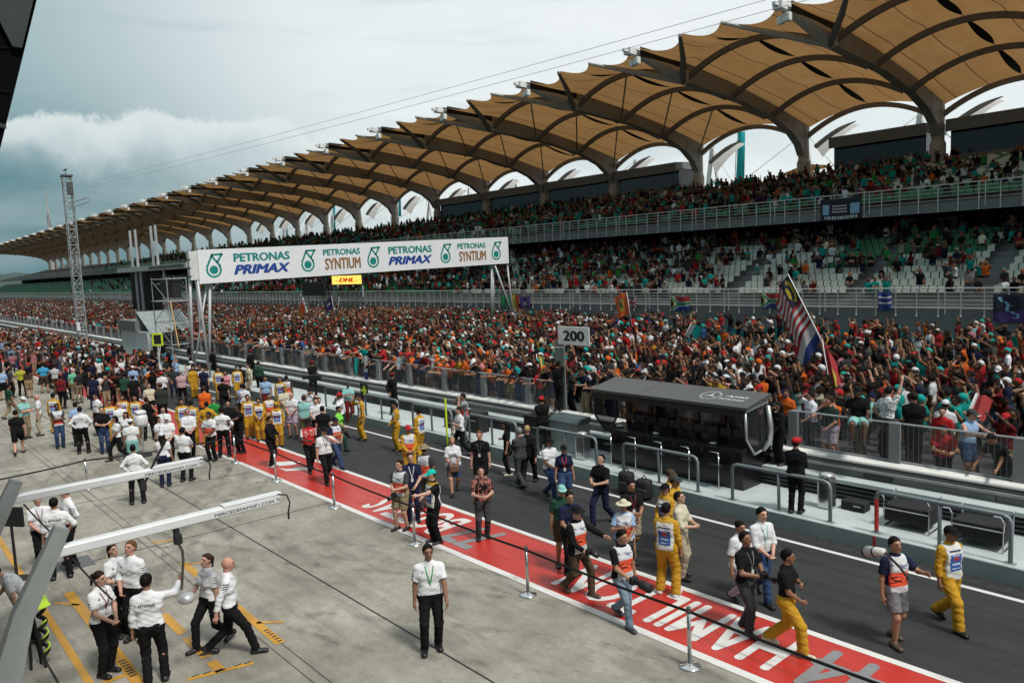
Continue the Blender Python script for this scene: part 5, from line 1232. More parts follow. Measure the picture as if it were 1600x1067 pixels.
    def hand(s, F, sd, curl):
        E, W = s.el[sd], s.wr[sd]; d = (W-E)/np.linalg.norm(W-E)
        inw = -sd*s.TR @ V3(1, 0, 0); n = inw-d*(inw@d)
        if np.linalg.norm(n) < 0.25: n = s.TR @ V3(0, 1, 0); n = n-d*(n@d)
        n = n/np.linalg.norm(n); w = np.cross(d, n)*sd; w = w if (w @ (s.fw+V3(0, 0, .5))) > 0 else -w      # thumb side
        s.palm = getattr(s, 'palm', {}); s.palm[sd] = W+d*0.08+n*0.035
        F.cap(W, W+d*0.075, 0.028, 0.030, k=0.015, n=n, q=1.25)
        F.cap(W+d*0.07-w*0.026, W+d*0.07+w*0.026, 0.020, 0.020, k=0.012, n=n, q=1.2)
        for j, (o, L1) in enumerate(((0.034, 0.036), (0.012, 0.042), (-0.011, 0.039), (-0.033, 0.030))):
            a = W+d*0.088+w*o; c1, c2 = curl*(0.6+0.1*j), curl*(1.35+0.12*j)
            b = a+(d*math.cos(c1)+n*math.sin(c1)+w*o*1.5)*L1; c = b+(d*math.cos(c2)+n*math.sin(c2))*L1*0.95
            F.cap(a, b, 0.0105, 0.0098, k=0.006); F.cap(b, c, 0.0098, 0.0085, k=0.005)
        a = W+d*0.025+w*0.026; b = a+(d*0.65+w*0.62+n*0.42)*0.04; F.cap(a, b, 0.0135, 0.0115, k=0.010); F.cap(b, b+(d*0.85+w*0.15+n*0.5)*0.030, 0.011, 0.009, k=0.006)
    def body(s, h=0.0125):
        F = Field(h); s.torso(F)
        for sd in (1, -1):
            s.arm(F, sd); s.leg(F, sd); s.foot(F, sd)
            nm = s.R if sd == 1 else s.L
            s.hand(F, sd, 1.0 if nm in ('phone', 'eye', 'waist', 'carry', 'side', 'chest', 'shoulder') else (0.65 if nm in ('down', 'swing_f', 'swing_b', 'rail', 'rail_in') else 0.4))
        Hd = s.H
        F.cap(s.neck, s.hc+s.HR @ V3(0, -0.02, -0.07), 0.058, 0.055, k=0.02)
        sc = 0.94 if s.fem else 1.0
        F.cap(Hd(0, -0.018, 0.022), Hd(0, 0.018, 0.022), 0.083*sc, 0.083*sc, k=0.02, n=s.HR @ V3(1, 0, 0), q=1.13)      # skull
        F.cap(Hd(0, -0.005, 0.065), Hd(0, 0.0, 0.035), 0.058*sc, 0.07*sc, k=0.03)
        F.cap(Hd(0, 0.038, -0.03), Hd(0, 0.052, -0.082), 0.058*sc, 0.036*sc, k=0.03)                                    # jaw and chin
        F.cap(Hd(0, 0.096, 0.012), Hd(0, 0.113, -0.022), 0.011, 0.016, k=0.012)                                         # nose
        F.cap(Hd(-0.02, 0.088, -0.057), Hd(0.02, 0.088, -0.057), 0.010, 0.010, k=0.01)                                  # lips
        F.cap(Hd(-0.035, 0.088, 0.036), Hd(0.035, 0.088, 0.036), 0.011, 0.011, k=0.014)                                 # brow
        for sd in (1, -1): F.cap(Hd(sd*0.077, 0.0, 0.012), Hd(sd*0.080, -0.008, -0.028), 0.016, 0.011, k=0.008, n=s.HR @ V3(1, 0, 0), q=1.6)
        return F.run(ground=0.002)
    def tint(s, V):
        """darkness of the face details for each vertex of the body"""
        L_ = (V-s.hc) @ s.HR; t = np.ones((len(V), 3))
        for sd in (1, -1):
            t[(np.abs(L_[:, 0]-sd*0.033) < 0.017) & (np.abs(L_[:, 2]-0.010) < 0.010) & (L_[:, 1] > 0.05)] = 0.18
            t[(np.abs(L_[:, 0]-sd*0.034) < 0.022) & (np.abs(L_[:, 2]-0.033) < 0.007) & (L_[:, 1] > 0.05)] = 0.30
        lp = (np.abs(L_[:, 0]) < 0.026) & (np.abs(L_[:, 2]+0.057) < 0.009) & (L_[:, 1] > 0.06); t[lp] = (0.75, 0.45, 0.42)
        return t
    # ---- clothing
    def shirt(s, sleeve=0.36, h=0.0145, hem=0.93, g=0.020):
        F = Field(h); s.torso(F, g, 0.05)
        for sd in (1, -1):
            if sleeve > 0: s.arm(F, sd, g*0.9 if sleeve <= 0.5 else 0.014, sleeve)
        hn = s.TR @ V3(0, 0, -1); neck_n = s.TR @ V3(0, 0.25, 1)
        return F.run(extra_cut=[(s.T((0, 0, hem)), hn)])
    def coat(s, sleeve=1.0, h=0.0145): return s.shirt(sleeve, h, 0.86, 0.03)
    def collar(s, h=0.012):
        F = Field(h); F.cap(s.T((0, 0.0, 1.455)), s.T((0, 0.008, 1.515)), 0.078, 0.070, k=0.02)
        return F.run(extra_cut=[(s.T((0, 0.0, 1.512)), s.TR @ V3(0, 0.35, 1))])
    def trousers(s, to=1.0, h=0.0145, g=0.016, flare=0.012):
        F = Field(h); f = s.fat
        F.cap(s.T((-0.085, 0, 0.95)), s.T((0.085, 0, 0.95)), 0.119*f+g*.6, 0.119*f+g*.6, k=0.05, n=s.fw, q=1.12)
        F.cap(s.T((-0.07*f, 0.004, 1.01)), s.T((0.07*f, 0.004, 1.01)), 0.105*f+g*.6, 0.105*f+g*.6, k=0.05, n=s.fw, q=1.1)
        for sd in (1, -1): s.leg(F, sd, g, to, flare)
        return F.run(extra_cut=[(s.T((0, 0, 1.055)), s.TR @ V3(0, 0, 1))], ground=0.03)
    def skirt(s, h=0.015):
        F = Field(h); F.cap(s.T((-0.08, 0, 0.99)), s.T((0.08, 0, 0.99)), 0.118, 0.118, k=0.05, n=s.fw, q=1.1); m_ = (s.kn[1]+s.kn[-1])/2
        F.cap(s.T((-0.06, 0, 0.90)), s.T((0.06, 0, 0.90)), 0.14, 0.14, k=.06, n=s.fw, q=1.1); F.cap((s.hip[1]+s.hip[-1])/2+V3(-.07, 0, 0), m_+V3(-.08, 0, 0.1), 0.13, 0.13, k=.06); F.cap((s.hip[1]+s.hip[-1])/2+V3(.07, 0, 0), m_+V3(.08, 0, 0.1), 0.13, 0.13, k=.06)
        return F.run(extra_cut=[(s.T((0, 0, 1.06)), s.TR @ V3(0, 0, 1)), (m_+V3(0, 0, 0.08), V3(0, 0, -1))])
    def shoe(s, sd, h=0.0125):
        F = Field(h); s.foot(F, sd, 0.010); return F.run(ground=0.0)
    def vest(s, h=0.0145, hem=0.90):
        F = Field(h); s.torso(F, 0.034, 0.05)
        cuts = [(s.T((0, 0, hem)), s.TR @ V3(0, 0, -1))]
        for sd in (1, -1): cuts.append((s.T((sd*0.165, 0, 1.3)), s.TR @ V3(sd, 0, 0)))
        cuts.append((s.T((0, 0, 1.485)), s.TR @ V3(0, 0, 1)))
        return F.run(extra_cut=cuts)
    def hair(s, kind='short', h=0.011):
        F = Field(h); Hd = s.H; sc = 0.94 if s.fem else 1.0; g = 0.010 if kind != 'long' else 0.016
        F.cap(Hd(0, -0.022, 0.026), Hd(0, 0.010, 0.030), 0.083*sc+g, 0.080*sc+g, k=0.02, n=s.HR @ V3(1, 0, 0), q=1.11); F.cap(Hd(0, -0.01, 0.068), Hd(0, 0.02, 0.062), 0.060*sc+g, 0.055*sc+g, k=0.03)
        cut = [(Hd(0, 0.066, 0.068), s.HR @ V3(0, 0.78, -0.62))]
        V, Q = F.run(extra_cut=cut+[(Hd(0, -0.02, -0.065), s.HR @ V3(0, 0, -1))])
        if kind == 'short': return V, Q
        F = Field(h)
        if kind == 'long':
            F.cap(Hd(0, -0.06, 0.02), s.T((0, -0.075, 1.36)), 0.085, 0.065, k=0.03, n=s.fw, q=1.5)
            for sd in (1, -1): F.cap(Hd(sd*0.075, -0.01, 0.02), s.T((sd*0.075, 0.0, 1.42)), 0.030, 0.025, k=0.02)
        elif kind == 'tail':
            F.ball(Hd(0, -0.10, 0.055), 0.028); F.cap(Hd(0, -0.115, 0.055), Hd(0, -0.145, -0.10), 0.028, 0.016, k=0.02)
        elif kind == 'bun': F.ball(Hd(0, -0.095, 0.06), 0.042)
        V2, Q2 = F.run(); return np.concatenate([V, V2]), np.concatenate([Q, Q2+len(V)])
    def cap(s, h=0.011, brim=0.105):
        F = Field(h); Hd = s.H
        F.cap(Hd(0, -0.020, 0.040), Hd(0, 0.014, 0.044), 0.101, 0.096, k=0.02, n=s.HR @ V3(1, 0, 0), q=1.10)
        V, Q = F.run(extra_cut=[(Hd(0, 0, 0.040), s.HR @ V3(0, 0.12, -1))])
        if brim <= 0: return V, Q
        F = Field(h*0.8); F.cap(Hd(-0.035, 0.07, 0.046), Hd(0.035, 0.07, 0.046), 0.066, 0.066, k=0.01, n=s.HR @ V3(0, 0.2, 1), q=5.5); F.cap(Hd(-0.022, 0.115, 0.036), Hd(0.022, 0.115, 0.036), 0.058, 0.058, k=0.02, n=s.HR @ V3(0, 0.25, 1), q=5.0)
        V2, Q2 = F.run(); return np.concatenate([V, V2]), np.concatenate([Q, Q2+len(V)])
    def hat(s, h=0.011):
        F = Field(h); Hd = s.H
        F.cap(Hd(0, -0.020, 0.045), Hd(0, 0.014, 0.05), 0.102, 0.098, k=0.02, n=s.HR @ V3(1, 0, 0), q=1.10); F.cap(Hd(0, -.015, .045), Hd(0, .015, .045), 0.17, 0.17, k=0.015, n=s.HR @ V3(0, 0, 1), q=8.0)
        return F.run(extra_cut=[(Hd(0, 0, 0.030), s.HR @ V3(0, 0, -1))])
    def beret(s, h=0.011):
        F = Field(h); Hd = s.H; F.cap(Hd(0.015, -0.025, 0.075), Hd(0.03, 0.010, 0.080), 0.105, 0.098, k=0.02, n=s.HR @ V3(0, 0, 1), q=1.5); F.cap(Hd(0, -0.02, 0.045), Hd(0, 0.012, 0.05), 0.096, 0.092, k=0.03)
        return F.run(extra_cut=[(Hd(0, 0, 0.045), s.HR @ V3(0, 0.1, -1))])
    def scarf(s, h=0.012):
        F = Field(h); Hd = s.H; F.cap(Hd(0, -0.022, 0.02), Hd(0, 0.012, 0.02), 0.103, 0.100, k=0.03); F.cap(Hd(0, -.01, -.05), s.T((0, 0.01, 1.42)), 0.085, 0.13, k=0.05, n=s.fw, q=1.2)
        V, Q = F.run(extra_cut=[]); L_ = (V-s.hc) @ s.HR
        keep = ~((L_[:, 1] > 0.045) & (np.abs(L_[:, 0]) < 0.066) & (L_[:, 2] > -0.105) & (L_[:, 2] < 0.055)); Q = Q[keep[Q].all(1)]
        return V, Q
# ---- materials that take their tint from the object colour
def tinted(name, rough, var=0.18, attr=None, bump=0.0, folds=False):
    q = NT(name); oi = q.n('ShaderNodeObjectInfo'); p = q.coord('Object'); f = q.noise(p, 7, 4, 0.6)
    c = q.n('ShaderNodeMix', data_type='RGBA', blend_type='MULTIPLY'); c.inputs[0].default_value = 1; q.l(oi.outputs['Color'], c.inputs[6])
    q.l(q.mix(q.rng(f, 0.3, 0.7), (1-var,)*3, (1, 1, 1)), c.inputs[7]); o = c.outputs[2]
    if attr:
        a = q.n('ShaderNodeAttribute', attribute_name=attr); c2 = q.n('ShaderNodeMix', data_type='RGBA', blend_type='MULTIPLY'); c2.inputs[0].default_value = 1
        q.l(o, c2.inputs[6]); q.l(a.outputs['Color'], c2.inputs[7]); o = c2.outputs[2]
    q.col(o); q.rough(rough)
    if name in ('cloth', 'hair'): q.b.inputs['Specular IOR Level'].default_value = 0.12
    if folds: q.bump(q.noise(q.scale(p, (9, 9, 5)), 1.0, 3, 0.5), 0.55, 0.03)
    elif bump: q.bump(f, bump, 0.01)
    return q
skinm = tinted('skin', 0.5, 0.10, 'tint').m; clothm = tinted('cloth', 0.9, 0.14, folds=True).m; hairm = tinted('hair', 0.55, 0.4, bump=0.5).m; shoem = tinted('shoe_leather', 0.45, 0.2).m
def printed(name, fn, rough=0.8):
    q = NT(name); p = q.coord('Object'); X = q.xyz(p); oi = q.n('ShaderNodeObjectInfo')
    q.col(fn(q, p, X, oi.outputs['Color'])); q.rough(rough); q.b.inputs['Specular IOR Level'].default_value = 0.15; q.bump(q.noise(q.scale(p, (9, 9, 5)), 1.0, 3, 0.5), 0.5, 0.03); return q.m
def band(q, v, a, b): return q.math('MULTIPLY', q.math('GREATER_THAN', v, a), q.math('LESS_THAN', v, b))
def f_photo(q, p, X, c):
    bl = band(q, q.noise(q.scale(p, (9, 9, 26)), 1.0, 2, 0.4), 0.54, 0.8)
    w = q.mix(q.math('MULTIPLY', bl, band(q, X[2], 1.27, 1.36)), (0.55, 0.56, 0.57), (0.20, 0.22, 0.30))
    o = q.mix(q.math('MULTIPLY', bl, band(q, X[2], 1.03, 1.17)), (0.78, 0.105, 0.045), (0.06, 0.02, 0.02))
    return q.mix(band(q, X[2], 0.985, 1.215), w, o)
def f_marsh(q, p, X, c):
    n = q.math('ADD', band(q, X[2], 1.035, 1.052), q.math('ADD', band(q, X[2], 1.10, 1.128), band(q, X[2], 1.255, 1.27)))
    blu = q.mix(q.math('MULTIPLY', n, band(q, X[0], -0.085, 0.08)), (0.035, 0.10, 0.32), (0.42, 0.47, 0.55))
    blu = q.mix(q.math('MULTIPLY', band(q, X[2], 1.17, 1.24), band(q, X[0], -0.05, 0.05)), blu, (0.4, 0.06, 0.05))
    m_ = q.math('MULTIPLY', band(q, X[2], 1.00, 1.28), band(q, X[0], -0.115, 0.115))
    w = q.mix(q.math('MULTIPLY', band(q, X[2], 1.315, 1.345), band(q, X[0], -0.12, 0.12)), (0.60, 0.60, 0.56), (0.05, 0.06, 0.12))
    w = q.mix(band(q, X[2], 1.425, 1.6), w, (0.46, 0.27, 0.035))
    return q.mix(m_, w, blu)
def f_team(q, p, X, c):
    ax_ = q.math('ABSOLUTE', X[0])
    bars = q.math('MULTIPLY', band(q, q.math('FRACT', q.math('MULTIPLY', X[2], 26.0)), 0.0, 0.45), band(q, ax_, 0.222, 0.5))
    bars = q.math('MULTIPLY', bars, q.math('MULTIPLY', band(q, X[2], 1.20, 1.33), q.math('LESS_THAN', q.math('ABSOLUTE', X[1]), 0.05)))
    btn = q.math('MULTIPLY', q.math('LESS_THAN', ax_, 0.004), q.math('GREATER_THAN', X[1], 0.05))
    a = q.mix(bars, c, (0.03, 0.035, 0.05)); a = q.mix(q.math('MULTIPLY', btn, 0.35), a, (0.25, 0.27, 0.3))
    return q.mix(q.math('MULTIPLY', band(q, q.noise(q.scale(p, (40, 40, 60)), 1, 1), 0.56, 0.9), q.math('MULTIPLY', band(q, X[2], 1.33, 1.37), q.math('MULTIPLY', band(q, ax_, 0.06, 0.13), q.math('GREATER_THAN', X[1], 0.05)))), a, (0.05, 0.06, 0.08))
def f_redteam(q, p, X, c):
    ax_ = q.math('ABSOLUTE', X[0]); a = q.mix(q.math('GREATER_THAN', ax_, 0.205), c, (0.58, 0.56, 0.55))
    n = band(q, q.noise(q.scale(p, (30, 30, 45)), 1, 1), 0.55, 0.9)
    return q.mix(q.math('MULTIPLY', n, q.math('MULTIPLY', band(q, X[2], 1.16, 1.38), band(q, ax_, 0.03, 0.15))), a, (0.6, 0.55, 0.5))
def f_print(q, p, X, c):
    n = q.noise(q.scale(p, (34, 34, 30)), 1, 2); return q.mix(band(q, n, 0.56, 0.95), c, (0.06, 0.06, 0.06))
def f_stripe(q, p, X, c):
    n = q.noise(q.scale(p, (16, 16, 2.5)), 1, 2); return q.mix(band(q, n, 0.5, 0.62), c, (0.33, 0.12, 0.10))
def f_plaid(q, p, X, c):
    m_ = q.math('MAXIMUM', q.math('LESS_THAN', q.math('FRACT', q.math('MULTIPLY', X[0], 26.0)), 0.3), q.math('LESS_THAN', q.math('FRACT', q.math('MULTIPLY', X[2], 26.0)), 0.3)); return q.mix(m_, c, (0.5, 0.42, 0.42))
PRINT = dict(photo=printed('tabard_orange_white', f_photo), marshal=printed('marshal_tabard', f_marsh), team=printed('team_shirt_cloth', f_team), redteam=printed('red_team_shirt', f_redteam), print=printed('patterned_shirt', f_print), stripe=printed('streaked_shirt', f_stripe), plaid=printed('checked_shirt', f_plaid))
inkm = plain('numeral_black', (0.012, 0.012, 0.012), 0.5)
C = dict(white=(.66, .67, .68), black=(.010, .010, .011), navy=(.014, .018, .045), grey=(.16, .16, .165), dgrey=(.05, .052, .055), red=(.42, .022, .025), dred=(.16, .015, .018), orange=(.68, .13, .02), teal=(.01, .33, .29), lteal=(.25, .50, .47), green=(.03, .28, .06), lime=(.20, .62, .08), dgreen=(.02, .06, .04),
         yellow=(.50, .27, .025), cream=(.58, .53, .40), khaki=(.25, .20, .12), beige=(.40, .34, .25), brown=(.075, .05, .032), blue=(.05, .12, .36), lblue=(.28, .42, .62), denim=(.035, .065, .14), ljean=(.20, .26, .33), pink=(.55, .22, .26), hotpink=(.62, .06, .14), purple=(.12, .05, .2), fluo=(.55, .70, .05), silver=(.5, .5, .5), tan=(.33, .22, .12), lilac=(.42, .34, .42), aqua=(.05, .30, .5))
SK = dict(l=(.52, .30, .21), m=(.33, .17, .10), t=(.24, .115, .065), d=(.10, .048, .030), r=(.50, .25, .18))
HC = dict(black=(.008, .007, .007), brown=(.045, .024, .012), dbrown=(.02, .012, .008), blonde=(.42, .28, .13), ginger=(.17, .075, .03), grey=(.25, .24, .23))
def col4(c): return (*(C[c] if isinstance(c, str) else c), 1.0)
def jit(c, v=0.12):
    k = 1+RND.uniform(-v, v); return tuple(max(0.004, min(0.85, x*k*(1+RND.uniform(-v*.3, v*.3)))) for x in c)
class Kit:
    """the meshes of one pose, made when first asked for and shared by every person in that pose"""
    def __init__(s, pose, h): s.p = pose; s.h = h; s.m = {}
    def get(s, what):
        if what in s.m: return s.m[what]
        p, h = s.p, s.h; k = what.split(':')
        if k[0] == 'body':
            V, Q = p.body(h); me = np_mesh('body', V, Q, skinm); a = me.color_attributes.new('tint', 'FLOAT_COLOR', 'POINT'); t = np.ones((len(V), 4), np.float32); t[:, :3] = p.tint(V); a.data.foreach_set('color', t.ravel())
        else:
            g = h*1.15
            V, Q = {'tee': lambda: p.shirt(0.36, g), 'polo': lambda: p.shirt(0.36, g, 0.97), 'long': lambda: p.shirt(0.97, g, 0.97), 'rolled': lambda: p.shirt(0.62, g, 0.97), 'tank': lambda: p.shirt(0.0, g), 'coat': lambda: p.coat(0.97, g), 'blouse': lambda: p.shirt(0.45, g, 0.88, 0.03),
                    'vest': lambda: p.vest(g), 'collar': lambda: p.collar(h), 'trousers': lambda: p.trousers(1.0, g), 'shorts': lambda: p.trousers(0.42, g, 0.022), 'baggy': lambda: p.trousers(1.0, g, 0.030, 0.02), 'skirt': lambda: p.skirt(g), 'shoe': lambda: p.shoe(1 if k[1] == 'r' else -1, h), 'hair': lambda: p.hair(k[1] if len(k) > 1 else 'short', h*0.9), 'cap': lambda: p.cap(h*0.85), 'hat': lambda: p.hat(h*0.9), 'beret': lambda: p.beret(h*0.9), 'scarf': lambda: p.scarf(h*0.9)}[k[0]]()
            if k[0] in ('tee', 'polo', 'long', 'rolled', 'coat', 'blouse', 'vest', 'trousers', 'baggy', 'shorts', 'skirt'):   # creases
                am = 0.0042 if k[0] in ('trousers', 'baggy', 'long', 'coat') else 0.0034; a, b, c = V[:, 0].copy(), V[:, 1].copy(), V[:, 2].copy()
                w1 = np.sin(c*46+a*21+b*13)+.7*np.sin(c*83-a*37+b*29+1.3); V[:, 0] += am*w1*.7*np.sign(a+1e-9); V[:, 1] += am*(np.sin(c*51-a*18+2)+.7*np.sin(c*79+a*41))*.8
            if k[0] == 'hair':
                a, b, c = V[:, 0].copy(), V[:, 1].copy(), V[:, 2].copy(); V[:, 0] += .005*np.sin(c*190+b*150); V[:, 1] += .005*np.sin(a*170+c*120); V[:, 2] += .006*np.sin(a*210+b*190)
            me = np_mesh(k[0], V, Q, hairm if k[0] == 'hair' else (shoem if k[0] == 'shoe' else clothm))
        s.m[what] = me; return me
PNAME = dict(tee='shirt', polo='shirt', long='shirt', rolled='shirt', tank='tank_top', coat='jacket', blouse='blouse', baggy='trousers', beret='beret', cap='cap', hat='hat', scarf='headscarf', vest='vest', collar='collar')
PEOPLE = []
def person(pos, rz, kit, label, H=1.74, top=('tee', 'black'), bot=('trousers', 'black'), head=('hair', 'black'), skin='m', shoes='black', vest=None, collar=None, back=None, group=None, extra=None):
    """a person is an Empty under the feet with body, clothes and hair as children"""
    r = thing('person', label, 'person', tuple(float(x) for x in pos), rz, group); k = H/1.76; r.scale = (k, k, k)
    def add(what, color, mat=None, name=None):
        me = kit.get(what); nm = name or PNAME.get(what.split(':')[0], what.split(':')[0])
        o = link(nm, me, r); o.color = (*(C[color] if isinstance(color, str) else color), 1.0)
        if mat: o.material_slots[0].link = 'OBJECT'; o.material_slots[0].material = mat
        return o
    add('body', jit(SK[skin], 0.08))
    tk = top[0]; mat = PRINT.get(top[2]) if len(top) > 2 else None
    tc_ = C[top[1]] if isinstance(top[1], str) else top[1]
    sh_ = add(tk, tc_, mat)
    if bot: add(bot[0], C[bot[1]] if isinstance(bot[1], str) else bot[1])
    if shoes:
        for w_ in 'rl': add('shoe:'+w_, C[shoes] if isinstance(shoes, str) else shoes)
    if head:
        if head[0].startswith('hair'): add(head[0], HC.get(head[1], HC['black']))
        else:
            add(head[0], C[head[1]] if isinstance(head[1], str) else head[1])
            if head[0] in ('cap', 'hat', 'beret'): add('hair:tail' if len(head) > 2 and head[2] == 'tail' else ('hair:long' if len(head) > 2 and head[2] == 'long' else 'hair:short'), HC['dbrown'] if skin in 'mtd' else HC['brown'])
    if vest: add('vest', (1, 1, 1), PRINT[vest])
    if collar: add('collar', C[collar])
    if back:                                                   # lettering across the back, laid on the shirt
        src = sh_.data; key = '_bvh'
        bv = BVHTree.FromPolygons([tuple(v.co) for v in src.vertices], [tuple(p_.vertices) for p_ in src.polygons])
        vs, fs = text_mesh(back, 1, 0, 0.03); vs = fit(vs, 0.24, 0.042); P = kit.p; oc = P.T((0, -0.5, 1.335)); out = []
        for a, b, c in vs:
            o = Vector(oc+P.TR @ V3(a*-1 if False else a, 0, b)); d = Vector(P.TR @ V3(0, 1, 0)); hit = bv.ray_cast(o, d)
            out.append(tuple((hit[0] if hit[0] is not None else o+d*0.36)-d*(0.015+c*1.5)))
        MB().add(out, fs).build('back_lettering', inkm, r)
    PEOPLE.append(r); return r
# ================================================================== WHO STANDS WHERE
KITS = {}
def kit(h, *a, **k):
    key = (h, a, tuple(sorted(k.items())))
    if key not in KITS: KITS[key] = Kit(Pose(*a, **k), h)
    return KITS[key]
def put(hx, hy, H, yaw, kt, label, z=0.0, **k):
    """stand a person where the photo shows the top of the head"""
    p = at(hx, hy, H*0.985+z); return person((p[0], p[1], z), look_angle(p)-math.pi/2+R_(yaw), kt, label, H, **k)
FN, MD = 0.0125, 0.0165
W_ = ('polo', 'white', 'team'); WL = ('long', 'white', 'team'); WR = ('rolled', 'white', 'team')
YL = ('long', 'yellow'); YB = ('baggy', 'yellow')
def held(kind, hand_r, label, cat=None, rot=0.0):
    """something in a person's hand, standing free in the scene"""
    r, sd, off = hand_r; k = KIT_OF[r]; p = Vector(k.p.palm[sd])+Vector(off); M = Matrix.Translation(Vector(r.location)) @ Matrix.Rotation(r.rotation_euler.z, 4, 'Z') @ Matrix.Scale(r.scale[0], 4)
    o = thing(kind, label, cat or kind.replace('_', ' '), tuple(M @ p), r.rotation_euler.z+rot)
    if kind == 'camera':
        MB().cbox((0, 0, 0.02), 0.15, 0.08, 0.11, 0.015).cbox((0, 0, 0.085), 0.06, 0.06, 0.03, .01).build('body', pad, o)
        MB().tube([(0, 0.04, 0.02), (0, 0.22, 0.0)], [0.042, 0.052], 14).build('lens', plain('lens_black', (0.015, 0.015, 0.016), 0.3), o, smooth=True)
    elif kind == 'long_lens_camera':
        MB().cbox((0, 0, 0.0), 0.15, 0.10, 0.13, 0.015).build('body', pad, o)
        MB().tube([(0, 0.05, 0), (0, 0.18, 0), (0, 0.20, 0), (0, 0.42, 0)], [0.045, 0.05, 0.075, 0.08], 16).build('lens', pad, o, smooth=True)
    elif kind == 'phone': MB().cbox((0, 0.01, 0.03), 0.075, 0.012, 0.15, 0.004).build('phone_body', plain('monitor_black', (0.012, 0.012, 0.014), 0.25), o); o.rotation_euler.x = -0.7
    elif kind == 'shoulder_bag': MB().cbox((0, 0, -0.05), 0.30, 0.14, 0.22, 0.04).build('bag_body', mats_bag[0], o, smooth=True); MB().tube([(-0.12, 0, 0.05), (-0.05, -0.02, 0.35), (0.05, -0.02, 0.35), (0.12, 0, 0.05)], 0.012, 6).build('strap', pad, o)
    return o
KIT_OF = {}
_person = person
def person(pos, rz, kt, label, *a, **k):
    r = _person(pos, rz, kt, label, *a, **k); KIT_OF[r] = kt; return r
mats_bag = [plain('bag_brown', (0.13, 0.07, 0.04), 0.6), plain('bag_pink', (0.45, 0.05, 0.14), 0.6)]
def lanyard(r, color, badge=True):
    k = KIT_OF[r]; src = [c for c in r.children if c.name.split('.')[0] in ('shirt', 'blouse', 'vest', 'jacket', 'tank_top')][-1].data
    bv = BVHTree.FromPolygons([tuple(v.co) for v in src.vertices], [tuple(p_.vertices) for p_ in src.polygons]); P = k.p; t = MB(); d = Vector(P.TR @ V3(0, -1, 0))
    def on(x, z):
        o = Vector(P.T((x, 0.6, z))); h = bv.ray_cast(o, d); return (h[0] if h[0] is not None else o+d*0.46)-d*0.008
    for sd in (-1, 1):
        pts = [on(sd*0.065*(1-i/6), 1.455-0.30*i/6) for i in range(7)]; t.tube(pts, 1.0, flat=(0.016, 0.006))
    t.build('lanyard', plain('lanyard_'+color, C[color], 0.6), r)
    if badge: c = on(0, 1.12); MB().cbox(tuple(c-d*0.004), 0.06, 0.006, 0.085, 0.002).build('pass_card', plain('pass_white', (0.6, 0.6, 0.58), 0.4), r)
G = {}
# ---- team crew in white, bottom left and centre
r = G['man'] = put(668, 853, 1.83, 4, kit(FN, 'shift', 'down', 'swing_f', yaw=.10, pitch=-.12), 'man in white team polo and black trousers walking alone over the apron joint', top=W_, collar='white', skin='t', shoes='black'); lanyard(r, 'green', False)
r = put(152, 896, 1.74, 42, kit(FN, 'stand', 'waist', 'waist', yaw=.25, fem=True), 'dark-haired woman with red lanyard and white blouse nearest the hose stand', top=W_, collar='white', head=('hair:tail', 'dbrown'), skin='l'); lanyard(r, 'dred')
put(176, 853, 1.70, 35, kit(FN, 'stand', 'phone', 'phone', pitch=-.35, fem=True), 'ponytailed woman in white reading her phone beside the ginger man', top=W_, head=('hair:tail', 'dbrown'), skin='l', collar='white')
put(202, 849, 1.80, -40, kit(FN, 'stand', 'waist', 'down', pitch=-.35), 'ginger short-haired man in white shirt facing the two women', top=WR, head=('hair', 'ginger'), skin='r', collar='white')
G['hose'] = put(227, 900, 1.80, 172, kit(FN, 'shift', ((0.42, 0.44, 1.44), (0.3, -0.4, -0.8)), 'down', yaw=-.3), 'man seen from behind lifting the hanging air line, dark lettering on white back', top=WL, back='PETRONAS', skin='m', bot=('trousers', 'black'))
put(352, 867, 1.77, 82, kit(FN, 'long', 'swing_b', 'down', yaw=.05), 'bald man in long-sleeved white shirt striding right', top=WL, head=None, skin='r', collar='white')
put(321, 864, 1.70, -55, kit(FN, 'walk', 'phone', 'down', pitch=-.3, fem=True), 'woman with light brown ponytail walking behind the bald man', top=W_, head=('hair:tail', 'brown'), skin='l')
r = put(58, 776, 1.70, 8, kit(FN, 'stand', 'waist', 'down', pitch=-.25), 'crew member with red lanyard facing us behind the black tilted board', top=W_, head=('hair', 'brown'), skin='r', collar='white'); lanyard(r, 'dred')
put(83, 781, 1.79, 176, kit(FN, 'wide', 'hip', 'down', yaw=-.2), 'man from behind between the booms, small dark lettering on white back', top=WR, back='PETRONAS', skin='m')
put(103, 762, 1.83, -75, kit(FN, 'wide', 'hip', 'hip', yaw=-.3), 'tall man with hands on hips and white shirt beyond the near boom', top=WR, head=('hair', 'ginger'), skin='r', collar='white')
put(40, 862, 1.68, -95, kit(FN, 'stand', 'fwd', 'low', lean=.75, fem=True), 'brown-haired woman bending towards the left edge behind the curved post', top=W_, head=('hair', 'brown'), skin='l')
put(207, 697, 1.72, 175, kit(FN, 'wide', 'hip', 'hip', fem=True), 'dark-haired crew member from behind, hands on hips, beyond the far boom', top=WL, head=('hair:bun', 'black'), skin='m')
r = put(252, 677, 1.70, 172, kit(FN, 'stand', 'down', 'waist', fem=True), 'white-capped woman from behind with navy shoulder bag', top=W_, bot=('trousers', 'navy'), head=('cap', 'white', 'long'), skin='m')
put(284, 669, 1.74, 150, kit(FN, 'shift', 'phone', 'waist'), 'dark-haired man in white from behind right of the white-capped woman', top=W_, skin='m')
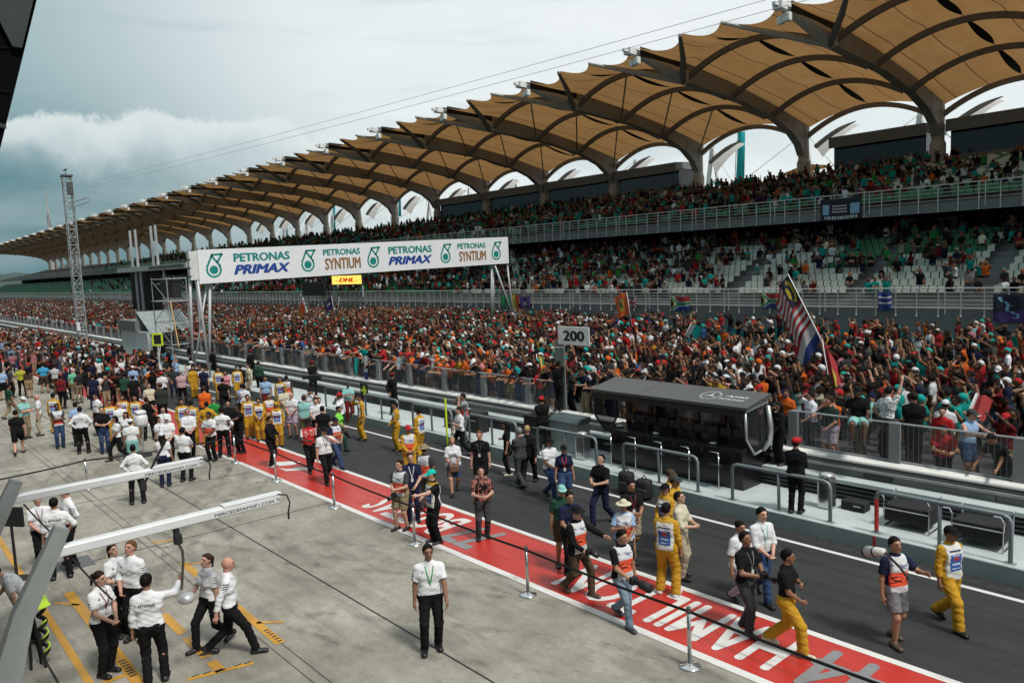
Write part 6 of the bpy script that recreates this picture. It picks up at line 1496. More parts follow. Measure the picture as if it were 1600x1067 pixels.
# ---- middle distance, around the red lane and the pit lane
r = put(480, 654, 1.76, 12, kit(FN, 'walk', 'phone', 'swing_b', pitch=-.2), 'man in bright red sponsor shirt and black cap walking on the red lane', top=('tee', 'red', 'redteam'), head=('cap', 'black'), skin='d')
r = put(505, 666, 1.78, 18, kit(FN, 'walk', 'down', ((0.10, 0.16, 1.45), (0.9, 0, -0.6)), fat=1.12), 'stout man in white polo and black cap with phone at his ear', top=('polo', 'white', 'team'), head=('cap', 'black'), skin='r'); lanyard(r, 'dgrey')
put(522, 650, 1.74, 35, kit(FN, 'long', 'chest', 'waist'), 'man in grey tabard and blue jeans striding behind the white polo', top=('tee', 'navy'), bot=('trousers', 'denim'), head=('cap', 'navy'), skin='m', vest='photo')
put(528, 634, 1.66, 60, kit(FN, 'walk', 'waist', 'down', fem=True), 'woman in bright lime shirt and dark green trousers', top=('tee', 'lime'), bot=('trousers', 'dgreen'), head=('hair:bun', 'black'), skin='m')
r = put(531, 614, 1.78, -80, kit(FN, 'step', 'shoulder', 'shoulder', yaw=.1), 'red-capped cameraman in white and black carrying a shoulder camera', top=('long', 'white'), bot=('trousers', 'black'), head=('cap', 'red'), skin='d')
put(543, 598, 1.72, 15, kit(FN, 'stand', 'chest', 'waist'), 'man in pale teal shirt and dark cap beside the cameraman', top=('tee', 'lteal'), head=('cap', 'dgrey'), skin='m', bot=('trousers', 'dred'))
put(563, 618, 1.74, -78, kit(FN, 'stand', 'eye', 'down', yaw=.1), 'yellow-overalled marshal with hand to his eyes beside the arrow board', top=YL, bot=YB, skin='m', vest='marshal')
put(618, 630, 1.74, -82, kit(FN, 'stand', 'waist', 'waist'), 'yellow marshal in profile below the red-capped guard, hands clasped', top=YL, bot=YB, skin='m', vest='marshal')
put(654, 639, 1.72, -130, kit(FN, 'stand', 'waist', 'down'), 'yellow marshal turned away in dark cap near the hoop rail', top=YL, bot=YB, skin='m', vest='marshal', head=('cap', 'black'))
put(637, 666, 1.72, 10, kit(FN, 'stand', 'waist', 'waist'), 'red-capped marshal in yellow sleeves and orange bib', top=YL, bot=YB, head=('cap', 'red'), skin='t', vest='photo')
r = G['ph1'] = put(624, 720, 1.76, -38, kit(FN, 'shift', 'waist', 'phone', pitch=-.1), 'photographer in orange bib and khaki shorts with camera at the belt', top=('tee', 'dgrey'), bot=('shorts', 'khaki'), skin='l', vest='photo', head=('hair', 'dbrown'))
r = G['ph2'] = put(641, 710, 1.78, 5, kit(FN, 'stand', 'down', 'waist', pitch=-.2), 'brown-haired photographer in dark navy polo with orange card', top=('tee', 'navy'), bot=('trousers', 'navy'), head=('hair', 'brown'), skin='l'); lanyard(r, 'white')
put(662, 697, 1.72, 150, kit(FN, 'stand', 'waist', 'waist'), 'photographer in floppy tan hat and red-orange bib seen from behind', top=('tee', 'dgrey'), bot=('trousers', 'dgrey'), head=('hat', 'khaki'), skin='m', vest='photo')
r = G['tealcap'] = put(675, 736, 1.74, -60, kit(FN, 'stand', 'phone', 'fwd'), 'man in turquoise cap and long white bib at the barrier post', top=('tee', 'black'), bot=('trousers', 'black'), head=('cap', (.01, .48, .40)), skin='l', vest='marshal')
r = G['white_woman'] = put(706, 681, 1.68, 2, kit(FN, 'walk', 'waist', 'waist', fem=True), 'blonde woman in white blouse and denim skirt with brown bag', top=('blouse', 'white'), bot=('skirt', 'denim'), head=('hair', 'blonde'), skin='r')
r = put(749, 675, 1.80, -12, kit(FN, 'stand', 'down', 'down', pitch=-.05), 'ginger man in black t-shirt with pass behind the streaked shirt', top=('tee', 'black'), bot=('shorts', 'black'), head=('hair', 'ginger'), skin='r'); lanyard(r, 'dgrey')
put(751, 731, 1.72, 8, kit(FN, 'shift', 'phone', 'phone', pitch=-.35), 'man in black and red streaked shirt looking at his phone', top=('tee', 'black', 'stripe'), bot=('trousers', 'dgrey'), skin='l')
put(791, 661, 1.64, -88, kit(FN, 'stand', 'chest', 'down', fem=True), 'long-haired woman all in black with pale yellow shoes', top=('tee', 'black'), head=('hair:long', 'black'), skin='m', shoes='cream')
put(811, 667, 1.78, -150, kit(FN, 'walk', 'down', 'swing_f'), 'grey-haired man mostly hidden behind the black blazer', top=('long', 'dgrey'), bot=('trousers', 'dgrey'), head=('hair', 'grey'), skin='r')
put(823, 663, 1.82, 165, kit(FN, 'long', 'swing_b', 'pocket', yaw=.3), 'blond man in black blazer with white side panel walking away', top=('coat', 'black'), bot=('trousers', 'black'), head=('hair', 'blonde'), skin='r')
put(857, 683, 1.74, 40, kit(FN, 'walk', 'waist', 'down'), 'man in white polo, black cap and jeans behind the woman in navy', top=('tee', 'white'), bot=('trousers', 'denim'), head=('cap', 'black'), skin='t', collar='pink')
r = put(880, 694, 1.68, 8, kit(FN, 'walk', 'down', 'down', fem=True), 'woman in navy shirt, black cap and denim shorts with red lanyard', top=('tee', 'navy'), bot=('shorts', 'denim'), head=('cap', 'black', 'tail'), skin='m'); lanyard(r, 'red')
put(938, 709, 1.76, -35, kit(FN, 'walk', 'phone', 'phone', pitch=-.4), 'dark-haired man in black shirt and jeans looking down at his phone by the kerb', top=('tee', 'black'), bot=('trousers', 'navy'), skin='l')
r = put(985, 748, 1.76, 25, kit(FN, 'walk', 'phone', 'waist'), 'man in black polo and khaki shorts before the rucksacks', top=('tee', 'black'), bot=('shorts', 'beige'), skin='m', head=('hair', 'black')); lanyard(r, 'dred')
put(974, 783, 1.64, 5, kit(FN, 'stand', 'chest', 'waist', fem=True), 'woman in cream bucket hat and photo tabard behind the orange bib', top=('tee', 'lblue'), bot=('trousers', 'dgrey'), head=('hat', 'cream'), skin='m', vest='photo')
r = G['hatph'] = put(899, 790, 1.78, 45, kit(FN, 'walk2', 'waist', 'reach', yaw=-.1), 'photographer in black brimmed hat, dark jacket and brown trousers', top=('coat', 'black'), bot=('trousers', 'brown'), head=('hat', 'black'), skin='l', vest='photo', shoes='brown')
r = G['obib'] = put(970, 826, 1.74, 38, kit(FN, 'walk', 'waist', 'down', yaw=.2), 'photographer with bright orange bib and pale jeans crossing the painted letters', top=('tee', 'black'), bot=('trousers', 'ljean'), skin='m', vest='photo', shoes='dgrey')
put(877, 759, 1.74, 12, kit(FN, 'shift', 'down', 'chest'), 'man in pale cap, grey tabard and brown shorts behind the hat photographer', top=('tee', 'dgreen'), bot=('shorts', 'brown'), head=('cap', 'lteal'), skin='m', vest=None)
put(889, 770, 1.74, 20, kit(FN, 'stand', 'waist', 'down'), 'dark-haired man in blue shirt half hidden by the hat photographer', top=('tee', 'navy'), bot=('trousers', 'black'), skin='m')
put(1040, 758, 1.66, -40, kit(FN, 'stand', 'waist', 'waist', fem=True), 'female marshal with black cap and ponytail in yellow', top=YL, bot=YB, head=('cap', 'black', 'tail'), skin='m', vest='marshal')
put(1047, 736, 1.72, 40, kit(FN, 'stand', 'down', 'down'), 'marshal in brown patterned cap at the back of the marshal group', top=YL, bot=YB, head=('cap', 'brown'), skin='m', vest='marshal')
put(1053, 746, 1.72, 60, kit(FN, 'stand', 'waist', 'down'), 'marshal in black cap between the patterned cap and the man in white', top=YL, bot=YB, head=('cap', 'dgrey'), skin='m', vest='marshal')
put(1062, 770, 1.76, 70, kit(FN, 'shift', 'phone', 'phone', pitch=-.3), 'balding man in white shirt and beige trousers beside the marshals', top=('rolled', 'cream'), bot=('trousers', 'beige'), skin='l', head=('hair', 'dbrown'))
put(1040, 789, 1.78, 160, kit(FN, 'wide', 'down', 'waist', yaw=-.2), 'yellow marshal with blue-panelled back and white shoes on the red lane', top=YL, bot=YB, skin='m', vest='marshal', shoes='white')
r = G['phoneman'] = put(1165, 832, 1.76, 50, kit(FN, 'step', 'phone', 'phone', pitch=-.3), 'bearded man in black t-shirt and dark jeans looking at his camera', top=('tee', 'black'), bot=('trousers', 'dgrey'), skin='t'); lanyard(r, 'grey')
put(1155, 812, 1.68, 45, kit(FN, 'walk', 'down', 'waist', fem=True), 'woman in white blouse and pale trousers behind the bearded man', top=('blouse', 'white'), bot=('trousers', 'lilac'), head=('hair:bun', 'black'), skin='m')
r = put(1189, 791, 1.80, 38, kit(FN, 'walk', 'waist', 'waist', pitch=-.05), 'tall dark-haired man in white shirt and blue jeans clasping hands', top=('rolled', 'white'), bot=('trousers', 'denim'), skin='l', collar='white'); lanyard(r, 'lteal')
r = G['yphone'] = put(1228, 856, 1.74, 75, kit(FN, 'walk', 'waist', 'chest', yaw=.2), 'man in black t-shirt and baggy yellow trousers holding a phone', top=('tee', 'black'), bot=YB, skin='t', shoes='cream')
r = G['bigl'] = put(1398, 840, 1.78, 40, kit(FN, 'step', 'down', ((0.30, 0.34, 1.26), (0.7, 0, -0.8)), pitch=-.15), 'photographer in grey shorts and orange tabard with white lens on shoulder', top=('tee', 'navy'), bot=('shorts', 'grey'), skin='m', vest='photo', shoes='brown')
put(1484, 820, 1.78, 48, kit(FN, 'walk', 'down', 'swing_b'), 'black-capped marshal in yellow walking at the right edge', top=YL, bot=YB, head=('cap', 'black'), skin='t', vest='marshal')
# guards and others up on the platform
def gput(hx, hy, yaw, kt, label, **k): return put(hx, hy, 1.76, yaw, kt, label, z=PZ, bot=('trousers', 'black'), **k)
gput(487, 565, 178, kit(FN, 'stand', 'cross', 'cross'), 'red-bereted guard in black standing above the teal-shirted man', top=('long', 'black'), head=('beret', 'dred'), skin='m')
gput(612, 584, 140, kit(FN, 'stand', 'behind', 'behind'), 'red-capped guard in black by the wall with hands behind his back', top=('long', 'black'), head=('beret', 'dred'), skin='m')
gput(1243, 687, 165, kit(FN, 'stand', 'waist', 'waist'), 'red-bereted guard in black right of the black pit stand', top=('long', 'black'), head=('beret', 'red'), skin='m')
gput(846, 621, 178, kit(FN, 'stand', 'cross', 'cross'), 'red-capped man in black shirt by the grey cabinet', top=('tee', 'black'), head=('cap', 'red'), skin='m')
gput(332, 546, 120, kit(FN, 'stand', 'down', 'behind'), 'dark guard standing right of the gantry foot', top=('long', 'black'), skin='t')
gput(297, 537, 150, kit(FN, 'stand', 'behind', 'behind'), 'red-bereted guard in black left of the gantry foot', top=('long', 'black'), head=('beret', 'dred'), skin='m')
gput(391, 548, 150, kit(FN, 'stand', 'behind', 'behind'), 'red-bereted guard between the gantry and the waving crowd', top=('long', 'black'), head=('beret', 'dred'), skin='m')
put(724, 616, 1.70, -75, kit(FN, 'shift', 'eye', 'eye'), 'photographer in orange bib on the platform aiming at the fence', z=PZ, top=('tee', 'grey'), bot=('trousers', 'grey'), skin='m', vest='photo')
put(717, 635, 1.74, -60, kit(FN, 'walk', 'waist', 'chest'), 'man in black and white shirt walking below the aiming photographer', top=('rolled', 'white'), bot=('trousers', 'black'), skin='l')
# things they hold
def palm(r, sd=1, off=(0, 0.02, 0)): return held_at(r, sd, off)
for nm, sd, kd, lb in (('ph1', 1, 'camera', 'black camera held by the photographer in khaki shorts'), ('obib', 1, 'long_lens_camera', 'large black camera hanging before the bright orange bib'), ('hatph', 1, 'camera', 'black camera in the hat photographer hand'), ('phoneman', 1, 'camera', 'black camera held by the bearded man'), ('tealcap', -1, 'phone', 'phone held up by the man in turquoise cap'), ('yphone', -1, 'phone', 'phone held by the man in baggy yellow trousers'), ('white_woman', 1, 'shoulder_bag', 'brown bag carried by the blonde woman')):
    r = G[nm]; KIT_OF[r].get('body'); held(kd, (r, sd, (0, 0.03, 0)), lb)
r = G['bigl']; KIT_OF[r].get('body')
Mx = Matrix.Translation(Vector(r.location)) @ Matrix.Rotation(r.rotation_euler.z, 4, 'Z')
o = thing('telephoto_lens', 'white telephoto lens slung over the shoulder of the man in grey shorts', 'camera lens', tuple(Mx @ Vector((0.16, -0.02, 1.52))), r.rotation_euler.z)
MB().tube([(0, -0.02, 0), (0.02, -0.40, -0.12)], [0.065, 0.095], 18).build('barrel', plain('lens_white', (0.55, 0.55, 0.52), 0.4), o, smooth=True); MB().tube([(0.02, -0.40, -0.12), (0.022, -0.43, -0.129)], [0.10, 0.10], 18).build('hood_ring', pad, o); MB().tube([(0.01, -0.2, -0.06), (0.011, -0.23, -0.069)], [0.083, 0.085], 18).build('band', pad, o)
MB().tube([(0, 0, 0), (-0.04, 0.28, -0.14), (-0.1, 0.42, -0.3)], 0.02, 8).build('monopod', pad, o)
o = thing('video_camera', 'black shoulder video camera pointing left beside the red cap', 'camera', tuple(at(492, 590, 1.66)), 0.5); MB().cbox((0, 0, 0), 0.62, 0.22, 0.26, 0.04).build('camera_body', pad, o); MB().tube([(-0.3, 0, 0.02), (-0.62, 0, 0.02)], [0.08, 0.12], 14).build('lens', pad, o); MB().tube([(-0.1, 0, 0.13), (-0.1, 0, 0.22), (0.2, 0, 0.22), (0.2, 0, 0.13)], 0.02, 6).build('handle', pad, o)
# ---- the left half: crew, marshals and guests round the cars (mid distance)
def mp(hx, hy, H, yaw, pose, label, **k): return put(hx, hy, H, yaw, kit(MD, *pose[0], **pose[1]), label, **k)
ST = (('stand', 'down', 'down'), {}); WK = (('walk', 'down', 'swing_f'), {}); PH = (('stand', 'phone', 'phone'), dict(pitch=-.3)); CR = (('stand', 'cross', 'cross'), {}); HP = (('wide', 'hip', 'hip'), {}); WT = (('shift', 'waist', 'waist'), {}); EY = (('stand', 'eye', 'eye'), {}); UP = (('stand', 'up', 'down'), {}); UU = (('stand', 'up', 'up'), {}); BH = (('stand', 'behind', 'behind'), {})
FS = (('stand', 'down', 'waist'), dict(fem=True)); FW = (('walk', 'down', 'waist'), dict(fem=True))
M_ = dict(top=YL, bot=YB, skin='m', vest='marshal')
T = lambda c, k='tee', *p: (k, c, *p)
rows = [
 (23, 640, 1.76, 172, WK, 'man in black polo and long shorts walking away at the left', dict(top=T('black'), bot=('shorts', 'black'), skin='r', head=('hair', 'black'))),
 (35, 621, 1.78, 30, CR, 'man in pale teal shirt with folded arms and khaki trousers', dict(top=T('lteal'), bot=('trousers', 'khaki'), head=('cap', 'white'), skin='r')),
 (58, 618, 1.76, -95, ST, 'bald man in white polo and beige trousers facing left', dict(top=T('white', 'polo'), bot=('trousers', 'beige'), head=None, skin='r')),
 (82, 616, 1.72, 160, ST, 'marshal in black cap turned away behind the folded-arms man', dict(M_, head=('cap', 'black'))),
 (88, 632, 1.76, 5, CR, 'man in white bib and blue jeans with folded arms', dict(top=T('dgrey'), bot=('trousers', 'denim'), skin='d', vest='photo')),
 (117, 630, 1.74, -170, ST, 'man in light blue shirt left of the white shirt with lettering', dict(top=T('lblue'), bot=('trousers', 'black'), skin='l')),
 (124, 637, 1.78, 172, HP, 'dark-haired man in white shirt from behind, hands on hips, left of black t-shirt', dict(top=WL, back='PETRONAS', skin='l')),
 (150, 616, 1.78, -60, ST, 'man in white shirt and black trousers facing left by the marshals', dict(top=WL, skin='m')),
 (158, 637, 1.76, 5, PH, 'man in black t-shirt with red lanyard reading his phone', dict(top=T('black'), bot=('trousers', 'denim'), skin='l')),
 (180, 649, 1.66, -70, FW, 'dark-haired woman in white blouse walking left, front of the pair', dict(top=W_, head=('hair:long', 'black'), skin='m')),
 (196, 645, 1.66, -20, FS, 'dark-haired woman in white blouse facing us, right of the pair', dict(top=W_, head=('hair:long', 'black'), skin='m')),
 (203, 656, 1.70, 170, ST, 'white-capped person in white with pale teal shorts', dict(top=W_, bot=('shorts', 'lteal'), head=('cap', 'white'), skin='m')),
 (186, 630, 1.74, -160, ST, 'bald man in white shirt left of the yellow marshals', dict(top=W_, head=None, skin='r')),
 (170, 626, 1.72, 0, ST, 'marshal facing us, leftmost of the three by the silver lamp', dict(M_)),
 (190, 618, 1.72, 5, WT, 'marshal facing us, middle of the three by the silver lamp', dict(M_)),
 (210, 619, 1.72, -10, ST, 'marshal facing us, rightmost of the three by the silver lamp', dict(M_)),
 (228, 622, 1.74, 175, HP, 'person in black sleeveless top behind the silver lamp', dict(top=T('black', 'tank'), skin='m', head=('hair', 'dbrown'))),
 (245, 652, 1.66, 70, FS, 'woman with long dark hair and white blouse right of the silver lamp', dict(top=W_, head=('hair:long', 'black'), skin='m')),
 (254, 636, 1.78, 5, WT, 'smiling man in white shirt above the white cap', dict(top=W_, skin='l')),
 (259, 650, 1.74, 10, WT, 'white-capped man with red lanyard facing us', dict(top=W_, head=('cap', 'white'), skin='l')),
 (292, 639, 1.80, 8, WT, 'grey-haired man in white shirt with red lanyard facing us', dict(top=WR, head=('hair', 'grey'), skin='r')),
 (283, 625, 1.72, 5, ST, 'marshal behind the grey-haired man, left one', dict(M_)),
 (298, 627, 1.74, 175, ST, 'marshal behind the grey-haired man, right one', dict(M_)),
 (322, 629, 1.74, 170, HP, 'plain yellow-jacketed marshal from behind below the orange shirt', dict(top=YL, bot=YB, skin='m')),
 (326, 645, 1.74, -35, (('stand', 'phone', 'waist'), {}), 'photographer in white tabard with dark equipment beside the white-shirted back', dict(top=T('white'), skin='d', vest='photo')),
 (345, 638, 1.80, 168, HP, 'white-shirted man from behind nearest the red lane, small dark lettering', dict(top=WL, back='PETRONAS', skin='m')),
 (355, 627, 1.76, 12, ST, 'man in black with sunglasses and pass behind the white-shirted back', dict(top=T('black'), skin='l')),
 (371, 633, 1.80, -50, (('stand', 'waist', 'fwd'), {}), 'man in black polo with white collar gripping a barrier post', dict(top=T('black'), skin='d', collar='white')),
 (318, 605, 1.82, 168, (('wide', 'waist', 'waist'), dict(fat=1.25)), 'big man in bright orange shirt from behind', dict(top=T('orange'), bot=('trousers', 'dgrey'), head=('hair', 'brown'), skin='r')),
 (333, 622, 1.70, 150, ST, 'grey-haired man in green polo right of the orange shirt', dict(top=T('green'), head=('hair', 'grey'), skin='r')),
 (250, 600, 1.86, 175, (('stand', 'waist', 'waist'), dict(fat=1.15)), 'tall man in dark olive jacket seen from behind', dict(top=T((.03, .036, .03), 'coat'), head=('hair', 'brown'), skin='r')),
 (232, 600, 1.72, 10, ST, 'man in cream shirt left of the olive jacket', dict(top=T('cream'), skin='l', head=('hair', 'brown'))),
 (386, 618, 1.74, 5, ST, 'marshal facing us, leftmost of the row right of the belt', dict(M_)),
 (403, 623, 1.68, 0, (('stand', 'waist', 'waist'), dict(fem=True)), 'female marshal in dark sunglasses in the row of marshals', dict(M_)),
 (431, 629, 1.70, 0, (('stand', 'down', 'down'), dict(fem=True)), 'marshal in yellow headscarf facing us, largest of the row', dict(M_, head=('scarf', 'yellow'))),
 (419, 616, 1.72, 20, ST, 'man in pale pink bib behind the female marshal', dict(top=YL, bot=YB, skin='m', vest='photo')),
 (414, 589, 1.72, 0, ST, 'man in light blue bib before the platform', dict(top=T('lblue'), bot=('trousers', 'dred'), skin='m')),
 (437, 590, 1.72, -10, ST, 'marshal facing us right of the light blue bib', dict(M_)),
 (447, 588, 1.72, 175, ST, 'photographer in orange tabard from behind at the platform edge', dict(top=T('dgrey'), skin='m', vest='photo')),
 (443, 605, 1.74, 10, WT, 'man with backpack and cream shirt among the marshals', dict(top=T('cream'), bot=('trousers', 'beige'), skin='t')),
 (455, 614, 1.78, -25, WT, 'bald man in white t-shirt with navy bag', dict(top=T('white'), bot=('shorts', 'lilac'), head=None, skin='r')),
 (420, 652, 1.72, 60, (('stand', 'waist', 'phone'), {}), 'dark figure in black with white shoes stepping on the red lane', dict(top=T('black', 'coat'), bot=('trousers', 'black'), skin='m', shoes='silver')),
 (474, 619, 1.80, 170, (('wide', 'waist', 'waist'), dict(fat=1.25)), 'broad man in sea-green shirt seen from behind', dict(top=T('lteal'), bot=('trousers', 'khaki'), head=('hair', 'brown'), skin='r')),
 (493, 623, 1.74, 0, (('stand', 'waist', 'waist'), {}), 'smiling man in white t-shirt right of the sea-green shirt', dict(top=T('white'), skin='l')),
 (503, 636, 1.74, 172, ST, 'man in black polo with white shoulder stripe from behind', dict(top=T('black'), bot=('trousers', 'dgrey'), skin='l')),
 (483, 608, 1.72, 5, EY, 'man in white with black cap taking a picture by the platform', dict(top=T('white'), head=('cap', 'black'), skin='m')),
 (498, 622, 1.66, 10, FS, 'woman peeking over the shoulder of the smiling man', dict(top=T('white'), head=('hair', 'brown'), skin='l')),
 (381, 602, 1.70, 170, FS, 'person in white and navy from behind, right of the pair at the marshals', dict(top=T('white'), head=('hair', 'black'), skin='m')),
 (377, 601, 1.70, 175, FS, 'person in pale blue from behind, left of the pair at the marshals', dict(top=T('lblue'), head=('hair', 'black'), skin='m')),
 (369, 573, 1.74, 5, ST, 'marshal with blue panel standing apart before the ledge', dict(M_)),
 (340, 575, 1.72, 0, ST, 'marshal left of the gantry foot facing us', dict(M_)),
 (352, 580, 1.68, -10, FS, 'woman in pale pink polo beside the marshal at the gantry', dict(top=T('pink'), head=('hair:long', 'black'), skin='m')),
 (375, 571, 1.76, 175, BH, 'man in dark suit from behind at the platform', dict(top=T('black', 'coat'), skin='m')),
 (388, 570, 1.72, -60, ST, 'man in cream jacket beside the dark suit', dict(top=T('cream', 'long'), bot=('trousers', 'beige'), skin='l')),
 (403, 566, 1.76, 160, ST, 'man in olive green from behind near the ledge', dict(top=T('dgreen', 'long'), skin='m')),
 (317, 575, 1.70, -20, ST, 'man in navy polo before the gantry foot', dict(top=T('navy'), skin='l')),
 (347, 590, 1.74, 165, (('walk', 'down', 'down'), {}), 'mechanic in black with orange-red back emblem', dict(top=T('black'), skin='l')),
 (282, 580, 1.80, 172, (('wide', 'up', 'waist'), dict(fat=1.2)), 'man in pink checked shirt from behind with arm raised', dict(top=('tee', (.35, .14, .15), 'plaid'), head=('hair', 'grey'), skin='r')),
 (300, 573, 1.72, 20, ST, 'man in yellow beside the pink checked shirt', dict(top=YL, bot=YB, skin='m')),
 (297, 565, 1.74, 60, WT, 'man in white overalls with dark belt near the gantry foot', dict(top=T('white', 'long'), bot=('trousers', 'beige'), head=('cap', 'white'), skin='l')),
 (252, 582, 1.74, 172, ST, 'red-capped man in white and red shirt from behind', dict(top=T('white'), head=('cap', 'red'), skin='m')),
 (236, 575, 1.74, 172, ST, 'photographer in orange vest from behind below yellow frame board', dict(top=T('orange'), bot=('shorts', 'grey'), head=('cap', 'dred'), skin='m')),
 (274, 561, 1.74, 60, UP, 'man in blue-grey shirt waving beside the yellow frame board', dict(top=T('lblue'), bot=('trousers', 'navy'), skin='r')),
 (209, 551, 1.76, 175, (('stand', 'waist', 'waist'), dict(fat=1.15)), 'man in pink shirt from behind near the white hut', dict(top=T('pink'), bot=('trousers', 'navy'), head=('hair', 'dbrown'), skin='r')),
 (188, 561, 1.74, 10, UU, 'person in white with both arms up holding a phone', dict(top=T('white'), bot=('shorts', 'lilac'), skin='l', head=('hair', 'brown'))),
 (207, 573, 1.72, 170, ST, 'man in grey-blue shirt and white cap from behind', dict(top=T('lblue'), head=('cap', 'white'), skin='m')),
 (222, 566, 1.76, 165, EY, 'red-capped man in grey lifting a camera', dict(top=T('grey'), bot=('trousers', 'dgrey'), head=('cap', 'red'), skin='m')),
 (172, 549, 1.80, 178, ST, 'tall grey-haired man in brown checked shirt from behind', dict(top=T('dred'), bot=('trousers', 'khaki'), head=('hair', 'grey'), skin='r')),
 (193, 584, 1.78, 178, (('stand', 'waist', 'waist'), dict(fat=1.1)), 'man in dark green backpack and black clothes from behind', dict(top=T('dgreen', 'coat'), skin='m')),
 (207, 588, 1.76, 170, ST, 'man in black shirt with small white logo from behind', dict(top=T('black'), skin='m')),
 (155, 585, 1.76, 165, ST, 'man in white and red shirt with crossed straps', dict(top=T('white'), bot=('trousers', 'dred'), skin='m')),
 (144, 586, 1.80, 176, (('wide', 'down', 'down'), {}), 'man in dark navy polo from behind left of the crossed straps', dict(top=T('navy'), bot=('trousers', 'navy'), skin='l')),
 (128, 574, 1.84, 175, (('wide', 'waist', 'waist'), dict(fat=1.1)), 'tall man in black with backpack seen from behind', dict(top=T('black', 'coat'), skin='l')),
 (113, 577, 1.76, 160, ST, 'balding man in mint green shirt', dict(top=T((.16, .5, .3)), bot=('trousers', 'khaki'), head=None, skin='r')),
 (66, 568, 1.80, 175, (('wide', 'hip', 'hip'), dict(fat=1.1)), 'man in bright blue shirt from behind at the red lane', dict(top=T('aqua'), bot=('shorts', 'brown'), skin='m')),
 (84, 570, 1.76, 150, WT, 'man in grey shirt with dark backpack beside the bright blue shirt', dict(top=T('silver'), bot=('trousers', 'brown'), skin='m')),
 (93, 587, 1.76, 150, ST, 'dark man in maroon right of the grey shirt with backpack', dict(top=T('dred'), skin='d')),
 (31, 573, 1.76, 170, HP, 'man in yellow hi-vis vest with red edge from behind', dict(top=T((.38, .40, .04)), skin='m')),
 (42, 576, 1.72, 175, FS, 'woman in dark brown top and tan shorts from behind', dict(top=T('brown'), bot=('shorts', 'tan'), head=('hair:long', 'black'), skin='m')),
 (14, 576, 1.72, 120, ST, 'man in grey-brown shirt near the left edge', dict(top=T('dgrey'), skin='m')),
 (1, 578, 1.76, 172, ST, 'man in pale blue and white shirt cut by the left edge', dict(top=T('lblue'), bot=('shorts', 'black'), skin='m')),
 (12, 600, 1.74, 120, (('walk', 'down', 'down'), {}), 'man in olive green t-shirt behind the teal folded arms', dict(top=T('dgreen'), bot=('trousers', 'khaki'), skin='m')),
 (47, 531, 1.78, 172, WT, 'marshal in glowing orange jacket by the red lane end', dict(top=T((.75, .10, .03), 'long'), bot=('trousers', 'black'), skin='m')),
 (84, 537, 1.74, 150, WT, 'person in bright lime jacket among the far crowd', dict(top=T((.20, .68, .05), 'long'), head=('hair', 'black'), skin='m')),
 (9, 537, 1.74, 160, WK, 'man in dark blue and grey walking off at the left edge', dict(top=T('lblue'), skin='m')),
 (17, 540, 1.74, 140, WK, 'person with orange waist bag beside the left edge', dict(top=T('dred'), skin='m')),
 (64, 512, 1.76, 5, UP, 'mechanic in red overalls with arm raised, left one', dict(top=T('red', 'long'), bot=('trousers', 'red'), skin='l')),
 (80, 516, 1.76, 10, ST, 'mechanic in red overalls facing the pit wall, middle one', dict(top=T('red', 'long'), bot=('trousers', 'red'), head=('cap', 'red'), skin='l')),
 (88, 520, 1.76, -20, WT, 'mechanic in red overalls, rightmost of the red group', dict(top=T('dred', 'long'), bot=('trousers', 'red'), skin='l')),
 (33, 528, 1.76, 160, WT, 'man in white shirt and dark trousers left of glowing orange jacket', dict(top=T('white'), skin='m')),
 (22, 533, 1.74, -120, ST, 'man in pale shirt with red bag talking near the far left', dict(top=T('pink'), bot=('trousers', 'denim'), skin='m')),
 (127, 547, 1.74, -10, ST, 'woman in white and red top in front of dark pack', dict(top=T('white'), head=('hair:long', 'dbrown'), skin='m')),
 (134, 556, 1.78, 178, ST, 'white-capped man in white with pink backpack', dict(top=T('white'), head=('cap', 'white'), bot=('trousers', 'dgrey'), skin='m')),
 (105, 556, 1.72, -20, FS, 'woman in white lace top facing left in the throng', dict(top=T('white'), head=('hair:long', 'brown'), skin='l')),
 (262, 545, 1.74, 170, ST, 'man in light blue jacket beside the dark tyre stack', dict(top=T('aqua', 'long'), skin='m')),
]
for a in rows: mp(*a[:4], a[4], a[5], group='guests and crew in the left half of the pit lane' if a[1] < 612 else None, **a[6])
# ================================================================== THE CROWD BEHIND THE FENCE
BASIC = [('black', 24), ('dgrey', 7), ('navy', 8), ('white', 15), ('red', 14), ('dred', 7), ('orange', 9), ('teal', 6), ('lteal', 2), ('grey', 4), ('yellow', 1.2), ('blue', 2), ('green', 1.2), ('cream', 2), ('pink', 1.2), ('aqua', 1)]
def pick(tab): return RND.choices([a for a, b in tab], [b for a, b in tab])[0]
CN = dict(black='black', dgrey='charcoal', navy='navy', white='white', red='bright red', dred='maroon', orange='orange', teal='turquoise', lteal='pale teal', grey='grey', yellow='mustard', blue='blue', green='green', cream='cream', pink='pink', aqua='bright blue', lblue='light blue')
HEADS = [(('hair', 'black'), 'black hair', 34), (('hair:long', 'black'), 'long dark hair', 14), (('cap', 'black'), 'black cap', 11), (('cap', 'white'), 'white cap', 9), (('cap', 'red'), 'red cap', 11), (('cap', 'teal'), 'turquoise cap', 6), (('cap', 'orange'), 'orange cap', 4), (('scarf', 'black'), 'black headscarf', 3), (('scarf', 'pink'), 'pink headscarf', 2), (('hat', 'cream'), 'cream hat', 2), (('hair', 'brown'), 'brown hair', 4)]
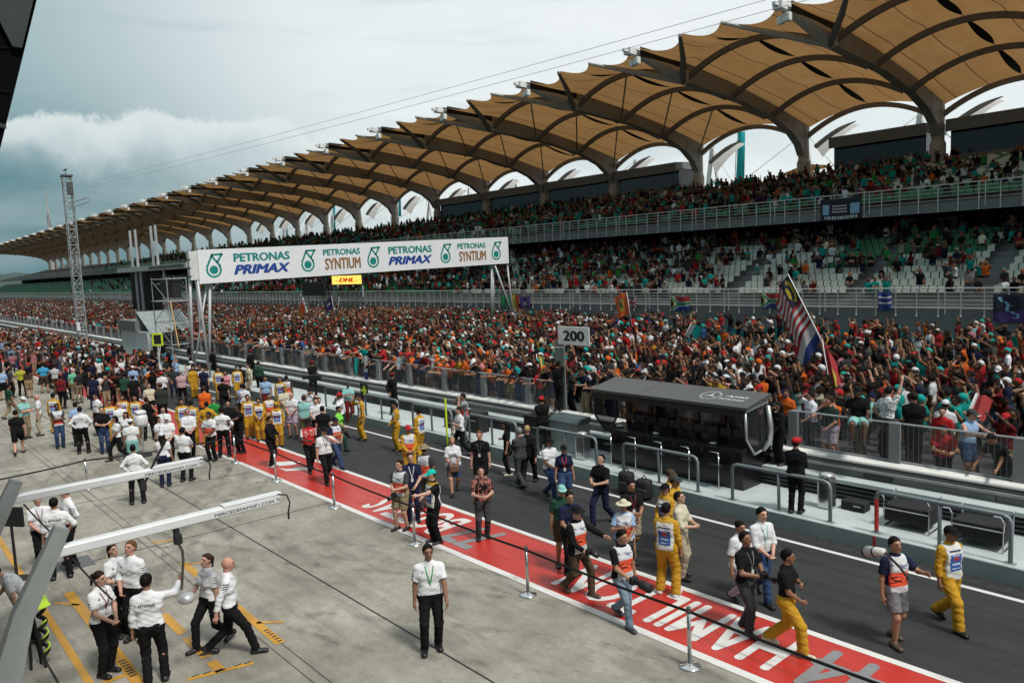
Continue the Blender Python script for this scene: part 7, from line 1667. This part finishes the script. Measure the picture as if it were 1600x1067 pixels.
FENCEP = [((('stand', 'rail', 'rail_in'), dict(lean=.34)), 'leaning on', 30), ((('stand', 'reach', 'rail'), dict(lean=.42)), 'reaching over', 16), ((('stand', 'eye', 'rail'), dict(lean=.12)), 'filming over', 12), ((('stand', 'eye', 'eye'), dict(lean=.1)), 'photographing at', 10), ((('stand', 'upfwd', 'rail'), dict(lean=.15)), 'waving at', 10), ((('stand', 'up', 'up'), {}), 'arms raised at', 5), ((('stand', 'rail', 'rail'), dict(lean=.5, yaw=.5)), 'bending over', 9), ((('stand', 'point', 'down'), dict(lean=.2, yaw=-.4)), 'pointing across', 8)]
STANDP = [((('stand', 'down', 'down'), dict(yaw=.3)), 'standing', 4), ((('stand', 'eye', 'eye'), {}), 'photographing', 4), ((('stand', 'up', 'down'), {}), 'arm up', 4), ((('stand', 'head', 'waist'), dict(yaw=-.4)), 'hand on head', 3), ((('stand', 'waist', 'waist'), dict(yaw=-.5)), 'hands together', 3), ((('stand', 'upfwd', 'upfwd'), {}), 'hands forward', 3)]
NUM = ['first', 'second', 'third', 'fourth', 'fifth', 'sixth', 'seventh', 'eighth', 'ninth', 'tenth', 'eleventh', 'twelfth', 'thirteenth', 'fourteenth', 'fifteenth', 'sixteenth', 'seventeenth', 'eighteenth', 'nineteenth', 'twentieth']
def where(x):
    if x > -10.2: return '%s fence panel right of pit stand' % NUM[max(0, int((x+10.16)/2.58))]
    if x > -15.6: return 'back of the pit stand roof'
    if x > -18.7: return 'gap left of the pit stand'
    return '%s fence panel left of pit stand' % NUM[min(19, int((-18.7-x)/2.58))]
used = set(); taken = []
def crowd_person(x, y, z, table, row2=False, rz=None, grp='spectators at the wire fence', pos=None):
    for _ in range(60):
        c = pick(BASIC); hd = RND.choices(HEADS, [h[2] for h in HEADS])[0]; ps_ = RND.choices(table, [p_[2] for p_ in table])[0]
        gar = RND.choice(['shirt', 'shirt', 'polo', 'top']); lab = '%s %s, %s, %s %s%s' % (CN[c], gar, hd[1], ps_[1], 'in second row, ' if row2 else '', where(x))
        if lab not in used and len(lab.split()) <= 16: break
    used.add(lab); fem = 'long' in hd[0][0] or hd[0][0] == 'scarf'
    k = kit(0.0185, *ps_[0][0], **dict(ps_[0][1], fem=fem)); H = RND.uniform(1.56, 1.66) if fem else RND.uniform(1.64, 1.80)
    rz_ = (math.pi + RND.uniform(-.35, .35) - 0.25) if rz is None else rz
    taken.append((x, y))
    return person((x, y, z), rz_, k, lab, H, top=(RND.choice(['tee', 'tee', 'polo']), jit(tuple(v*(1 if c in ('white', 'cream') else .8) for v in C[c]), .2)), bot=(RND.choice(['trousers', 'trousers', 'shorts']), jit(C[RND.choice(['black', 'navy', 'denim', 'dgrey', 'khaki', 'grey'])], .2)), head=hd[0], skin=RND.choice('mmmttld'), shoes=RND.choice(['black', 'dgrey', 'grey', 'white']), group=grp)  # coloured shirts darkened too, standing in for crowd shade
SPX = []
def special(hx, hy, Y, z, H, rz, pose, label, **k):
    p = aty(hx, hy, Y); taken.append((p[0], Y)); SPX.append(p[0]); return person((p[0], Y, z), rz, kit(MD, *pose[0], **pose[1]), label, H, group='spectators at the wire fence', **k)
special(1342, 594, 18.55, 1.70, 1.76, math.pi*1.12, (('stand', 'hip', 'knee'), dict(sit=.56, yaw=-.5, lean=.15)), 'man in black t-shirt and turquoise shorts sitting on the fence, legs dangling', top=T('black'), bot=('shorts', 'lteal'), head=('cap', 'black'), skin='d', shoes='black')
special(1385, 596, 18.75, 1.62, 1.78, -0.35, (('stand', 'up', 'hip'), dict(sit=.62, lean=.1)), 'man in white patterned shirt sitting on fence with back turned, arm raised', top=('tee', 'white', 'print'), bot=('shorts', 'dgrey'), skin='l')
special(1428, 594, 19.0, TRACK_Z+.3, 1.80, 0.2, (('stand', 'waist', 'waist'), dict(yaw=.5, fat=1.1)), 'bulky man in black t-shirt with back turned beside the patterned shirt', top=T('black'), bot=('trousers', 'black'), head=('hair', 'dbrown'), skin='t', back='PETRONAS') if False else special(1428, 594, 19.0, TRACK_Z+.3, 1.80, 0.2, (('stand', 'waist', 'waist'), dict(yaw=.5, fat=1.1)), 'bulky man in black t-shirt with back turned beside the patterned shirt', top=T('black'), bot=('trousers', 'black'), head=('hair', 'dbrown'), skin='t')
special(1513, 622, 19.0, TRACK_Z+.1, 1.74, -math.pi/2-0.4, (('stand', 'rail', 'rail'), dict(lean=.1, yaw=.3)), 'man in blue tank top and denim shorts at the right fence panel', top=T('lblue', 'tank'), bot=('shorts', 'denim'), head=('cap', 'dgrey'), skin='l')
special(1218, 606, 18.25, 0.84, 1.66, math.pi*0.85, (('stand', 'eye', 'waist'), dict(fem=True)), 'woman in black standing on the wall ledge beside the pit stand with pink bag', top=T('black', 'long'), head=('hair:long', 'black'), skin='t')
special(1297, 594, 19.0, TRACK_Z, 1.80, math.pi*0.95, (('stand', 'rail', 'waist'), dict(yaw=-.5, fat=1.15)), 'broad man in charcoal t-shirt and lilac shorts looking left at the fence', top=T((.02, .035, .03)), bot=('shorts', 'lilac'), head=('hair', 'brown'), skin='r')
special(1477, 604, 20.2, TRACK_Z, 1.76, 0.1, (('stand', 'waist', 'waist'), dict(fat=1.1)), 'white-capped man in white t-shirt from behind, second row right', top=T('white'), bot=('trousers', 'dgrey'), head=('cap', 'white'), skin='t')
special(1475, 636, 19.0, TRACK_Z-.25, 1.72, math.pi*1.1, (('stand', 'rail_in', 'rail'), dict(lean=.3)), 'dark-haired man in glossy red jersey leaning on the right fence', top=T('red'), skin='m')
special(1560, 570, 27.0, TRACK_Z, 1.74, math.pi*0.95, (('stand', 'up', 'down'), dict(pitch=.4, yaw=.5)), 'man in turquoise shirt and white cap pointing up near the right edge', top=T('teal'), bot=('trousers', 'navy'), head=('cap', 'white'), skin='m')
special(1570, 648, 19.0, TRACK_Z-.2, 1.76, math.pi*0.9, (('stand', 'reach', 'reach'), dict(lean=.6)), 'man in black with turquoise back bending over fence at the right edge', top=T('black'), skin='t', head=('hair', 'black'))
special(484, 528, 19.0, TRACK_Z+.15, 1.78, math.pi, (('stand', ((.62, .25, 1.35), (0, -.5, -.8)), ((.62, .25, 1.35), (0, -.5, -.8))), dict(fat=1.1)), 'man in white t-shirt spreading both arms on the fence', top=T('white'), bot=('shorts', 'grey'), skin='m')
special(689, 541, 19.0, TRACK_Z, 1.76, math.pi*.95, (('stand', 'rail', 'rail_in'), dict(lean=.25)), 'man in orange with orange knitted hat, left of two', top=T('orange'), head=('cap', 'orange'), skin='l')
special(700, 543, 19.05, TRACK_Z, 1.74, math.pi*1.0, (('stand', 'rail', 'rail_in'), dict(lean=.25, yaw=-.4)), 'man in orange with orange knitted hat, right of two', top=T('orange'), head=('cap', 'orange'), skin='l')
special(622, 538, 19.0, TRACK_Z+.1, 1.76, math.pi, (('stand', 'reach', 'reach'), dict(lean=.4)), 'person in orange leaning out above the white poster', top=T('orange'), head=('hair', 'black'), skin='l')
special(872, 600, 18.42, 1.30, 1.70, 0.1, (('stand', 'up', 'waist'), {}), 'person in black climbing on the wall cap under the board 200', top=T('black'), skin='t')
special(992, 558, 19.3, TRACK_Z, 1.76, math.pi*1.2, (('stand', 'reach', 'rail'), dict(lean=.4)), 'red-capped man in maroon and white leaning over the pit stand roof', top=T('dred'), head=('cap', 'red'), skin='l')
special(1033, 571, 19.1, TRACK_Z, 1.74, math.pi*1.15, (('stand', 'rail', 'rail'), dict(lean=.4)), 'man in black t-shirt resting both arms on the pit stand roof', top=T('black'), head=('hair', 'brown'), skin='r')
special(1137, 572, 20.3, TRACK_Z, 1.62, math.pi*1.1, (('stand', 'down', 'waist'), dict(fem=True)), 'woman in pink headscarf behind the pit stand roof', top=T('black', 'long'), head=('scarf', 'pink'), skin='m')
nspare = 296-len(PEOPLE)
xs = []; x = -5.1
while x > -60: xs.append(x); x -= RND.uniform(.50, .68)
front = [x for x in xs if min([abs(x-s) for s in SPX]+[9]) > 0.42]
n2 = max(0, nspare-len(front)); front = front[:nspare]
for x in front: crowd_person(x, 18.86+RND.uniform(-.03, .10), TRACK_Z+RND.uniform(.12, .36), FENCEP)
x = -5.6
while n2 > 0:
    crowd_person(x, 19.75+RND.uniform(-.15, .2), TRACK_Z, STANDP, True); x -= RND.uniform(.6, .85); n2 -= 1
# ---- everyone else: one far crowd of small figures
def proto(pose, h, zmin, g):
    F = Field(h); pose.torso(F, g)
    for sd in (1, -1):
        F.cap(pose.sh[sd], pose.el[sd], .06+g*.5, .05+g*.5, k=.03); F.cap(pose.el[sd], pose.wr[sd], .05+g*.4, .042+g*.5, k=.03)
        if zmin < .5: pose.leg(F, sd, 0.0001+g*.5, 1.0); pose.foot(F, sd, .01)
    F.cap(pose.neck, pose.hc, .06, .06, k=.03); F.cap(pose.hc+V3(0, -.02, .0), pose.hc+V3(0, .015, .02), .108+g*.25, .108+g*.25, k=.02); F.ball(pose.hc+V3(0, .03, -.06), .07)
    V, Q = F.run(extra_cut=[(V3(0, 0, zmin), V3(0, 0, -1))] if zmin > 0.1 else None)
    L_ = (V-pose.hc) @ pose.HR; R = np.full(len(V), 1)                       # 1 shirt
    hd = (np.linalg.norm(L_*np.array([1, 1, .85]), axis=1) < .165) & (L_[:, 2] > -.13); R[hd] = 0
    R[hd & ((L_[:, 2] > .055) | ((L_[:, 1] < -.005) & (L_[:, 2] > -.05)))] = 2  # hair or cap
    for sd in (1, -1):
        a, b = pose.el[sd], pose.wr[sd]; d = b-a; t = np.clip(((V-a) @ d)/(d @ d), -.35, 1.6); ds = np.linalg.norm(V-a-t[:, None]*d, axis=1)
        R[(ds < .085+g*.5) & (t > -.3) & ~((V[:, 2] < 1.5) & hd)] = 0
    R[(V[:, 2] < pose.hz+.02) & (R == 1)] = 3
    if zmin < .1: R[V[:, 2] < .1] = 4
    return V, Q, R
CP = [Pose('stand', 'down', 'down', yaw=.3), Pose('stand', 'waist', 'waist', yaw=-.4), Pose('stand', 'eye', 'eye'), Pose('stand', 'up', 'down', yaw=.2), Pose('stand', 'up', 'up'), Pose('stand', 'cross', 'cross'), Pose('stand', 'upfwd', 'waist', lean=.12), Pose('shift', 'hip', 'down', yaw=-.6), Pose('stand', 'head', 'down', yaw=.5), Pose('stand', 'waist', 'upfwd', lean=.1)]
NEAR = [proto(p_, .050, 0.3, .012) for p_ in CP]; FULL = [proto(p_, .055, 0.0, .015) for p_ in CP]; MID = [proto(p_, .075, .55, .02) for p_ in CP]; FAR = [proto(p_, .11, .6, .035) for p_ in CP]
pal = {k: np.array(C[k]) for k in C}
SKIN = np.array([SK['m'], SK['m'], SK['t'], SK['l'], SK['d'], SK['m']])
def group_of(n, weights):
    ks = [a for a, b in weights]; w_ = np.array([b for a, b in weights], float); return np.array([C[k] for k in ks])[NP.choice(len(ks), n, p=w_/w_.sum())]
cv, cq, cc = [], [], []; voff = 0
def scatter(P, protos, shirts, rzs, caps=0.45, weights_p=None, scale=(.93, 1.04), dark=1.0):
    """P: (n,3) foot points; adds n small figures to the crowd mesh"""
    global voff
    n = len(P)
    if n == 0: return
    which = NP.choice(len(protos), n, p=weights_p); sc = NP.uniform(*scale, n); sk = SKIN[NP.integers(0, len(SKIN), n)]*NP.uniform(.55, 1.0, (n, 1))
    hairc = 0.85*np.where(NP.random((n, 1)) < caps, group_of(n, [('white', 8), ('red', 8), ('black', 6), ('teal', 5), ('dred', 3), ('orange', 2.5), ('navy', 3), ('cream', 1)]), np.array(HC['black'])*NP.uniform(.7, 2.2, (n, 1)))
    tr = group_of(n, [('black', 6), ('navy', 3), ('denim', 4), ('dgrey', 3), ('khaki', 1.5), ('grey', 1.5)]); sh = shirts*NP.uniform(.6, 1.0, (n, 1)); wh = sh.min(1) > .3; sh[~wh] *= .72  # non-white shirts darkened in place of shade among packed figures
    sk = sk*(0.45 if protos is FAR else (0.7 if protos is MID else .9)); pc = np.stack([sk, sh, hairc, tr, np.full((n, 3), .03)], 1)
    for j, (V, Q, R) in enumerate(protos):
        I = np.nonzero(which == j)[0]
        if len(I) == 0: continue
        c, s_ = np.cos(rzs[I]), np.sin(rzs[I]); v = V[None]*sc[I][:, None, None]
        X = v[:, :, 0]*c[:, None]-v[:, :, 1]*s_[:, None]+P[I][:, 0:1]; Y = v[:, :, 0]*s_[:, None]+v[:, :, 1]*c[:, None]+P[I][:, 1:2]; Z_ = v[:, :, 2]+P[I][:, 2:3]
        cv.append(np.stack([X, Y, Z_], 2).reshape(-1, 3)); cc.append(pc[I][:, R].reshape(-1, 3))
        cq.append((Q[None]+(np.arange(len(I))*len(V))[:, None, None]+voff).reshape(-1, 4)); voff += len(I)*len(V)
def jgrid(x0, x1, y0, y1, sx, sy, prob, z):
    xs_ = np.arange(x0, x1, sx); ys_ = np.arange(y0, y1, sy); X, Y = np.meshgrid(xs_, ys_); X = X+NP.uniform(-.38, .38, X.shape)*sx; Y = Y+NP.uniform(-.38, .38, Y.shape)*sy
    X, Y = X.ravel(), Y.ravel(); k = NP.random(len(X)) < prob(X, Y); return np.stack([X[k], Y[k], np.full(k.sum(), z)], 1)
TW = [('black', 34), ('dgrey', 11), ('navy', 9), ('white', 14), ('red', 13), ('dred', 8), ('orange', 7), ('teal', 5), ('lteal', 2), ('grey', 5), ('yellow', 1.0), ('blue', 2), ('green', 1), ('cream', 2), ('pink', 1.5)]
def free(P):
    if not taken: return P
    tk = np.array(taken); return P[np.min(np.hypot(P[:, None, 0]-tk[None, :, 0], P[:, None, 1]-tk[None, :, 1]), 1) > 0.46]
def track_p(X, Y):
    near = np.interp(Y, [19, 25, 30, 36, 44], [.95, .9, .62, .30, .16]); far = np.interp(Y, [19, 36, 44], [.95, .85, .62]); t = np.clip((-X-25)/40, 0, 1); return near*(1-t)+far*t
def fans(A, tab):
    """shirt colours, with knots of people in the same team's colour"""
    sh = group_of(len(A), tab); n = max(3, len(A)//16); ctr = A[NP.choice(len(A), n)]; th = group_of(n, [('black', 9), ('red', 6), ('dred', 3), ('orange', 3), ('teal', 5), ('white', 6), ('navy', 4)])
    D = np.hypot(A[:, None, 0]-ctr[None, :, 0], A[:, None, 1]-ctr[None, :, 1]); j = D.argmin(1); k = (D.min(1) < 1.9) & (NP.random(len(A)) < .55); sh[k] = th[j[k]]; return sh
def yaw_track(P):
    a = np.arctan2(2-P[:, 1], -58-P[:, 0])-math.pi/2; return a+NP.normal(0, .75, len(P))
A = free(jgrid(-34, -1.5, 19.75, 44.3, .66, .64, track_p, TRACK_Z)); scatter(A, NEAR, fans(A, TW), yaw_track(A), .30)
A = free(jgrid(-75, -34, 19.75, 44.3, .66, .66, track_p, TRACK_Z)); scatter(A, MID, fans(A, TW), yaw_track(A), .30)
A = jgrid(-75, -60, 18.95, 19.5, .55, .5, lambda X, Y: np.full(X.shape, .95), TRACK_Z); scatter(A, MID, fans(A, TW), yaw_track(A), .30)
TW = [(a, b*(.35 if a == 'orange' else .6 if a in ('red', 'dred') else 1.6 if a == 'white' else 1)) for a, b in TW]
A = jgrid(-150, -75, 19.0, 44.0, .72, .72, track_p, TRACK_Z); scatter(A, FAR, fans(A, TW), yaw_track(A), .30)
A = jgrid(-290, -150, 19.0, 43.5, 1.0, 1.0, track_p, TRACK_Z); scatter(A, FAR, fans(A, TW), yaw_track(A), .30)
# pit lane throng at the far left, beyond the people one can tell apart
def lane_p(X, Y): return np.where(X > -75, .6, .72)*np.clip((Y-7.5)/2.5, 0, 1)
A = free(jgrid(-106, -52, 7.0, 15.6, .85, .85, lane_p, 0.0))
own = np.array([[p_.location.x, p_.location.y] for p_ in PEOPLE]); A = A[np.min(np.hypot(A[:, None, 0]-own[None, :, 0], A[:, None, 1]-own[None, :, 1]), 1) > .55]
A = A[~((A[:, 0] < -72) & (A[:, 1] < 10.2))]
scatter(A, FULL, group_of(len(A), [('black', 30), ('dgrey', 12), ('white', 14), ('red', 6), ('dred', 6), ('grey', 9), ('navy', 10), ('lblue', 4), ('yellow', 3), ('pink', 3), ('teal', 2)]), NP.uniform(0, 6.28, len(A)), .25)
own2 = lambda A: A[np.min(np.hypot(A[:, None, 0]-own[None, :, 0], A[:, None, 1]-own[None, :, 1]), 1) > .6]
A = own2(jgrid(-52, -40, 9.5, 15.2, 1.0, 1.0, lambda X, Y: np.full(X.shape, .55), 0.0)); scatter(A, FULL, group_of(len(A), [('black', 34), ('dgrey', 12), ('white', 14), ('navy', 10), ('dred', 6), ('lblue', 4)]), NP.uniform(0, 6.28, len(A)), .25)
A = jgrid(-104, -84, 3.5, 9.0, 1.6, 1.7, lambda X, Y: np.full(X.shape, .3), 0.0); scatter(A, FULL, group_of(len(A), [('black', 30), ('white', 14), ('dred', 6), ('lblue', 4), ('orange', 3)]), NP.uniform(0, 6.28, len(A)), .25)
# spectators on both decks of the stand
SW = [('black', 34), ('dgrey', 10), ('navy', 8), ('white', 13), ('red', 8), ('dred', 8), ('teal', 13), ('green', 4), ('grey', 6), ('orange', 3), ('lteal', 2), ('cream', 2)]
UW = [('black', 40), ('dgrey', 12), ('navy', 8), ('white', 7), ('teal', 26), ('green', 6), ('dred', 5), ('grey', 6), ('red', 2)]
def rows(nr, y0, dy, z0, dz, fill, step, W_s, back=0.35):
    for r in range(nr):
        x0, x1 = -235, -9.5
        xs_ = np.arange(x0, x1, step); xs_ = xs_+NP.uniform(-.15, .15, len(xs_)); k = NP.random(len(xs_)) < fill(xs_, r)*(.62+.75*np.clip(np.sin(xs_*.8+r*1.9)*np.sin(xs_*.31-r*.8)+.35, 0, 1)); xs_ = xs_[k]
        st_ = NP.random(len(xs_)) < .55
        P = np.stack([xs_, np.full(len(xs_), y0+dy*(r+back))+NP.uniform(-.08, .08, len(xs_)), z0+dz*(r+1)-np.where(st_, 0, .42)], 1)
        nr_ = P[:, 0] > -62
        for m_, pr in ((nr_, MID), (~nr_, FAR)):
            Q_ = P[m_]; scatter(Q_, pr, fans(Q_, W_s) if len(Q_) > 20 else group_of(len(Q_), W_s), math.pi+NP.normal(0, .5, len(Q_)), .35, [.2, .2, .1, .06, .04, .12, .06, .1, .06, .06])
rows(10, GY0+1.0, ROW_L, Z_L, RISE_L, lambda x, r: np.interp(x, [-235, -170, -140, -120, -75, -36, -30, -9], [.03, .06, .45, .85, .9, .82, .36, .36])*np.where((r > 7) & (x < -30), 1.0, 1.0), .50, SW)
rows(NR_U, GY1+1.1, ROW_U, Z_U-.03, RISE_U, lambda x, r: np.interp(x, [-235, -180, -130, -75, -50, -30, -25, -20, -9], [.05, .12, .4, .55, .68, .7, .40, .28, .22])*(1.0 if r < 12 else .65), .55, UW)
A = jgrid(-120, -9, LTOPY+.6, LTOPY+4.0, .7, .9, lambda X, Y: np.where(X > -31, .45, .9), LTOPZ); scatter(A, MID, group_of(len(A), [('black', 40), ('dgrey', 20), ('navy', 12), ('white', 6), ('teal', 6), ('dred', 6)]), math.pi+NP.normal(0, .6, len(A)), .3)
CVt, CQt, CCt = np.concatenate(cv), np.concatenate(cq), np.concatenate(cc)
q = NT('crowd_clothes'); a_ = q.n('ShaderNodeAttribute', attribute_name='tone'); q.col(a_.outputs['Color']); q.rough(.9); q.b.inputs['Specular IOR Level'].default_value = 0.1
me = np_mesh('crowd', CVt, CQt, q.m); at_ = me.color_attributes.new('tone', 'FLOAT_COLOR', 'POINT'); buf = np.ones((len(CVt), 4), np.float32); buf[:, :3] = np.clip(CCt, 0, .85); at_.data.foreach_set('color', buf.ravel())
tag(link('crowd', me), kind='stuff')
print('people', len(PEOPLE), 'crowd verts', len(CVt))
